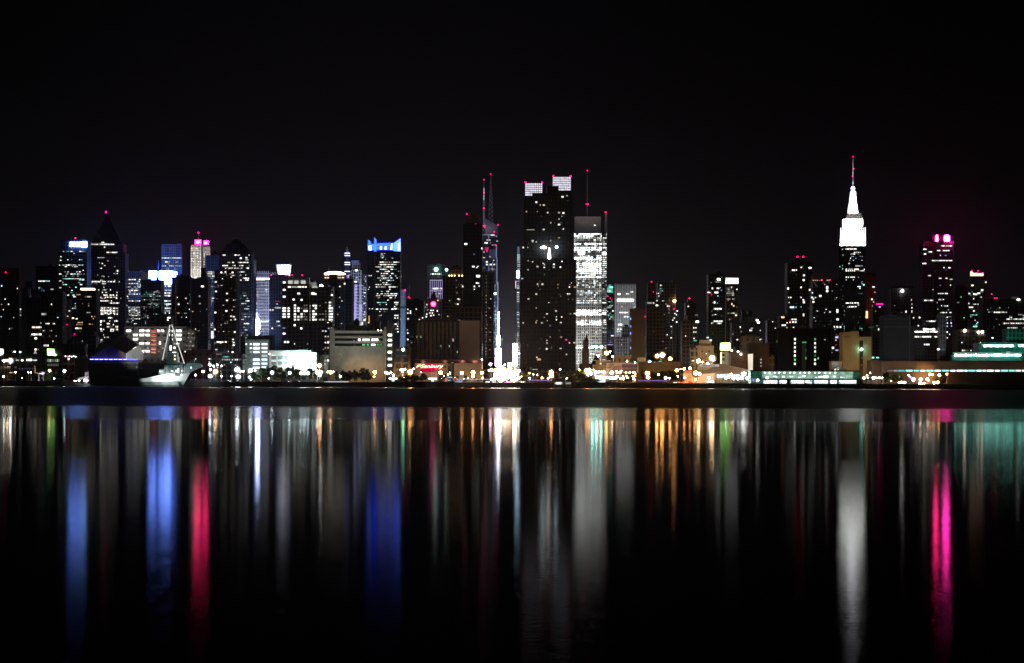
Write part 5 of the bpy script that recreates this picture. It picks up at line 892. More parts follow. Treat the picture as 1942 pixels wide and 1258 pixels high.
b = B('low_arcade', 'low cream arcade with red lettering along its front edge, beside the tent roofed hall', 1297, 1317.5, 704, 1296, 18, 'beige', pitch=None, clutter=False, parapet=False); b.part('red_lettering', [(1296, 1317, 703, 703.9, -.5, -.1)], emit('red_letter_glow', (1, .08, .03), 1.4)); b.part('dark_lettering', [(1298+i*2, 1299.2+i*2, 705.2, 707.2, -.25, -.05) for i in range(9)], plain('print_dark', (.08, .05, .06), .7)); b.flood(1297, 1318, 704, 718, .25, (1, .68, .35), 1, 14, albedo=.42); b.finish()
# ---- glowing pylon
r = empty('glowing_pylon', (X(1423, 1330), 1330, G0), 'tall cream glowing panel standing upright between brick warehouses and tent roof', 'sign'); o = r.location
bm = bmesh.new(); prism(bm, [(X(a, 1330)-o.x, Z(a, c, 1330)-G0) for a, c in ((1418.3, 672), (1427.6, 671), (1427.3, 702), (1419.5, 702), (1418.8, 690))], -.8, .8); obj('panel', bm, emit('cream_pylon_glow', (1, .84, .66), .95, tex=.12, texscale=.12), r)
bm = bmesh.new(); box(bm, X(1420, 1330)-o.x, X(1426, 1330)-o.x, -.5, .5, 0, Z(1423, 702, 1330)-G0); obj('plinth', bm, CONCRETE, r)
# ---- the floodlit tower and the east end
b = B('power_station', 'big black windowless block with two columns of small lit openings and a grey centre strip', 1476, 1576.5, 625.5, 1400, 40, 'black', pitch=None, clutter=False); b.root.children[0].data.materials[0] = plain('matt_black', (.008, .008, .008), .95, spec=0)  # one even near-black colour without gloss
for i, x in enumerate((1507.3, 1545.5)):
    for j in range(7): y = 643.5+j*7.8; b.win(x, y, 3.4, 4.8, 'g' if (i, j) in ((0, 5), (1, 0), (1, 4)) else 'n', 0 if (i, j) in ((1, 4),) else 1 if (i, j) in ((0, 5), (1, 0)) else 2)
b.part('centre_strip', [(1520.6, 1528.4, 653, None, -.4, .1)], plain('dark_grey_panel', (.10, .10, .09), .8)); b.part('vent_strip', [(1521, 1526.5, 616, 642, .5, 3)], plain('dark_grey_panel', (.10, .10, .09), .8)); b.win(1525, 649.6, 9, 3, 'g', 1, -.5); b.win(1528.3, 664.5, 1.4, 6, 'g', 0, -.5); b.win(1528.3, 679.5, 1.4, 6, 'g', 1, -.5); b.win(1551.5, 680, 3, 4.4, 'g', 1); b.win(1564, 644.5, 2, 2, 'c', 1); b.win(1473, 648, 1.6, 6, 'g', 0, -.3)
b.finish()
b = B('pale_annex', 'small pale wall and grey arched roof next to the black windowless block', 1577, 1598, 688, 1380, 20, 'tan', pitch=None, clutter=False); b.part('pale_gable', [(1577.2, 1590, 687.4, 696, -.5, -.1)], plain('pale_render', (.45, .43, .40), .8)); b.flood(1576, 1592, 686, 697, .12, (.9, .95, .9), 1, 14, albedo=.45)
bm = bmesh.new(); n = 8
pts = [(X(1577+26*i/n, 1380)-b.o.x, Z(1590, 703.5-8*math.sin(math.pi*i/n), 1380)-G0) for i in range(n+1)]
prism(bm, pts, -9, -1); obj('arched_roof', bm, plain('grey_roof', (.12, .13, .13), .6), b.root); b.win(1584, 701, 3, 3, 'n', 2, -9.2); b.win(1589.5, 701, 1.6, 1.8, 'y', 2, -9.2); b.finish()
b = B('apartment_tower', 'round shouldered balconied tower with two red roof lamps, beside the slant roofed tower', 1493, 1540, 501, 1900, 40, 'slate', pitch=(2.8, 3.1), bands=42, clutter=False); b.part('roof_house', [(1498, 1539, 497.5, 501.3, 4, 34), (1507, 1531, 493, 497.7, 8, 28), (1508, 1517, 489, 493.3, 10, 18)], plain('slate_wall', (.10, .11, .13), .8))
for x in (1511.5, 1522.5): b.beacon(x, 487.3, 1.9, 10)
for x, y, w, h, c in ((1504, 512.7, 6, 3, 'n'), (1509.5, 512.5, 2.4, 3.4, 'n'), (1519, 507.5, 2.4, 2.6, 'n'), (1535.5, 508.3, 6, 3.4, 'n'), (1524, 522.5, 4, 4.4, 'n'), (1523.5, 531.5, 4, 4.4, 'w'), (1536, 534, 2, 2.6, 'c'), (1494, 547.5, 3.6, 4, 'n'), (1518.7, 545.3, 2.6, 3, 'n'), (1495, 564.5, 2, 2.6, 'w'), (1499, 564.5, 2, 2.6, 'w'), (1518.5, 564.3, 2.4, 3, 'n'), (1496, 574, 2, 2.6, 'n'), (1524, 573.5, 4, 4.4, 'n'), (1523, 569, 3, 2.6, 'w'), (1501.5, 583, 9, 4, 'c'), (1509, 583, 2.4, 4, 't'), (1518.7, 582.3, 2.6, 2.4, 't'), (1523.5, 597.5, 3.4, 6, 'w'), (1498, 607.5, 4, 1.8, 'm'), (1502, 606, 2.4, 2.6, 'n'), (1505.5, 606, 2.4, 2.6, 'w'), (1509, 606, 2.2, 3, 'n'), (1498, 611.5, 3, 3, 'y'), (1504, 611, 4, 3, 'w'), (1509, 611, 2.2, 4, 'n'), (1492.3, 612.5, 2, 2.6, 'n'), (1524, 620, 5, 2.8, 'n'), (1504.5, 621, 3, 2, 'w'), (1492, 622, 2.4, 2, 'w')): b.win(x, y, w, h, c, 2 if c not in 'tm' else 1)
b.grid(1494, 1539, 504, 625, 16, 38, .035, 'nct', lev=(.6, .35, .05)); b.finish()
b = B('apartment_tower', 'dark balconied tower with a slanted roof house beside the floodlit white crowned skyscraper', 1540.8, 1600, 533, 1830, 40, 'slate', pitch=(2.8, 3.1), bands=44, clutter=False); b.poly('slanted_roof_house', [(1541.2, 533.3), (1541.2, 523), (1546, 518.5), (1581, 525.5), (1581, 533.3)], 3, 30, plain('grey_wall', (.20, .20, .20), .8))
for x in (1541.5, 1545.5, 1549.5, 1553.5, 1557, 1568, 1571.5): b.win(x, 532, 2.2, 2.4, 'wowyworw'[int(x) % 7], 1, -.2)
b.beacon(1558.5, 531, .9, -1); b.beacon(1574, 531, .9, -1)
for x, y, w, h, c in ((1568, 545.5, 4, 6, 'n'), (1568, 552, 4, 5, 'w'), (1535, 550, 3, 4, 'w'), (1540, 555.5, 2.4, 2.4, 'w'), (1555, 561.5, 4.6, 4, 'n'), (1539.5, 564.5, 4, 3.4, 'c'), (1542, 567.5, 3.4, 3, 'n'), (1542, 573, 4, 3, 'w'), (1546, 564.5, 2, 2.4, 'n'), (1587.5, 590, 4, 8, 'n'), (1573.5, 592, 3, 3, 'n'), (1588, 606, 5, 4.4, 'n'), (1587.5, 620.5, 4.4, 4, 'n'), (1593.5, 620.5, 3, 3.4, 'w'), (1582, 620, 2, 3, 'w'), (1586.7, 640, 6, 4, 'p'), (1593, 640, 2.4, 3.4, 'c'), (1597, 640.3, 2, 3, 'c'), (1585, 645.5, 2, 2.4, 'w'), (1579.5, 660, 4.4, 4.6, 'n'), (1594, 660, 4.4, 4, 'c'), (1587, 664.5, 6, 2.4, 'p'), (1585, 654.3, 2.6, 1.6, 'm')): b.win(x, y, w, h, c, 2 if c not in 'm' else 1)
b.grid(1542, 1599, 535, 680, 20, 46, .06, 'nwc', lev=(.65, .3, .05)); b.finish()
# floodlit skyscraper
b = B('floodlit_skyscraper', 'tallest setback skyscraper with brilliantly white floodlit crown, tapering mast and needle antenna', 1594.5, 1639.5, 466.5, 4000, 60, 'dark', pitch=(3.2, 3.8), ribs=12, clutter=False)
LIME = facade('limestone_facade', (.72, .72, .70), 6.2, 7.0, glass=(.022, .022, .024), mort=.55); LIMEP = plain('limestone', (.72, .72, .70), .7, .06, .1)
b.part('crown_lower', [(1592.4, 1640.2, 432.5, 466.8, -1, 58)], LIMEP); b.part('crown_rib', [(1593+i*3.85, 1594.6+i*3.85, 431.5, 466.6, -2.4, -1.05) for i in range(13)], LIMEP)
b.part('crown_upper', [(1596.6, 1636, 415.5, 432.8, 6, 52)], LIMEP); b.part('crown_rib', [(1603+i*4.2, 1605+i*4.2, 413.8, 432, 4.8, 5.95) for i in range(8)], LIMEP); b.part('crown_base', [(1591.8, 1640.8, 462, 466.9, -2.9, -2.45)], LIMEP)
[b.part('crown_window', [(1594.65+i*3.85, 1596.8+i*3.85, 433.6+j*3.3, 436.3+j*3.3, -1.3, -1.02)], plain('unlit_window_glass', (.0022, .0022, .0025), .95, spec=0)) for i in range(12) for j in range(6)]; b.part('observation_deck', [(1604, 1634.5, 408.5, 415.8, 12, 44), (1606.5, 1632, 404.5, 408.8, 14, 42)], plain('dark_deck_stone', (.012, .012, .012), .9, spec=0))
for i in range(9): b.win(1607+i*3.1, 411.3, 1.8, 1.6, 'n', 1, 11.8)
for x in (1610, 1616.5, 1628): b.win(x, 407.8, 1.3, 1, 'r' if x == 1616.5 else 'o', 2, 13.5)
bm = bmesh.new(); Y = 4000; ox = b.o.x; cx = X(1616.2, Y+28)-ox; zz = lambda y: Z(1616, y, Y)-G0
prof = [(11.2, 404.8), (10.4, 401), (9.2, 392), (7.7, 383), (6.6, 375), (6.1, 368), (5.6, 361.5), (3.0, 357), (1.4, 354)]
lathe(bm, [(M(r, Y), zz(y)) for r, y in prof], (cx, 28, 0), 12); 
for k in range(4):
    a = math.pi/4+k*math.pi/2; ux, uy = math.cos(a), math.sin(a)
    for (r0, y0), (r1, y1) in zip(prof[:6], prof[1:7]): tube(bm, (cx+ux*M(r0, Y)*1.04, 28+uy*M(r0, Y)*1.04, zz(y0)), (cx+ux*M(r1, Y)*1.04, 28+uy*M(r1, Y)*1.04, zz(y1)), 1.2, 1.0, 5)
obj('mooring_mast', bm, plain('mast_glass_and_steel', (.72, .74, .76), .5, .05, .1), b.root)
b.part('lit_mast_pane', [(1613.6, 1619, 362, 402, 14, 15.2)], emit('mast_pane_light', (.96, 1, .98), 2.6))
bm = bmesh.new(); tube(bm, (cx, 28, zz(355)), (cx, 28, zz(322)), 1.5, 1.2); tube(bm, (cx, 28, zz(322)), (cx, 28, zz(298)), .8, .4); obj('antenna', bm, plain('antenna_steel', (.25, .25, .26), .5), b.root)
b.lamp(1616.3, 357.5, 3.4, 'p', 25, 12, 'beacon_light')
for x, y in ((1616.3, 297.3), (1617.8, 320.3), (1615.2, 334.8)): b.beacon(x, y, 1.25, 20)
for y, xa, xb, f, c in ((472.5, 1602, 1624, .9, 'n'), (479, 1607, 1629, .7, 'w'), (482, 1608, 1622, .4, 'n'), (490, 1604, 1613, .7, 'n'), (500, 1604, 1612, .6, 'n'), (504.5, 1613, 1639, .7, 'nc'), (511, 1603, 1639, .97, 'n'), (513.8, 1603, 1639, .9, 'nwo'), (526, 1603, 1629, .97, 'n'), (544, 1625, 1633, .9, 'nc'), (547, 1625, 1634, .7, 'n'), (575, 1603, 1632, .7, 'n'), (578.5, 1603, 1632, .5, 'nt'), (582, 1605, 1634, .5, 'n'), (590, 1612, 1628, .5, 'n')): b.row(y, xa, xb, 2.6, c, 2, 4.2, f, .3)
for x, y, c in ((1597, 473, 'n'), (1598, 484, 'n'), (1597, 504, 't'), (1597.5, 510, 'n'), (1592, 506, 't'), (1622, 490.5, 'b')): b.win(x, y, 2.6, 2.6, c, 1)
b.grid(1596, 1639, 470, 640, 13, 46, .05, 'nct', lev=(.6, .35, .05)); b.win(1616.5, 471, 2, 1.4, 'r', 1); b.win(1611, 471, 2, 1.4, 'r', 1)
for x0, x1, y0, y1, L, d, yb in ((1590, 1642, 433, 466, 8, 11.5, 467.5), (1597, 1636, 415, 432, 12, 14, 431), (1604, 1629, 362, 404, 14, 24, 404)): b.flood(x0, x1, y0, y1, L, (.97, 1, .98), 5 if y0 > 432 else 2, d, yb=yb, albedo=.72, ang=110 if y0 > 432 else 80 if y0 > 410 else None)
b.finish()
b = B('red_lit_tower', 'dim deep red lit tower with a few windows, beside the floodlit skyscraper', 1642, 1661, 526, 3000, 40, 'red', pitch=(2.6, 3.6)); b.part('upper_storeys', [(1643, 1660, 517, 526.3, 4, 34)]); b.win(1656, 544.5, 5, 2.6, 'n', 2); b.win(1653, 568, 3, 3, 'n', 2); b.win(1637.5, 540.5, 3, 3, 't', 2, -.4); b.win(1643.5, 597, 4.4, 16, 'y', 2, -.4); b.win(1641, 601, 2, 2, 'c', 1, -.4); b.grid(1643, 1660, 530, 620, 7, 24, .06); b.flood(1640, 1663, 515, 600, .022, (1, .10, .06), 1, 50, albedo=.15); b.finish()
b = B('beige_blank_tower', 'beige blank concrete building with a dark slot and one cyan lamp, lit amber from below', 1599, 1652.5, 639, 1380, 34, 'beige', pitch=None, clutter=False, parapet=False)
BT = plain('beige_concrete', (.42, .32, .18), .85, .1, .15); b.root.children[0].data.materials[0] = BT
b.part('tall_part', [(1598.4, 1613.2, 630.2, None, -1.5, 30), (1613.3, 1628.4, 628.4, None, -.6, 30)], BT); b.part('dark_slot', [(1629.6, 1636.6, 646.5, None, -.12, .4)], plain('slot_glass', (.02, .015, .012), .3))
for x in (1601.5, 1604, 1606.5, 1609, 1611.3): b.part('vent_slot', [(x, x+.9, 637.5, 640.5, -1.65, -1.4)], DARKROOF)
b.lamp(1633.6, 663, 2.4, 't', 30, -2, 'wall_lamp'); b.win(1634.3, 678.5, 2, 3, 't', 0, -.2); b.win(1634, 692.7, 1.8, 2.6, 'c', 0, -.2)
b.flood(1598, 1652, 632, 704, .022, (1, .58, .14), 3, 40, yb=712, albedo=.34); b.flood(1598, 1613, 632, 704, .035, (.95, .85, .7), 1, 30, albedo=.34); b.finish()
b = B('magenta_sign_block', 'dark low block topped by a thin bright magenta strip sign', 1655, 1676, 583, 2100, 26, 'brown', pitch=(3, 3.4), clutter=False); b.part('magenta_sign', [(1661.5, 1674.5, 575.5, 578.4, -1, 0)], emit('magenta_sign', (1, .005, .28), 2.2)); b.part('sign_post', [(1663, 1664, 578.4, 583.3, -.7, 0), (1672, 1673, 578.4, 583.3, -.7, 0)], STEEL); b.win(1668, 582.5, 4, 2.6, 'n', 1, -.3)
b.grid(1656, 1675, 585, 620, 7, 10, .05); b.row(619, 1667, 1674, 3.4, 'n', 2, 2.4, .9); b.row(625, 1665, 1674, 5, 'n', 2, 2.4, .8); b.row(621, 1647, 1657, 2, 'g', 0, 3, .7, off=-.3); b.row(638, 1654, 1673, 2, 'n', 0, 3, .5); b.row(678.5, 1653, 1670, 3, 'nt', 2, 3, .9, off=-.3); b.finish()
b = B('grey_blank_block', 'large grey blank wall of a building without windows, with a shallow pitched top', 1675.5, 1727, 601, 1500, 36, 'slate', pitch=None, clutter=False, parapet=False)
GW = plain('blue_grey_cladding', (.10, .11, .115), .7, .12, .2); b.root.children[0].data.materials[0] = GW; b.poly('pitched_top', [(1675.3, 601.3), (1678, 597.6), (1720, 597.6), (1727.2, 601.3)], -.3, 36.3, GW); b.part('roof_house', [(1694, 1706, 590, 597.8, 8, 24)], GW)
b.part('trim_line', [(1677, 1725, 605, 605.8, -.35, -.05), (1677, 1725, 619.6, 621, -.35, -.05), (1724.4, 1725.8, 598, None, -.4, -.06)], plain('pale_trim', (.30, .31, .32), .6)); b.flood(1674, 1728, 600, 668, .003, (.75, .9, 1), 2, 50, albedo=.11); b.finish()
b = B('dark_office_block', 'dark flat topped block with one bright roof lamp behind the grey blank wall', 1690, 1734, 549, 2200, 40, 'dark', pitch=(2.8, 3.4), ribs=12); b.part('roof_house', [(1695, 1730, 543, 549.3, 5, 30)], DARKROOF); b.lamp(1710.7, 552, 2.4, 'n', 25, -2); b.win(1706, 553, 2, 2, 't', 1)
for x, y in ((1727.5, 569), (1729.5, 584), (1729.5, 592), (1732.5, 603), (1743.5, 602.5), (1727.5, 625), (1740.5, 619), (1718, 592)): b.win(x, y, 3, 3, 'nw'[int(x) % 2], 2)
b.grid(1692, 1733, 556, 640, 15, 26, .05); b.finish()
b = B('red_lamped_tower', 'dark curved topped tower carrying two huge glaring crimson lamps', 1749.5, 1770, 463, 2600, 50, 'slate', pitch=(2.8, 3.6), clutter=False)
b.part('main_shaft', [(1770.2, 1808, 459, None, -3, 46)], facade('dark_facade', WALLS['dark'], 2.8, 3.6)); b.poly('curved_roof', [(1750, 463.3), (1753, 458.5), (1762, 456), (1808, 456), (1808, 463.3)], 4, 40, DARKROOF)
CR = emit('crimson_lamp_glass', (1, .02, .36), 125)
for cx_, w, h in ((1773.2, 2.6, 7.2), (1792.3, 5.4, 7.2)):
    bm = bmesh.new(); lathe(bm, [(.2, -1), (.8, -.8), (1, -.4), (1, .4), (.8, .8), (.2, 1)], n=14); me = mesh('crimson_lamp', bm, True); o = obj('crimson_lamp', me, emit('crimson_lamp_glass', (1, .02, .36), 125) if w > 4 else emit('scarlet_lamp_glass', (1, .015, .18), 125), b.root, Vector((X(cx_, 2600)-b.o.x, -8, Z(cx_, 453.7, 2600)-G0))); o.scale = (M(w, 2600), M(w, 2600)*.8, M(h, 2600))
b.part('lamp_bracket', [(1772, 1774, 455, 459.3, -4, 6)], STEEL); b.part('lamp_bracket', [(1790, 1794, 455, 459.3, -4, 6)], STEEL); b.part('light_block_tray', [(1766, 1801, 458.2, 459.4, -19, -11.2), (1766, 1801, 458.2, 459.4, -11.2, -3.2)], plain('matt_black', (.008, .008, .008), .95, spec=0)); b.part('light_block_back', [(1767, 1800, 446.5, 458.1, -1.5, -.5)], plain('matt_black', (.008, .008, .008), .95, spec=0))  # tray and backing added to keep the lamps' light off the tower
for y, xa, xb, f, c in ((466.7, 1784, 1805, .85, 'nw'), (475.5, 1776, 1800, .6, 'n'), (484.5, 1775, 1795, .3, 'nb'), (494.5, 1766, 1805, .99, 'n'), (508, 1782, 1802, .3, 'n'), (512.5, 1777, 1800, .35, 'nb'), (528, 1777, 1802, .25, 'n'), (541, 1777, 1806, .2, 'n'), (557, 1778, 1800, .75, 'n'), (568.5, 1770, 1800, .3, 'nw'), (574, 1776, 1805, .25, 'n'), (580.5, 1776, 1806, .6, 'n'), (586.5, 1777, 1808, .35, 'nb'), (593, 1778, 1806, .6, 'w'), (601, 1776, 1806, .2, 'n')): b.row(y, xa, xb, 2.2, c, 2, 2.4, f, .35, off=-3.1)
b.win(1784.5, 466.5, 2, 2, 'w', 1, -3.1)
for y, xa, xb in ((473, 1750, 1757), (478, 1759, 1769), (482, 1751, 1756), (500, 1748.5, 1756), (523, 1759, 1767), (549.5, 1768, 1770), (570, 1752, 1770)): b.row(y, xa, xb, 2.6, 'n', 2, 2.4, .9)
b.grid(1771, 1807, 470, 640, 14, 44, .04, 'nbc', off=-3.1); b.finish()
b = B('curved_band_building', 'low building with curved white glowing floor bands, before the crimson lamped tower', 1733, 1783, 620, 1900, 30, 'dark', pitch=(3, 3.4), clutter=False)
for y, xa, xb, h, l, f in ((609.5, 1756, 1774, 2.4, 2, .95), (625, 1750, 1781, 4, 3, .92), (629.5, 1734, 1783, 2.6, 3, .97), (639, 1734, 1779, 3.6, 2, .93), (644, 1737, 1766, 2.4, 1, .3), (649, 1745, 1760, 2, 1, .3), (653.7, 1752, 1763, 3, 2, 1), (618, 1740, 1743, 3, 2, 1)): b.row(y, xa, xb, h, 'wn' if y < 632 else 'n', l, 3.2, f, .2)
b.part('upper_floors', [(1754, 1775, 607, 620.3, 4, 26)]); b.finish()
b = B('grey_panel_tower', 'grey panelled blank tower narrowing at its foot, beside the curved white bands', 1781.5, 1793.5, 597, 1860, 20, 'grey', pitch=(2.6, 4.4), mort=.5, clutter=False); b.flood(1780, 1795, 597, 655, .022, (.9, .92, 1), 1, 40, albedo=.2)
for x, y, c in ((1796, 602, 'n'), (1796.3, 613, 'n'), (1803.5, 613, 'n'), (1796, 619, 'b'), (1804, 618.7, 'b'), (1796, 630, 'n'), (1796, 641, 'n')): b.win(x, y, 2.4, 2.4, c, 2, 1)
b.row(662.7, 1784, 1796, 2, 'tn', 1, 3, .8, off=-.3); b.win(1779, 662.7, 4, 2.6, 'c', 3, -.3); b.finish()
b = B('grey_top_block', 'dark block with a dim violet grey roof box beside the crimson lamped tower', 1811, 1836, 548, 2300, 34, 'dark', pitch=(3, 3.4), clutter=False); b.part('roof_box', [(1811, 1828, 541, 549, 4, 26)], plain('violet_grey_box', (.14, .13, .17), .8)); b.win(1822, 563.5, 3, 3, 'g', 1); b.win(1816.5, 574, 5, 2.4, 'n', 0); b.grid(1812, 1835, 555, 640, 8, 24, .08, 'ntg'); b.finish()
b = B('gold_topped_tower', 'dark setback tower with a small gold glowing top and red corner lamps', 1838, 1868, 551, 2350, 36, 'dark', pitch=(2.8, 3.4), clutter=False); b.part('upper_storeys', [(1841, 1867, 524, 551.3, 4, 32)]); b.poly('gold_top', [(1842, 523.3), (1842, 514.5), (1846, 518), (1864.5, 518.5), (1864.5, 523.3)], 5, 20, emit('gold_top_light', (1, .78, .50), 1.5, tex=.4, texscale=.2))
for x, y in ((1842.5, 513.7), (1854.3, 513.7), (1852, 518), (1863, 517.8)): b.beacon(x, y, 1.3, 4)
for x, y, w, c in ((1869, 535.5, 3, 'n'), (1843.5, 541.5, 5, 'n'), (1862, 550.3, 5, 'n'), (1837.5, 557, 4.4, 'n'), (1846.5, 558, 3, 'n'), (1850, 558.5, 5, 'n'), (1855.5, 556.5, 6, 'n'), (1836.5, 575.7, 3, 'n'), (1841, 583, 9, 'n'), (1846.5, 590, 3, 'n'), (1858, 590, 5, 'n'), (1824, 567, 3, 'c'), (1856, 612, 8, 't'), (1849, 619.5, 9, 't')): b.win(x, y, w, 3, c, 2)
b.grid(1839, 1867, 545, 640, 10, 28, .09, 'ntw'); b.finish()
b = B('wide_office_block', 'wide flat topped dark block with rows of small windows above the green glass hall', 1864, 1962, 569, 2150, 44, 'dark', pitch=(3, 3.6), ribs=30); b.part('thin_roof', [(1862, 1912, 567, 569.3, 2, 30)], DARKROOF)
for x, y in ((1880, 557.8), (1886, 565.8), (1889.7, 565.6)): b.beacon(x, y, 1.3, 5)
b.lamp(1930, 568.5, 1.8, 'n', 20, 0); b.win(1931, 568.7, 6, 2.6, 'n', 3, -1)
for y, xa, xb, f in ((592.5, 1873, 1912, .5), (597, 1931, 1941, .9), (597, 1884, 1890, .5), (605.5, 1908, 1942, .9), (613.5, 1902, 1942, .9), (622, 1910, 1942, .9), (616, 1893, 1896, .9)): b.row(y, xa, xb, 2.6, 'nw', 2, 2.8, f, .35)
b.grid(1866, 1950, 575, 640, 30, 18, .03); b.finish()
b = B('brown_low_block', 'low brown block with bright roof lamps before the wide flat topped block', 1817, 1868, 628, 1750, 30, 'brown', pitch=(3.2, 3.8), ribs=10); b.lamp(1829.5, 627.3, 2.6, 'w', 25, -1); b.lamp(1855, 630.3, 2.0, 'w', 20, -1); b.lamp(1862.5, 630, 2.4, 'w', 20, -1); b.row(635, 1854, 1866, 2, 'w', 1, 3, .7); b.row(665, 1824, 1842, 3.4, 'n', 2, 3, .75); b.row(660.5, 1846, 1851, 3, 'n', 2, 3, .9); b.row(664.5, 1846, 1852, 3, 'n', 2, 3, .8); b.row(668, 1848, 1851, 2, 'n', 2, 2, 1); b.row(641, 1880, 1884, 2.6, 'n', 2, off=-.3); b.grid(1819, 1867, 640, 680, 15, 10, .03); b.finish()
# green glass hall on two levels
b = B('green_glass_hall', 'long green glass hall with two strings of glaring white lamps along its stepped roofs', 1856, 1975, 653, 1560, 40, 'teal', pitch=(4, 4), mort=.2, clutter=False)
GG = emit('green_glass_glow', (.02, .30, .20), .28, tex=.5, texscale=.25)
b.part('glazed_wall', [(1857, 1922, 659, 669.5, -.5, -.1), (1924, 1975, 659, 669.5, -.5, -.1)], GG); b.part('lower_roof', [(1805, 1975, 673.6, None, -22, -1)], plain('dark_teal_roof', (.04, .08, .07), .6)); b.part('eave_glow', [(1862, 1922, 653.6, 655, -1.2, -.2), (1930, 1975, 653, 654.4, -1.2, -.2), (1808, 1938, 669.6, 670.6, -22.5, -21)], emit('pale_green_eave', (.55, 1, .75), .9)); b.part('tall_back_wall', [(1909, 1975, 624, 653.4, 6, 36)], facade('teal_facade', WALLS['teal'], 3, 3.6))
for i in range(14):
    b.lamp(1868+i*4.05, 656.3, 1.55 if i % 3 else 2.0, 't', 26, -2); 
for i in range(6): b.lamp(1934+i*3.6, 656, 1.8, 't', 26, -2)
for i in range(26): b.lamp(1812+i*4.9, 674, 1.5 if i % 4 else 2.2, 't', 26, -24)
b.win(1824, 674, 18, 3.6, 'n', 3, -23); b.win(1865, 674.5, 20, 3.6, 'n', 3, -23); b.win(1892, 673.5, 18, 3.6, 'n', 3, -23); b.win(1875, 656, 14, 3, 'n', 3, -1.4); b.win(1914, 656, 14, 3, 'n', 3, -1.4); b.row(668, 1908, 1917, 1.4, 'c', 2, 3, .9, off=-1)
b.flood(1856, 1945, 652, 672, .06, (.1, 1, .6), 3, 26, albedo=.12); b.finish()
# pier shed with the strip of lit clerestory windows
b = B('pier_shed', 'very long low pier shed with brown fascia and a glowing strip of clerestory windows', 1674, 1990, 686, 1300, 60, 'tan', pitch=None, clutter=False, parapet=False)
b.root.children[0].data.materials[0] = plain('shed_brown', (.22, .16, .11), .8, .2, .1)
b.part('clerestory_frame', [(1681, 1988, 700.8, 706.2, -.4, -.02)], plain('dark_stone', (.12, .10, .09), .8)); b.part('flat_roof', [(1670, 1990, 684.6, 685.9, -2, 62)], DARKROOF)
x = 1682
while x < 1960:
    w = RND.choice((7, 12, 15)); l = 0 if x < 1693 else 1 if x < 1704 else 2; c = 'o' if x < 1693 else 'c'
    b.win(x+w/2, 703.3, w-.8, 3.4, 'w' if c == 'o' else RND.choice('ctt'), l, -.5)
    if l == 2 and RND.random() < .6: b.win(x+w/2, 703.5, w*.6, 1.6, 'c', 3, -.6)
    x += w+.2
b.part('side_wall', [(1653.5, 1673.6, 683, None, 4, 40)], plain('shed_brown', (.22, .16, .11), .8, .2, .1)); b.part('lit_edge', [(1672.8, 1674, 686, 706, -.5, 1)], plain('pale_trim', (.30, .31, .32), .6)); b.part('dark_pier', [(1797, 1990, 706.4, None, -26, -1)], plain('black_timber', (.03, .028, .026), .9))
b.flood(1675, 1980, 687, 700, .009, (1, .66, .36), 5, 30, albedo=.2); b.flood(1740, 1798, 706, 722, .35, (1, .52, .16), 2, 14, albedo=.2); b.flood(1655, 1740, 690, 722, .03, (1, .6, .25), 2, 20, albedo=.2); b.finish()
# glass ferry terminal
b = B('ferry_terminal', 'long two storey glass ferry terminal shining green white along the water', 1424, 1630, 703.8, 1262, 26, 'teal', pitch=None, clutter=False, parapet=False)
b.part('flat_roof', [(1421, 1631, 702.6, 704, -1.6, 27)], DARKROOF); b.part('deck_slab', [(1432, 1628, 718.4, 719.8, -3, -.02)], DARKROOF)
TG = emit('terminal_glass_green', (.50, .85, .62), .55, tex=.6, texscale=.25); TD = emit('terminal_glass_dim', (.03, .20, .12), .35, tex=.7, texscale=.4)
b.part('upper_glazing', [(1445, 1618, 705, 718.2, -.3, -.05)], TG); b.part('end_glazing', [(1424, 1445, 705, 718.2, -.3, -.05)], TD); b.part('end_glazing', [(1618, 1630, 705, 718.2, -.3, -.05)], TD)
b.part('glazing_bar', [(1426+i*3.6, 1426.35+i*3.6, 705, 718.2, -.5, -.31) for i in range(57)], plain('bar_green', (.12, .16, .14), .5))
for i in range(15): b.lamp(1450+i*9.5+RND.uniform(-1, 1), 707.3, 1.0, 'n', 12, -.8)
for i in range(20): b.win(1452+RND.uniform(0, 160), 714.5+RND.uniform(-1, 2), RND.uniform(4, 12), RND.uniform(2.5, 5), 'c', RND.choice((1, 2, 2)), -.25)
for x0, x1 in ((1446, 1476), (1477, 1492), (1498, 1527), (1528, 1541), (1542, 1572), (1574, 1588), (1589, 1626)): b.win((x0+x1)/2, 724.5, x1-x0-1, 7.6, 'c', 2, -.3); b.win((x0+x1)/2+RND.uniform(-3, 3), 724, (x1-x0)*.6, 4, 'n', 3, -.5)
for i in range(60): b.win(RND.uniform(1446, 1620), RND.uniform(721, 728), RND.uniform(.8, 1.6), RND.uniform(2, 4), RND.choice('tgcb'), 0, -.45)
b.win(1429, 721, 9, 7, 'b', 1, -.5); b.lamp(1437, 721.5, 2.2, 'n', 20, -3); b.lamp(1455, 716.4, 2.2, 'n', 16, -1.4)
b.part('dark_pile', [(1493.5, 1497.5, 718, None, -6, -3.2)], plain('black_timber', (.03, .028, .026), .9)); b.part('quay_rail', [(1432, 1626, 729.3, 730, -5, -4.8)]+[(1434+i*6, 1434.5+i*6, 729.3, None, -5, -4.8) for i in range(32)], DARKROOF)
b.finish()
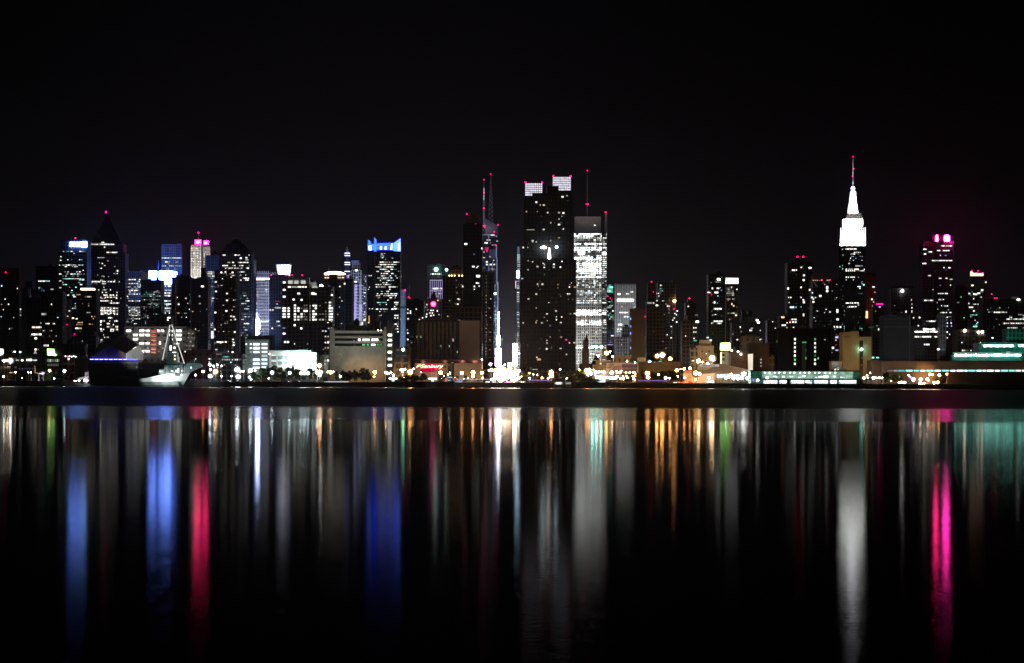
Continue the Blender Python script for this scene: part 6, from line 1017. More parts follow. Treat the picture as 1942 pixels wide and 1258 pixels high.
# ---- beige base with the neon script, dark fluted hall above it
b = B('fluted_hall', 'big dark hall of vertical concrete flutes above the red neon sign', 788, 868, 610, 1440, 40, 'brown', pitch=None, clutter=False)
b.root.children[0].data.materials[0] = plain('dark_bronze', (.035, .028, .025), .6)
b.part('flute', [(791+i*7.7, 795+i*7.7, 611, 681, -1.6, -.02) for i in range(10)], plain('flute_concrete', (.13, .10, .085), .85)); b.part('roof_block', [(804, 867, 603.5, 610.3, 3, 30)], plain('flute_concrete', (.13, .10, .085), .85)); b.part('plain_bay', [(871, 909, 608.5, 681, -2, 30)], plain('bay_concrete', (.27, .21, .16), .85, .1, .12)); b.part('bay_shoulder', [(868.2, 870.9, 607.5, None, -1, 30), (909.1, 913.6, 607.5, None, -1, 30)], plain('dark_bronze', (.035, .028, .025), .6)); b.part('cornice', [(787, 869, 681.3, 683, -2.4, .1), (868.5, 914.5, 680.4, 682.2, -2.6, -2.05)], plain('bay_concrete_pale', (.40, .33, .28), .8)); b.part('upper_block', [(865, 913, 582, 607.3, 16, 40)], facade('brown_facade', WALLS['brown'], 3.2, 3.6))
for x, y, c in ((791, 639, 'y'), (798, 639, 'g'), (836, 656.5, 't'), (852, 656.7, 't'), (867, 667.5, 'g'), (859, 644, 'c'), (859.3, 646, 'c')): b.poly('window_gap', [(x-.8, y-2), (x+.4, y-2), (x+1.1, y+2), (x-1.1, y+2)], -.35, -.12, wmat(c, 1))
b.lamp(914, 682, 1.3, 'n', 20, -3); b.win(870.5, 607.3, 3, 1.2, 'y', 1, -2.2); b.flood(868, 914, 610, 690, .020, (1, .68, .42), 2, 40, yb=690, albedo=.27); b.flood(788, 866, 620, 690, .005, (1, .62, .4), 2, 40, yb=690, albedo=.13); b.finish()
b = B('beige_base_building', 'low beige building under the fluted hall carrying a red neon script sign', 786, 849, 689.2, 1400, 30, 'beige', pitch=None, clutter=False, parapet=False)
b.root.children[0].data.materials[0] = plain('sand_render', (.45, .36, .26), .85, .1, .2)
b.part('east_wall', [(861.5, 914.5, 689, None, -.6, 30)], plain('sand_render', (.45, .36, .26), .85, .1, .2)); b.part('recess', [(849.2, 861.3, 684, None, 1, 28)], plain('dark_bronze', (.035, .028, .025), .6)); b.part('recess_pier', [(854.8, 856.6, 684, None, -.5, .9)], plain('flute_concrete', (.13, .10, .085), .85)); b.part('mezzanine', [(788, 914, 683.4, 689, 3, 28)], plain('dark_red_panel', (.09, .03, .03), .7)); b.part('dark_plate', [(840, 846, 695, 698, -.3, .05)], plain('dark_stone', (.12, .10, .09), .8))
b.row(693.3, 850, 853, 1.6, 'o', 1, off=.8); b.row(688.2, 857, 861, 1.2, 'n', 1, off=.8); b.row(685.3, 802, 808, 1.6, 'o', 0, 3, .7, off=2.8)
NEON = emit('neon_script', (1, .46, .26), 7)
RG = emit('red_neon_glow_tube', (1, .0, .09), 3.0)
for tx, xx, sz in (('P', 792.5, 2.4), ('Sanbury', 818, 3.0)):
    me = text_mesh(tx, sz*1.25, .12, .35); o = obj('neon_script', me, NEON, b.root, Vector((X(xx, 1400)-b.o.x, -1.3, Z(xx, 695, 1400)-G0))); o.scale = (1.25 if tx != 'P' else 2.0, 1, .85)
b.poly('neon_outline', [(801, 698), (803, 694), (808, 691.3), (816, 690.2), (826, 691.4), (833, 693.5), (835, 697), (833, 699), (822, 700.6), (810, 699.8)], -.9, -.5, emit('red_sign_backing', (1, .0, .08), .75)); b.poly('neon_outline', [(788.3, 695), (790, 692.6), (796, 692.6), (798.5, 695.5), (796, 698.6), (790, 698.6)], -.9, -.5, emit('red_sign_backing', (1, .0, .08), .75))
b.part('red_awning', [(797, 826, 700.8, 706, -1.2, -.2)], emit('crimson_sign_backing', (1, .0, .12), .38, tex=.4, texscale=.4))
b.flood(862, 914, 690, 720, .18, (1, .62, .32), 2, 18, yb=712, albedo=.42); b.flood(786, 850, 690, 720, .07, (1, .6, .32), 2, 20, yb=712, albedo=.42); b.finish()
# ================================================================ along the water
Y = 1232.0
# peaked pavilion on the deck of the warship
b = B('peaked_pavilion', 'dark peaked roof pavilion with pale fluted side wall and a blue eaves strip', 170, 238, 674, 1222, 14, 'brown', pitch=None, clutter=False, parapet=False)
b.root.children[0].data.materials[0] = plain('pavilion_brown', (.12, .075, .06), .8)
bm = bmesh.new(); P = lambda x, y, dy: bm.verts.new((X(x, 1222+dy)-b.o.x, dy, Z(x, y, 1222+dy)-G0))
q = [P(177, 674.2, -1), P(207, 654, -1), P(238.5, 669.5, -1), P(228, 632.5, 46), P(186, 652, 46), P(263, 654.5, 46)]
for f in ((0, 1, 3, 4), (1, 2, 5, 3)): bm.faces.new([q[k] for k in f])
r_ = bmesh.ops.solidify(bm, geom=list(bm.faces), thickness=.4)
obj('peaked_roof', bm, plain('black_slate', (.02, .02, .022), .8), b.root)
b.poly('gable_wall', [(178, 674.5), (207, 655.5), (237.5, 670.5), (237.5, 681), (172, 681)], -.4, 1, plain('pavilion_brown', (.12, .075, .06), .8)); b.part('wall_seam', [(190+i*12.4, 190.5+i*12.4, 664, 681, -.55, -.42) for i in range(4)], DARKROOF)
bm = bmesh.new()
for i in range(19):
    x = 238.8+i*1.68; dy = i*2.0
    yq = 1222+dy; za = Z(x, 670.5-(i/14)*15.5 if i < 14 else 655+(i-14)*3.0, yq)-G0; zb = Z(x, 683, yq)-G0
    box(bm, X(x, yq)-b.o.x, X(x+(.95 if i % 3 else 1.3), yq)-b.o.x, dy, dy+1.2, zb, za)
obj('fluted_wall', bm, plain('pale_fluting', (.60, .62, .60), .7), b.root)
b.part('fluted_backing', [(240, 270, 672, 683, 40, 42)], DARKROOF)
b.part('blue_strip', [(170, 246, 681.2, 682.4, -1.4, -.9), (246, 259, 681.8, 683, -1.0, -.5)], emit('blue_strip_light', (.10, .10, 1), 5)); b.part('pale_strip', [(171+i*9, 177+i*9, 681.5, 682.1, -1.6, -1.41) for i in range(8)], emit('pale_strip_light', (.7, .72, 1), 4))
b.part('deck_edge', [(168, 262, 683.4, 688, -1.2, 20)], plain('deck_navy', (.03, .035, .08), .7)); b.part('rail', [(168, 262, 688.2, 688.9, -1.8, -1.3)], CONCRETE)
b.flood(176, 240, 664, 682, .035, (.08, .1, 1), 3, 6, yb=683, albedo=.09); b.flood(240, 270, 660, 682, .5, (.95, 1, .95), 1, 26, yb=684, albedo=.6); b.finish()
b = B('dock_house', 'dark dock house with a few teal and amber lit windows under the peaked pavilion', 168, 262, 689, 1226, 12, 'black', pitch=None, clutter=False, parapet=False)
for x, y, w, h, c, l in ((193.5, 692.5, 6.4, 6, 't', 2), (187, 690.8, 2, 2.4, 'c', 2), (199, 692, 1.6, 3, 'y', 1), (216.5, 693, 2, 2.6, 'g', 1), (220.8, 691.8, 3.4, 3.6, 'y', 2), (227.4, 693.5, 2.2, 5, 'c', 2), (228.6, 691, 1.6, 2, 't', 1), (188, 703, 2, 2.2, 'n', 2), (201.5, 702.8, 3.6, 2.4, 'o', 1), (206, 702.3, 1.8, 3.2, 'n', 2), (211.5, 702, 7, 2.4, 'g', 1), (211, 691.6, 6, 1.6, 'o', 0), (178, 693, 12, 5, 't', 0), (193.5, 690.8, 3.6, 2.6, 'c', 3), (259.3, 696.5, 1, 2, 'c', 1)): b.win(x, y, w, h, c, l, -.1 if l < 3 else -.3)
b.finish()
# warship
WY = 1216.0
r = empty('warship', (X(290, WY), WY, 0), 'moored warship with a white lit bow, teal lit decks and a mast strung with bulbs', 'ship'); o = r.location
Pw = lambda x, y, dy: ((X(x, WY)-o.x), dy, Z(x, y, WY))
bm = bmesh.new()
secs = []   # hull stations along its length: x at deck, deck y px, x at water line, half beam
for xd, yd, xw, hb in ((168, 706, 168, 9), (200, 712, 200, 10), (250, 719, 250, 10), (275, 717.5, 275, 10), (296, 713, 294, 10), (311, 709.5, 307, 9.5), (325, 709.2, 318, 8), (340, 709.5, 330, 5), (350, 706.5, 337.5, 2.4), (356, 704, 341.5, .5)):
    ring = []
    for f, k in ((0, .82), (.5, .93), (1, 1)):
        xx = xw+(xd-xw)*f**1.4; yy = 731+(yd-731)*f
        ring.append((xx, yy, 12-hb*k)); 
    secs.append((ring, hb))
rows_ = []
for ring, hb in secs:
    row = [bm.verts.new(Pw(*p)) for p in ring]+[bm.verts.new(Pw(ring[2][0], ring[2][1], 12+hb)), bm.verts.new(Pw(ring[0][0], ring[0][1], 12+hb*.82))]
    rows_.append(row)
for a, c in zip(rows_, rows_[1:]):
    for k in range(4): bm.faces.new((a[k], c[k], c[k+1], a[k+1]))
bm.faces.new(rows_[0][::-1]); bm.faces.new(rows_[-1])
bmesh.ops.recalc_face_normals(bm, faces=list(bm.faces))
obj('hull', bm, plain('hull_grey', (.55, .57, .58), .6, .08, .3), r)
SG = plain('ship_grey', (.20, .23, .23), .6); SD = plain('ship_dark', (.07, .08, .08), .7)
def wbox(name, rects, m):
    bm = bmesh.new()
    for x0, x1, y0, y1, a, c in rects: box(bm, X(x0, WY)-o.x, X(x1, WY)-o.x, a, c, Z(x0, y1, WY), Z(x0, y0, WY))
    return obj(name, bm, m, r)
wbox('boot_topping', [(266, 338, 724.4, 731, 1.4, 2.3)], SD)
wbox('deckhouse', [(301, 309.5, 700, 710, 3, 12), (309.5, 343, 693, 710, 4, 16), (313, 333, 684, 693.2, 5, 15), (314, 333, 676, 684.2, 6, 14), (316, 332, 668, 676.2, 7, 13)], SG)
wbox('aft_superstructure', [(196, 300, 700, 721, 14, 20), (262, 305, 690, 700.2, 14, 20)], plain('camouflage_dark', (.005, .005, .006), .95, spec=0))
wbox('bridge_wing', [(310, 336, 668.6, 670, 5.5, 7), (311, 335, 676.6, 678, 4.5, 6), (309, 341, 692.4, 693.6, 2.6, 4), (334, 344, 687, 694, 5, 8)], SG)
rr = random.Random(5)
wbox('deck_gear', [(310+i*.8+rr.random(), 310.6+i*.8+rr.random()*2, 694+rr.random()*9, 703+rr.random()*6, 2.8+rr.random(), 3.9) for i in range(36)], SD)
wbox('rail', [(300, 348, 708.6, 709, 1.6, 1.8)]+[(300+i*2.4, 300.3+i*2.4, 706.5, 709.2, 1.6, 1.8) for i in range(21)], SG)
wbox('anchor_fitting', [(331.5, 342, 708, 713, .5, 3)], SD); wbox('canopy', [(301, 308, 701.5, 706.5, 1, 3)], plain('white_canvas', (.7, .7, .68), .8))
bm = bmesh.new(); prism(bm, [(X(x, WY)-o.x, Z(x, y, WY)) for x, y in ((347, 694), (352, 688), (374, 689.5), (379, 695), (371, 699), (360, 704), (352, 708), (347, 709))], 6, 14); obj('bow_flare', bm, SG, r)
wbox('bow_gun', [(357, 364, 682.5, 689, 8, 11), (353, 357.5, 686, 688.5, 9, 10)], SD)
bm = bmesh.new()
tube(bm, Pw(318.5, 668, 10), Pw(318.5, 606, 10), .9, .4); tube(bm, Pw(312, 624, 10), Pw(325, 624, 10), .25); tube(bm, Pw(314, 612, 10), Pw(323, 612, 10), .22); tube(bm, Pw(314, 668, 8), Pw(318, 630, 10), .35, .25); tube(bm, Pw(323, 668, 8), Pw(319, 630, 10), .35, .25)
for y in (640, 652): tube(bm, Pw(314.8, y, 9), Pw(322.2, y, 9), .3)
box(bm, X(314.5, WY)-o.x, X(322.5, WY)-o.x, 8.6, 11, Z(318, 615, WY), Z(318, 612.6, WY)); obj('mast', bm, SD, r)
BULB = emit('bulb_string_light', (.95, .96, .92), .95)
for (xa, ya, xb, yb) in ((317, 616, 304, 683), (320.3, 614, 346, 690)):
    bm = bmesh.new(); n = 60
    for i in range(n+1):
        f = i/n; p = Pw(xa+(xb-xa)*f, ya+(yb-ya)*f+1.2*math.sin(math.pi*f), 9-2*f)
        if i < n:
            f2 = (i+.78)/n; p2 = Pw(xa+(xb-xa)*f2, ya+(yb-ya)*f2+1.2*math.sin(math.pi*f2), 9-2*f2); tube(bm, p, p2, .27, .27, 5)
    obj('bulb_string', bm, BULB, r)
for x, y, w, h, c, L in ((321, 660, 2.2, 9, (.85, .78, 1), 7), (328, 659.5, 3.6, 2, (1, .96, .86), 5), (328, 668.3, 7, 1.2, (.7, 1, .9), 3), (329, 674.5, 2, 2, (1, .85, .6), 4), (329, 681.5, 2, 2, (1, .9, .6), 4), (337.5, 703, 2.6, 9, (.85, 1, .97), 2.4), (333.5, 704, 2, 5, (.85, 1, .97), 1.8), (325.5, 704, 4, 3.4, (.8, 1, .95), 1.4), (344, 704, 2.4, 4, (.8, 1, .95), 1.2), (361.7, 697.5, 2, 4, (.9, 1, .95), 1.6), (343.5, 711, 2.4, 3, (.9, 1, .95), 4), (317.5, 602.4, 6, 2.2, (1, 1, .9), 3), (315.5, 607, 2.6, 2.2, (1, .97, .8), 2.4)):
    bm = bmesh.new(); box(bm, X(x-w/2, WY)-o.x, X(x+w/2, WY)-o.x, 1.0 if y > 690 else 4.2, 1.6 if y > 690 else 4.8, Z(x, y+h/2, WY), Z(x, y-h/2, WY)); obj('deck_light', bm, emit('deck_light_%d' % int(x*10+y), c, L), r)
Pg = lambda x, y, dy: Vector(Pw(x, y, dy))+o
[spot(r, Pg(xq, 727, -11), Pg(xq, 718.5, 3), lq, (.88, 1, .97), 52, .5) for xq, lq in ((284, .35), (304, 1.0), (320, 1.3), (334, .9))]
spot(r, Pg(326, 712, -20), Pg(326, 692, 4), .045, (.35, 1, .85), 75, .3); spot(r, Pg(362, 712, -16), Pg(362, 698, 6), .10, (.7, .9, 1), 60, .3)
# gangway with stair tower at the ship's stern
r = empty('boarding_gangway', (X(165, 1236), 1236, 0), 'sloping white gangway with a grey stair tower at the dark stern of the warship', 'gangway'); o = r.location; GY = 1236
bm = bmesh.new()
for dy in (-1, 1):
    tube(bm, (X(148, GY)-o.x, dy, Z(148, 719.5, GY)), (X(180, GY)-o.x, dy, Z(180, 714, GY)), .30); tube(bm, (X(150, GY)-o.x, dy, Z(148, 717, GY)), (X(180, GY)-o.x, dy, Z(180, 711.8, GY)), .16)
obj('walkway', bm, plain('white_paint', (.62, .60, .56), .8), r)
bm = bmesh.new(); box(bm, X(160, GY)-o.x, X(164.5, GY)-o.x, 1.5, 3.5, 1, Z(160, 706, GY)); box(bm, X(164.7, GY)-o.x, X(167.6, GY)-o.x, 1.8, 3, Z(160, 717, GY), Z(160, 705.5, GY)); obj('stair_tower', bm, plain('pale_violet_grey', (.46, .44, .50), .7), r)
bm = bmesh.new()
for x0, x1, y0, y1 in ((168, 176, 708, 709.2), (169, 177, 711.4, 712.4), (173, 179, 705.4, 707), (177, 180, 703, 708)): box(bm, X(x0, GY)-o.x, X(x1, GY)-o.x, 1, 3, Z(x0, y1, GY), Z(x0, y0, GY))
tube(bm, (X(175, GY)-o.x, 1.4, Z(175, 706, GY)), (X(184.5, GY)-o.x, 1.4, Z(184, 716.5, GY)), .3); tube(bm, (X(178, GY)-o.x, 1.8, Z(178, 708, GY)), (X(184, GY)-o.x, 1.8, Z(184, 711, GY)), .2); obj('landing', bm, plain('white_paint', (.62, .60, .56), .8), r)
bm = bmesh.new(); box(bm, X(140, GY)-o.x, X(188, GY)-o.x, -2, 5, -1.5, 1.0); obj('float', bm, SD, r)
spot(r, (X(165, GY), GY-14, 3), (X(168, GY), GY, 4.5), .30, (1, .94, 1), 80, .5)
# parked aircraft
r = empty('parked_aircraft', (X(76, 1262), 1262, G0), 'small parked aircraft with a round white nose and an upright tail fin', 'aircraft'); o = r.location; AY = 1262
k = M(1, AY); bm = bmesh.new(); z = Z(77, 707.5, AY)-G0
lathe(bm, [(.15*k, -11*k), (.8*k, -8*k), (1.3*k, -4*k), (2.2*k, 0), (3.2*k, 3*k), (3.5*k, 5*k), (2.9*k, 7.5*k), (1.4*k, 9*k), (.2*k, 9.5*k)], (0, 0, z), 14, 'X'); obj('fuselage', mesh('fuselage', bm, True), plain('white_gloss', (.75, .75, .76), .3, .04), r)
bm = bmesh.new(); prism(bm, [(-11*k, z), (-8*k, z+.3*k), (-9.2*k, z+12*k), (-10.6*k, z+15*k), (-11*k, z+15*k)], -.35, .35); obj('tail_fin', bm, plain('cream_fin', (.62, .52, .42), .5), r)
bm = bmesh.new(); prism(bm, [(-5*k, z-.4*k), (4*k, z-.4*k), (3*k, z+.3*k), (-5*k, z+.2*k)], -4.2, 4.2); obj('wing', bm, plain('white_gloss', (.75, .75, .76), .3, .04), r)
for x, yy in ((6*k, 0), (-2*k, -1.2), (-2*k, 1.2)):
    bm = bmesh.new(); tube(bm, (x, yy, 0), (x, yy, z-.5*k), .15); lathe(bm, [(.35, -.15), (.35, .15)], (x, yy, .35), 8, 'X'); obj('landing_gear', bm, STEEL, r)
spot(r, (X(80, AY), AY-9, 4), (X(80, AY), AY, 4.4), 1.2, (1, .95, 1), 60, .7); spot(r, (X(68, AY), AY-7, 3), (X(66, AY), AY, 8), .25, (1, .6, .3), 70, .5)

# ---------------------------------------------------------------- trees
BARK = plain('bark', (.06, .045, .035), .9, .3, 2)
def leafmat(name, col):
    m = plain(name, col, .7, .45, .9); return m
LEAF = leafmat('dark_leaves', (.045, .075, .03)); LEAFG = leafmat('spring_leaves', (.09, .13, .035)); LEAFO = leafmat('olive_leaves', (.075, .075, .03))
def crown_mesh(seed, h, w, leaf, conic=False):
    rr = random.Random(seed); bm = bmesh.new()
    cl = []
    for i in range(26):
        a = rr.uniform(0, 6.283); f = rr.random()
        t = rr.random(); rad = w*math.sqrt(rr.random())*((1-t*.9) if conic else math.sqrt(max(.05, 1-(2*t-1)**2))*.8)
        cl.append((rad*math.cos(a), rad*math.sin(a), h*(.28+.70*t), rr.uniform(.16, .32)*w*(.7 if conic else 1)))
    for cx, cy, cz, cr in cl:
        for j in range(34):
            d = Vector((rr.gauss(0, 1), rr.gauss(0, 1), rr.gauss(0, .8))); d = d.normalized()*cr*rr.uniform(.55, 1.12)
            p = Vector((cx, cy, cz))+d; s = rr.uniform(.14, .30)*leaf
            n = Vector((rr.gauss(0, 1), rr.gauss(0, 1), rr.gauss(0, 1))).normalized(); u = n.orthogonal().normalized(); v = n.cross(u)
            q = [bm.verts.new(p+u*s*a_+v*s*b_*.6) for a_, b_ in ((-1, 0), (0, -1), (1, 0), (0, 1))]; bm.faces.new(q)
    return mesh('crown', bm)
def trunk_mesh(seed, h, w):
    rr = random.Random(seed+77); bm = bmesh.new(); tube(bm, (0, 0, 0), (.1, .05, h*.55), .026*h, .014*h, 8)
    for i in range(6):
        a = rr.uniform(0, 6.28); z = h*rr.uniform(.28, .5); tube(bm, (.06, .03, z), (w*.5*math.cos(a), w*.5*math.sin(a), z+h*rr.uniform(.15, .35)), .011*h, .005*h, 6)
    return mesh('trunk', bm)
PROTO = {}
for key, m, con in (('round', LEAF, False), ('round2', LEAF, False), ('green', LEAFG, False), ('olive', LEAFO, False), ('cone', LEAF, True)):
    PROTO[key] = (crown_mesh(hash_ := len(PROTO)*11+3, 10, 4.4 if not con else 2.6, 2.7, con), trunk_mesh(hash_, 10, 4)); PROTO[key][0].materials.append(m); PROTO[key][1].materials.append(BARK)
def tree(x, ytop, Y, key, wpx, label, group, base=G0):
    h = Z(x, ytop, Y)-base; r = empty('tree', (X(x, Y), Y, base), label, 'tree', group)
    k = h/9.9; kw = M(wpx, Y)/ (8.2 if key != 'cone' else 5.0)
    for nm, me in zip(('crown', 'trunk'), PROTO[key]):
        o = obj(nm, me, None, r); o.scale = (kw, kw, k); o.rotation_euler = (0, 0, RND.uniform(0, 6.28))
ORD = ['first', 'second', 'third', 'fourth', 'fifth', 'sixth', 'seventh', 'eighth', 'ninth', 'tenth', 'eleventh', 'twelfth', 'thirteenth', 'fourteenth', 'fifteenth', 'sixteenth', 'seventeenth', 'eighteenth', 'nineteenth', 'twentieth']
def nth(i, n, desc, frm): return '%s %s from %s' % (ORD[i], desc, frm)
park = [(480, 706, 'green', 22), (497, 699, 'green', 24), (493, 703, 'green', 20), (508, 697, 'round', 20), (520, 695, 'round', 26), (516, 703, 'green', 22), (534, 698, 'round2', 30), (547, 699, 'round', 26), (555, 694, 'cone', 12), (563, 701, 'green', 24), (574, 707, 'green', 18), (588, 700, 'green', 18), (596, 704, 'green', 14)]
for i, (x, y, k, w) in enumerate(park): tree(x, y, 1268+(i % 4)*5, k, w, nth(i, len(park), 'tree of the lamp lit park before the floodlit hall', 'the ball field lamps'), 'trees of the lamp lit park')
dep = [(638, 705, 'cone', 10), (650, 704, 'round', 18), (662, 704, 'round2', 20), (672, 702, 'cone', 11), (676, 706, 'round', 20), (690, 700, 'round', 24), (697, 705, 'round2', 20), (657, 708, 'round', 24)]
for i, (x, y, k, w) in enumerate(dep): tree(x, y, 1270+(i % 4)*4, k, w, nth(i, 8, 'dark tree in front of the shield depot wall', 'the depot stair pier'), 'trees before the shield depot')
pier = [(758, 715, 'round', 18), (770, 712, 'round2', 26), (786, 713, 'round', 26), (800, 709, 'round2', 24), (838, 711, 'round', 16), (845, 710, 'cone', 12), (858, 717, 'round', 20)]
for i, (x, y, k, w) in enumerate(pier): tree(x, y, 1262+(i % 3)*3, k, w, nth(i, 7, 'black tree on the pier before the neon sign wall', 'the parking ramp'), 'trees on the pier before the neon sign')
sm = [(867, 713, 'olive', 9), (883, 713, 'olive', 8), (908, 717, 'cone', 10)]
for i, (x, y, k, w) in enumerate(sm): tree(x, y, 1292, k, w, nth(i, 3, 'small round tree before the orange lit base wall', 'its dark recess'), 'small trees before the beige base wall')
tw = [(993, 707, 'olive', 26), (1008, 705, 'olive', 26), (1024, 707, 'olive', 28), (1056, 706, 'olive', 30), (1072, 707, 'olive', 26), (1086, 705, 'olive', 26), (1100, 703, 'round', 26)]
for i, (x, y, k, w) in enumerate(tw): tree(x, y, 1285+(i % 3)*4, k, w, nth(i, 7, 'olive lit tree at the foot of the twin topped tower', 'the street canyon'), 'trees at the foot of the twin topped tower')
bb = [(1104, 712, 'round', 26), (1118, 717, 'round2', 24), (1130, 720, 'round', 20), (1152, 722, 'round2', 14), (1190, 718, 'round', 18), (1198, 707, 'olive', 18), (1204, 704, 'olive', 12), (1181, 708, 'olive', 12)]
for i, (x, y, k, w) in enumerate(bb): tree(x, y, 1264+(i % 3)*4 if y > 710 else 1318, k, w, nth(i, 8, 'tree around the white event hall', 'the church'), 'trees round the event hall')
bl = [(1222, 703, 'olive', 20), (1238, 706, 'olive', 22), (1254, 705, 'olive', 24), (1271, 703, 'olive', 24), (1281, 704, 'olive', 18), (1292, 702, 'round', 16), (1245, 709, 'olive', 22), (1263, 709, 'olive', 20)]
for i, (x, y, k, w) in enumerate(bl): tree(x, y, 1320+(i % 3)*8, k, w, nth(i, 8, 'amber lit tree before the blank tan hall', 'the museum hall'), 'trees before the blank tan hall')
rt = [(1682, 708, 'round', 20), (1696, 709, 'round2', 24), (1706, 713, 'round', 16), (1781, 714, 'olive', 16), (1788, 717, 'olive', 18), (1776, 721, 'round', 14)]
for i, (x, y, k, w) in enumerate(rt): tree(x, y, 1275+(i % 3)*4, k, w, nth(i, 6, 'dark tree in front of the long pier shed', 'the glass ferry terminal'), 'trees before the long pier shed')
lf = [(95, 706, 'round', 18), (108, 702, 'cone', 14), (124, 711, 'round2', 20), (112, 712, 'round', 20), (84, 714, 'round', 16)]
for i, (x, y, k, w) in enumerate(lf): tree(x, y, 1268+(i % 3)*3, k, w, nth(i, 5, 'black tree before the tan warehouse', 'the parked aircraft'), 'trees before the tan warehouse')

# ---------------------------------------------------------------- lamps
_pole = {}
def pole_mesh(h):
    k = round(h, 1)
    if k not in _pole:
        bm = bmesh.new(); tube(bm, (0, 0, 0), (0, 0, h), .13, .07, 6); box(bm, -.25, .25, -.25, .25, 0, .5); me = mesh('pole', bm); me.materials.append(STEEL); _pole[k] = me
    return _pole[k]
def lamp(x, y, r, c, Y, label, group, L=90, kind='street_lamp', base=G0):
    p = at(x, y, Y); rt_ = empty(kind, (p.x, Y, base), label, 'street lamp' if kind == 'street_lamp' else 'floodlight', group)
    L = int(L*2.5) if r >= 2.5 else int(L*1.3)
    m = emit('lamp_glass_%s_%d' % (GLASSNAME[c], L), COL[c], L); k = M(r, Y)*LAMP_K*(1.25 if r >= 2.5 else 1); h = max(.6, p.z-base)
    o = obj('globe', _lampmesh(m), None, rt_, (0, 0, h)); o.scale = (k, k, k*.9)
    obj('pole', pole_mesh(max(.3, h-k*.6)), None, rt_)
    if r >= 2.5:
        d = obj('halo_dish', _dish, None, rt_, (0, k*.15, h)); d.scale = (k, k, k)  # added dish: its lit rim stands in for halo, its back shields walls
LAMP_K = .6  # globes larger than life, lens bloom put into their size
bm = bmesh.new(); n_ = 16; rings_ = []
for rad_, dep_ in ((.35, 1.0), (1.2, .9), (2.0, .45), (2.05, .45), (1.25, 1.0), (.35, 1.12)): rings_.append([bm.verts.new((rad_*math.cos(6.2832*i/n_), dep_, rad_*math.sin(6.2832*i/n_))) for i in range(n_)])
for a_, b_ in zip(rings_, rings_[1:]):
    for i in range(n_): bm.faces.new((a_[i], a_[(i+1) % n_], b_[(i+1) % n_], b_[i]))
bm.faces.new(rings_[0]); bm.faces.new(rings_[-1]); bmesh.ops.recalc_face_normals(bm, faces=list(bm.faces))
_dish = mesh('halo_dish', bm, True); _dish.materials.append(plain('halo_dish_black', (.010, .010, .010), .9, .1, .5, spec=0))
def cluster(desc, frm, group, pts, Y, L=90, kind='street_lamp', base=G0):
    for i, (x, y, r, c) in enumerate(pts): lamp(x, y, r, c, Y+(i % 3)*1.5, '%s %s from %s' % (ORD[i] if i < 20 else 'last', desc, frm), group, L, kind, base)
cluster('white lamp at the west end shed', 'the cream billboard', 'lamps at the west end shed', [(8, 684.5, 2.6, 'n'), (14, 684, 2.6, 'y'), (19.5, 684.5, 4.6, 'n'), (29.5, 706, 2, 'y'), (54, 706.5, 1.4, 'n'), (59, 706.8, 1.2, 'y'), (103, 718, 1.4, 'c'), (94, 703.5, 2.8, 'o'), (122, 704, 2.6, 'c'), (7, 714.5, 2.4, 'o'), (42, 717.5, 1.2, 'o')], 1285)
cluster('low white lamp on the gangway float', 'its seaward end', 'lamps along the gangway', [(141, 722.3, 1.2, 'y'), (144.3, 722.6, 1.2, 'n'), (150, 722, 2.3, 'n'), (159.5, 721.8, 1.8, 'n'), (162.6, 722, 1.8, 'p'), (165.6, 721.8, 2, 'n'), (172, 721.8, 2.6, 'n'), (184.7, 721.8, 2.2, 'n')], 1233, 20, base=1.0)
cluster('lamp of the ball field', 'the warship bow', 'lamps of the ball field', [(371, 711.5, 2.2, 'c'), (385.3, 704.8, 2.6, 'o'), (398, 692, 2.6, 'c'), (399, 701.5, 2.4, 'c'), (398.5, 713.5, 3.6, 'c'), (408.5, 705, 4.6, 'y'), (412, 692.5, 2.2, 'n'), (419.8, 694.3, 2.2, 'c'), (420, 714, 1.8, 'c'), (405, 695, 1.6, 'c'), (439.5, 713.5, 2, 'n'), (449.8, 701.3, 5, 'c'), (451.5, 714.8, 4.4, 'c'), (456, 704.5, 2.2, 'o'), (462, 704, 2.2, 'y'), (475, 703.5, 4.6, 'c'), (473.5, 715, 3.2, 'c'), (484, 703.5, 2, 'n'), (476.5, 719.8, 1.6, 'n')], 1278)
cluster('lamp of the lamp lit park', 'the seven storey office', 'lamps of the park', [(516, 706.8, 3.2, 'c'), (549.5, 707.5, 2.8, 'c'), (571, 708, 3.0, 'c'), (577.5, 708.2, 3.4, 'c'), (584, 708, 3.2, 'c'), (593.5, 694.8, 1.6, 'c'), (606, 693.5, 4.2, 'o'), (601.5, 706.5, 3.2, 'n'), (605, 704.6, 3.2, 'y'), (609, 706, 3, 'n'), (606.5, 711.5, 3, 'n'), (510, 718, 1.2, 'w')], 1262)
cluster('lamp before the shield depot', 'the floodlit hall', 'lamps before the shield depot', [(622, 705.5, 2.4, 'o'), (627.3, 706.5, 3.4, 'y'), (632, 705.5, 1.8, 'w'), (648.5, 706.5, 1.8, 'o'), (645.5, 713.8, 3.6, 'c'), (707, 705.5, 2, 'w'), (711, 706.3, 3.8, 'o'), (709.5, 715, 2, 'o'), (732, 706.8, 3, 'y'), (736, 708.5, 2.4, 'w'), (741, 706.8, 2, 'w'), (746.5, 712, 2.2, 'n'), (760, 701, 1.4, 'n'), (764, 701.5, 1.4, 'n'), (768.5, 701, 1.5, 'n'), (763.5, 704.8, 2.4, 'y'), (778, 705.5, 5.2, 'o'), (784.5, 699.5, 1.6, 'n'), (766, 717, 1.4, 'n')], 1296)
lamp(764.8, 663.3, 3.4, 'g', 1402, 'green floodlight on a mast below the blue lit slab', None, 40, 'floodlight_mast')
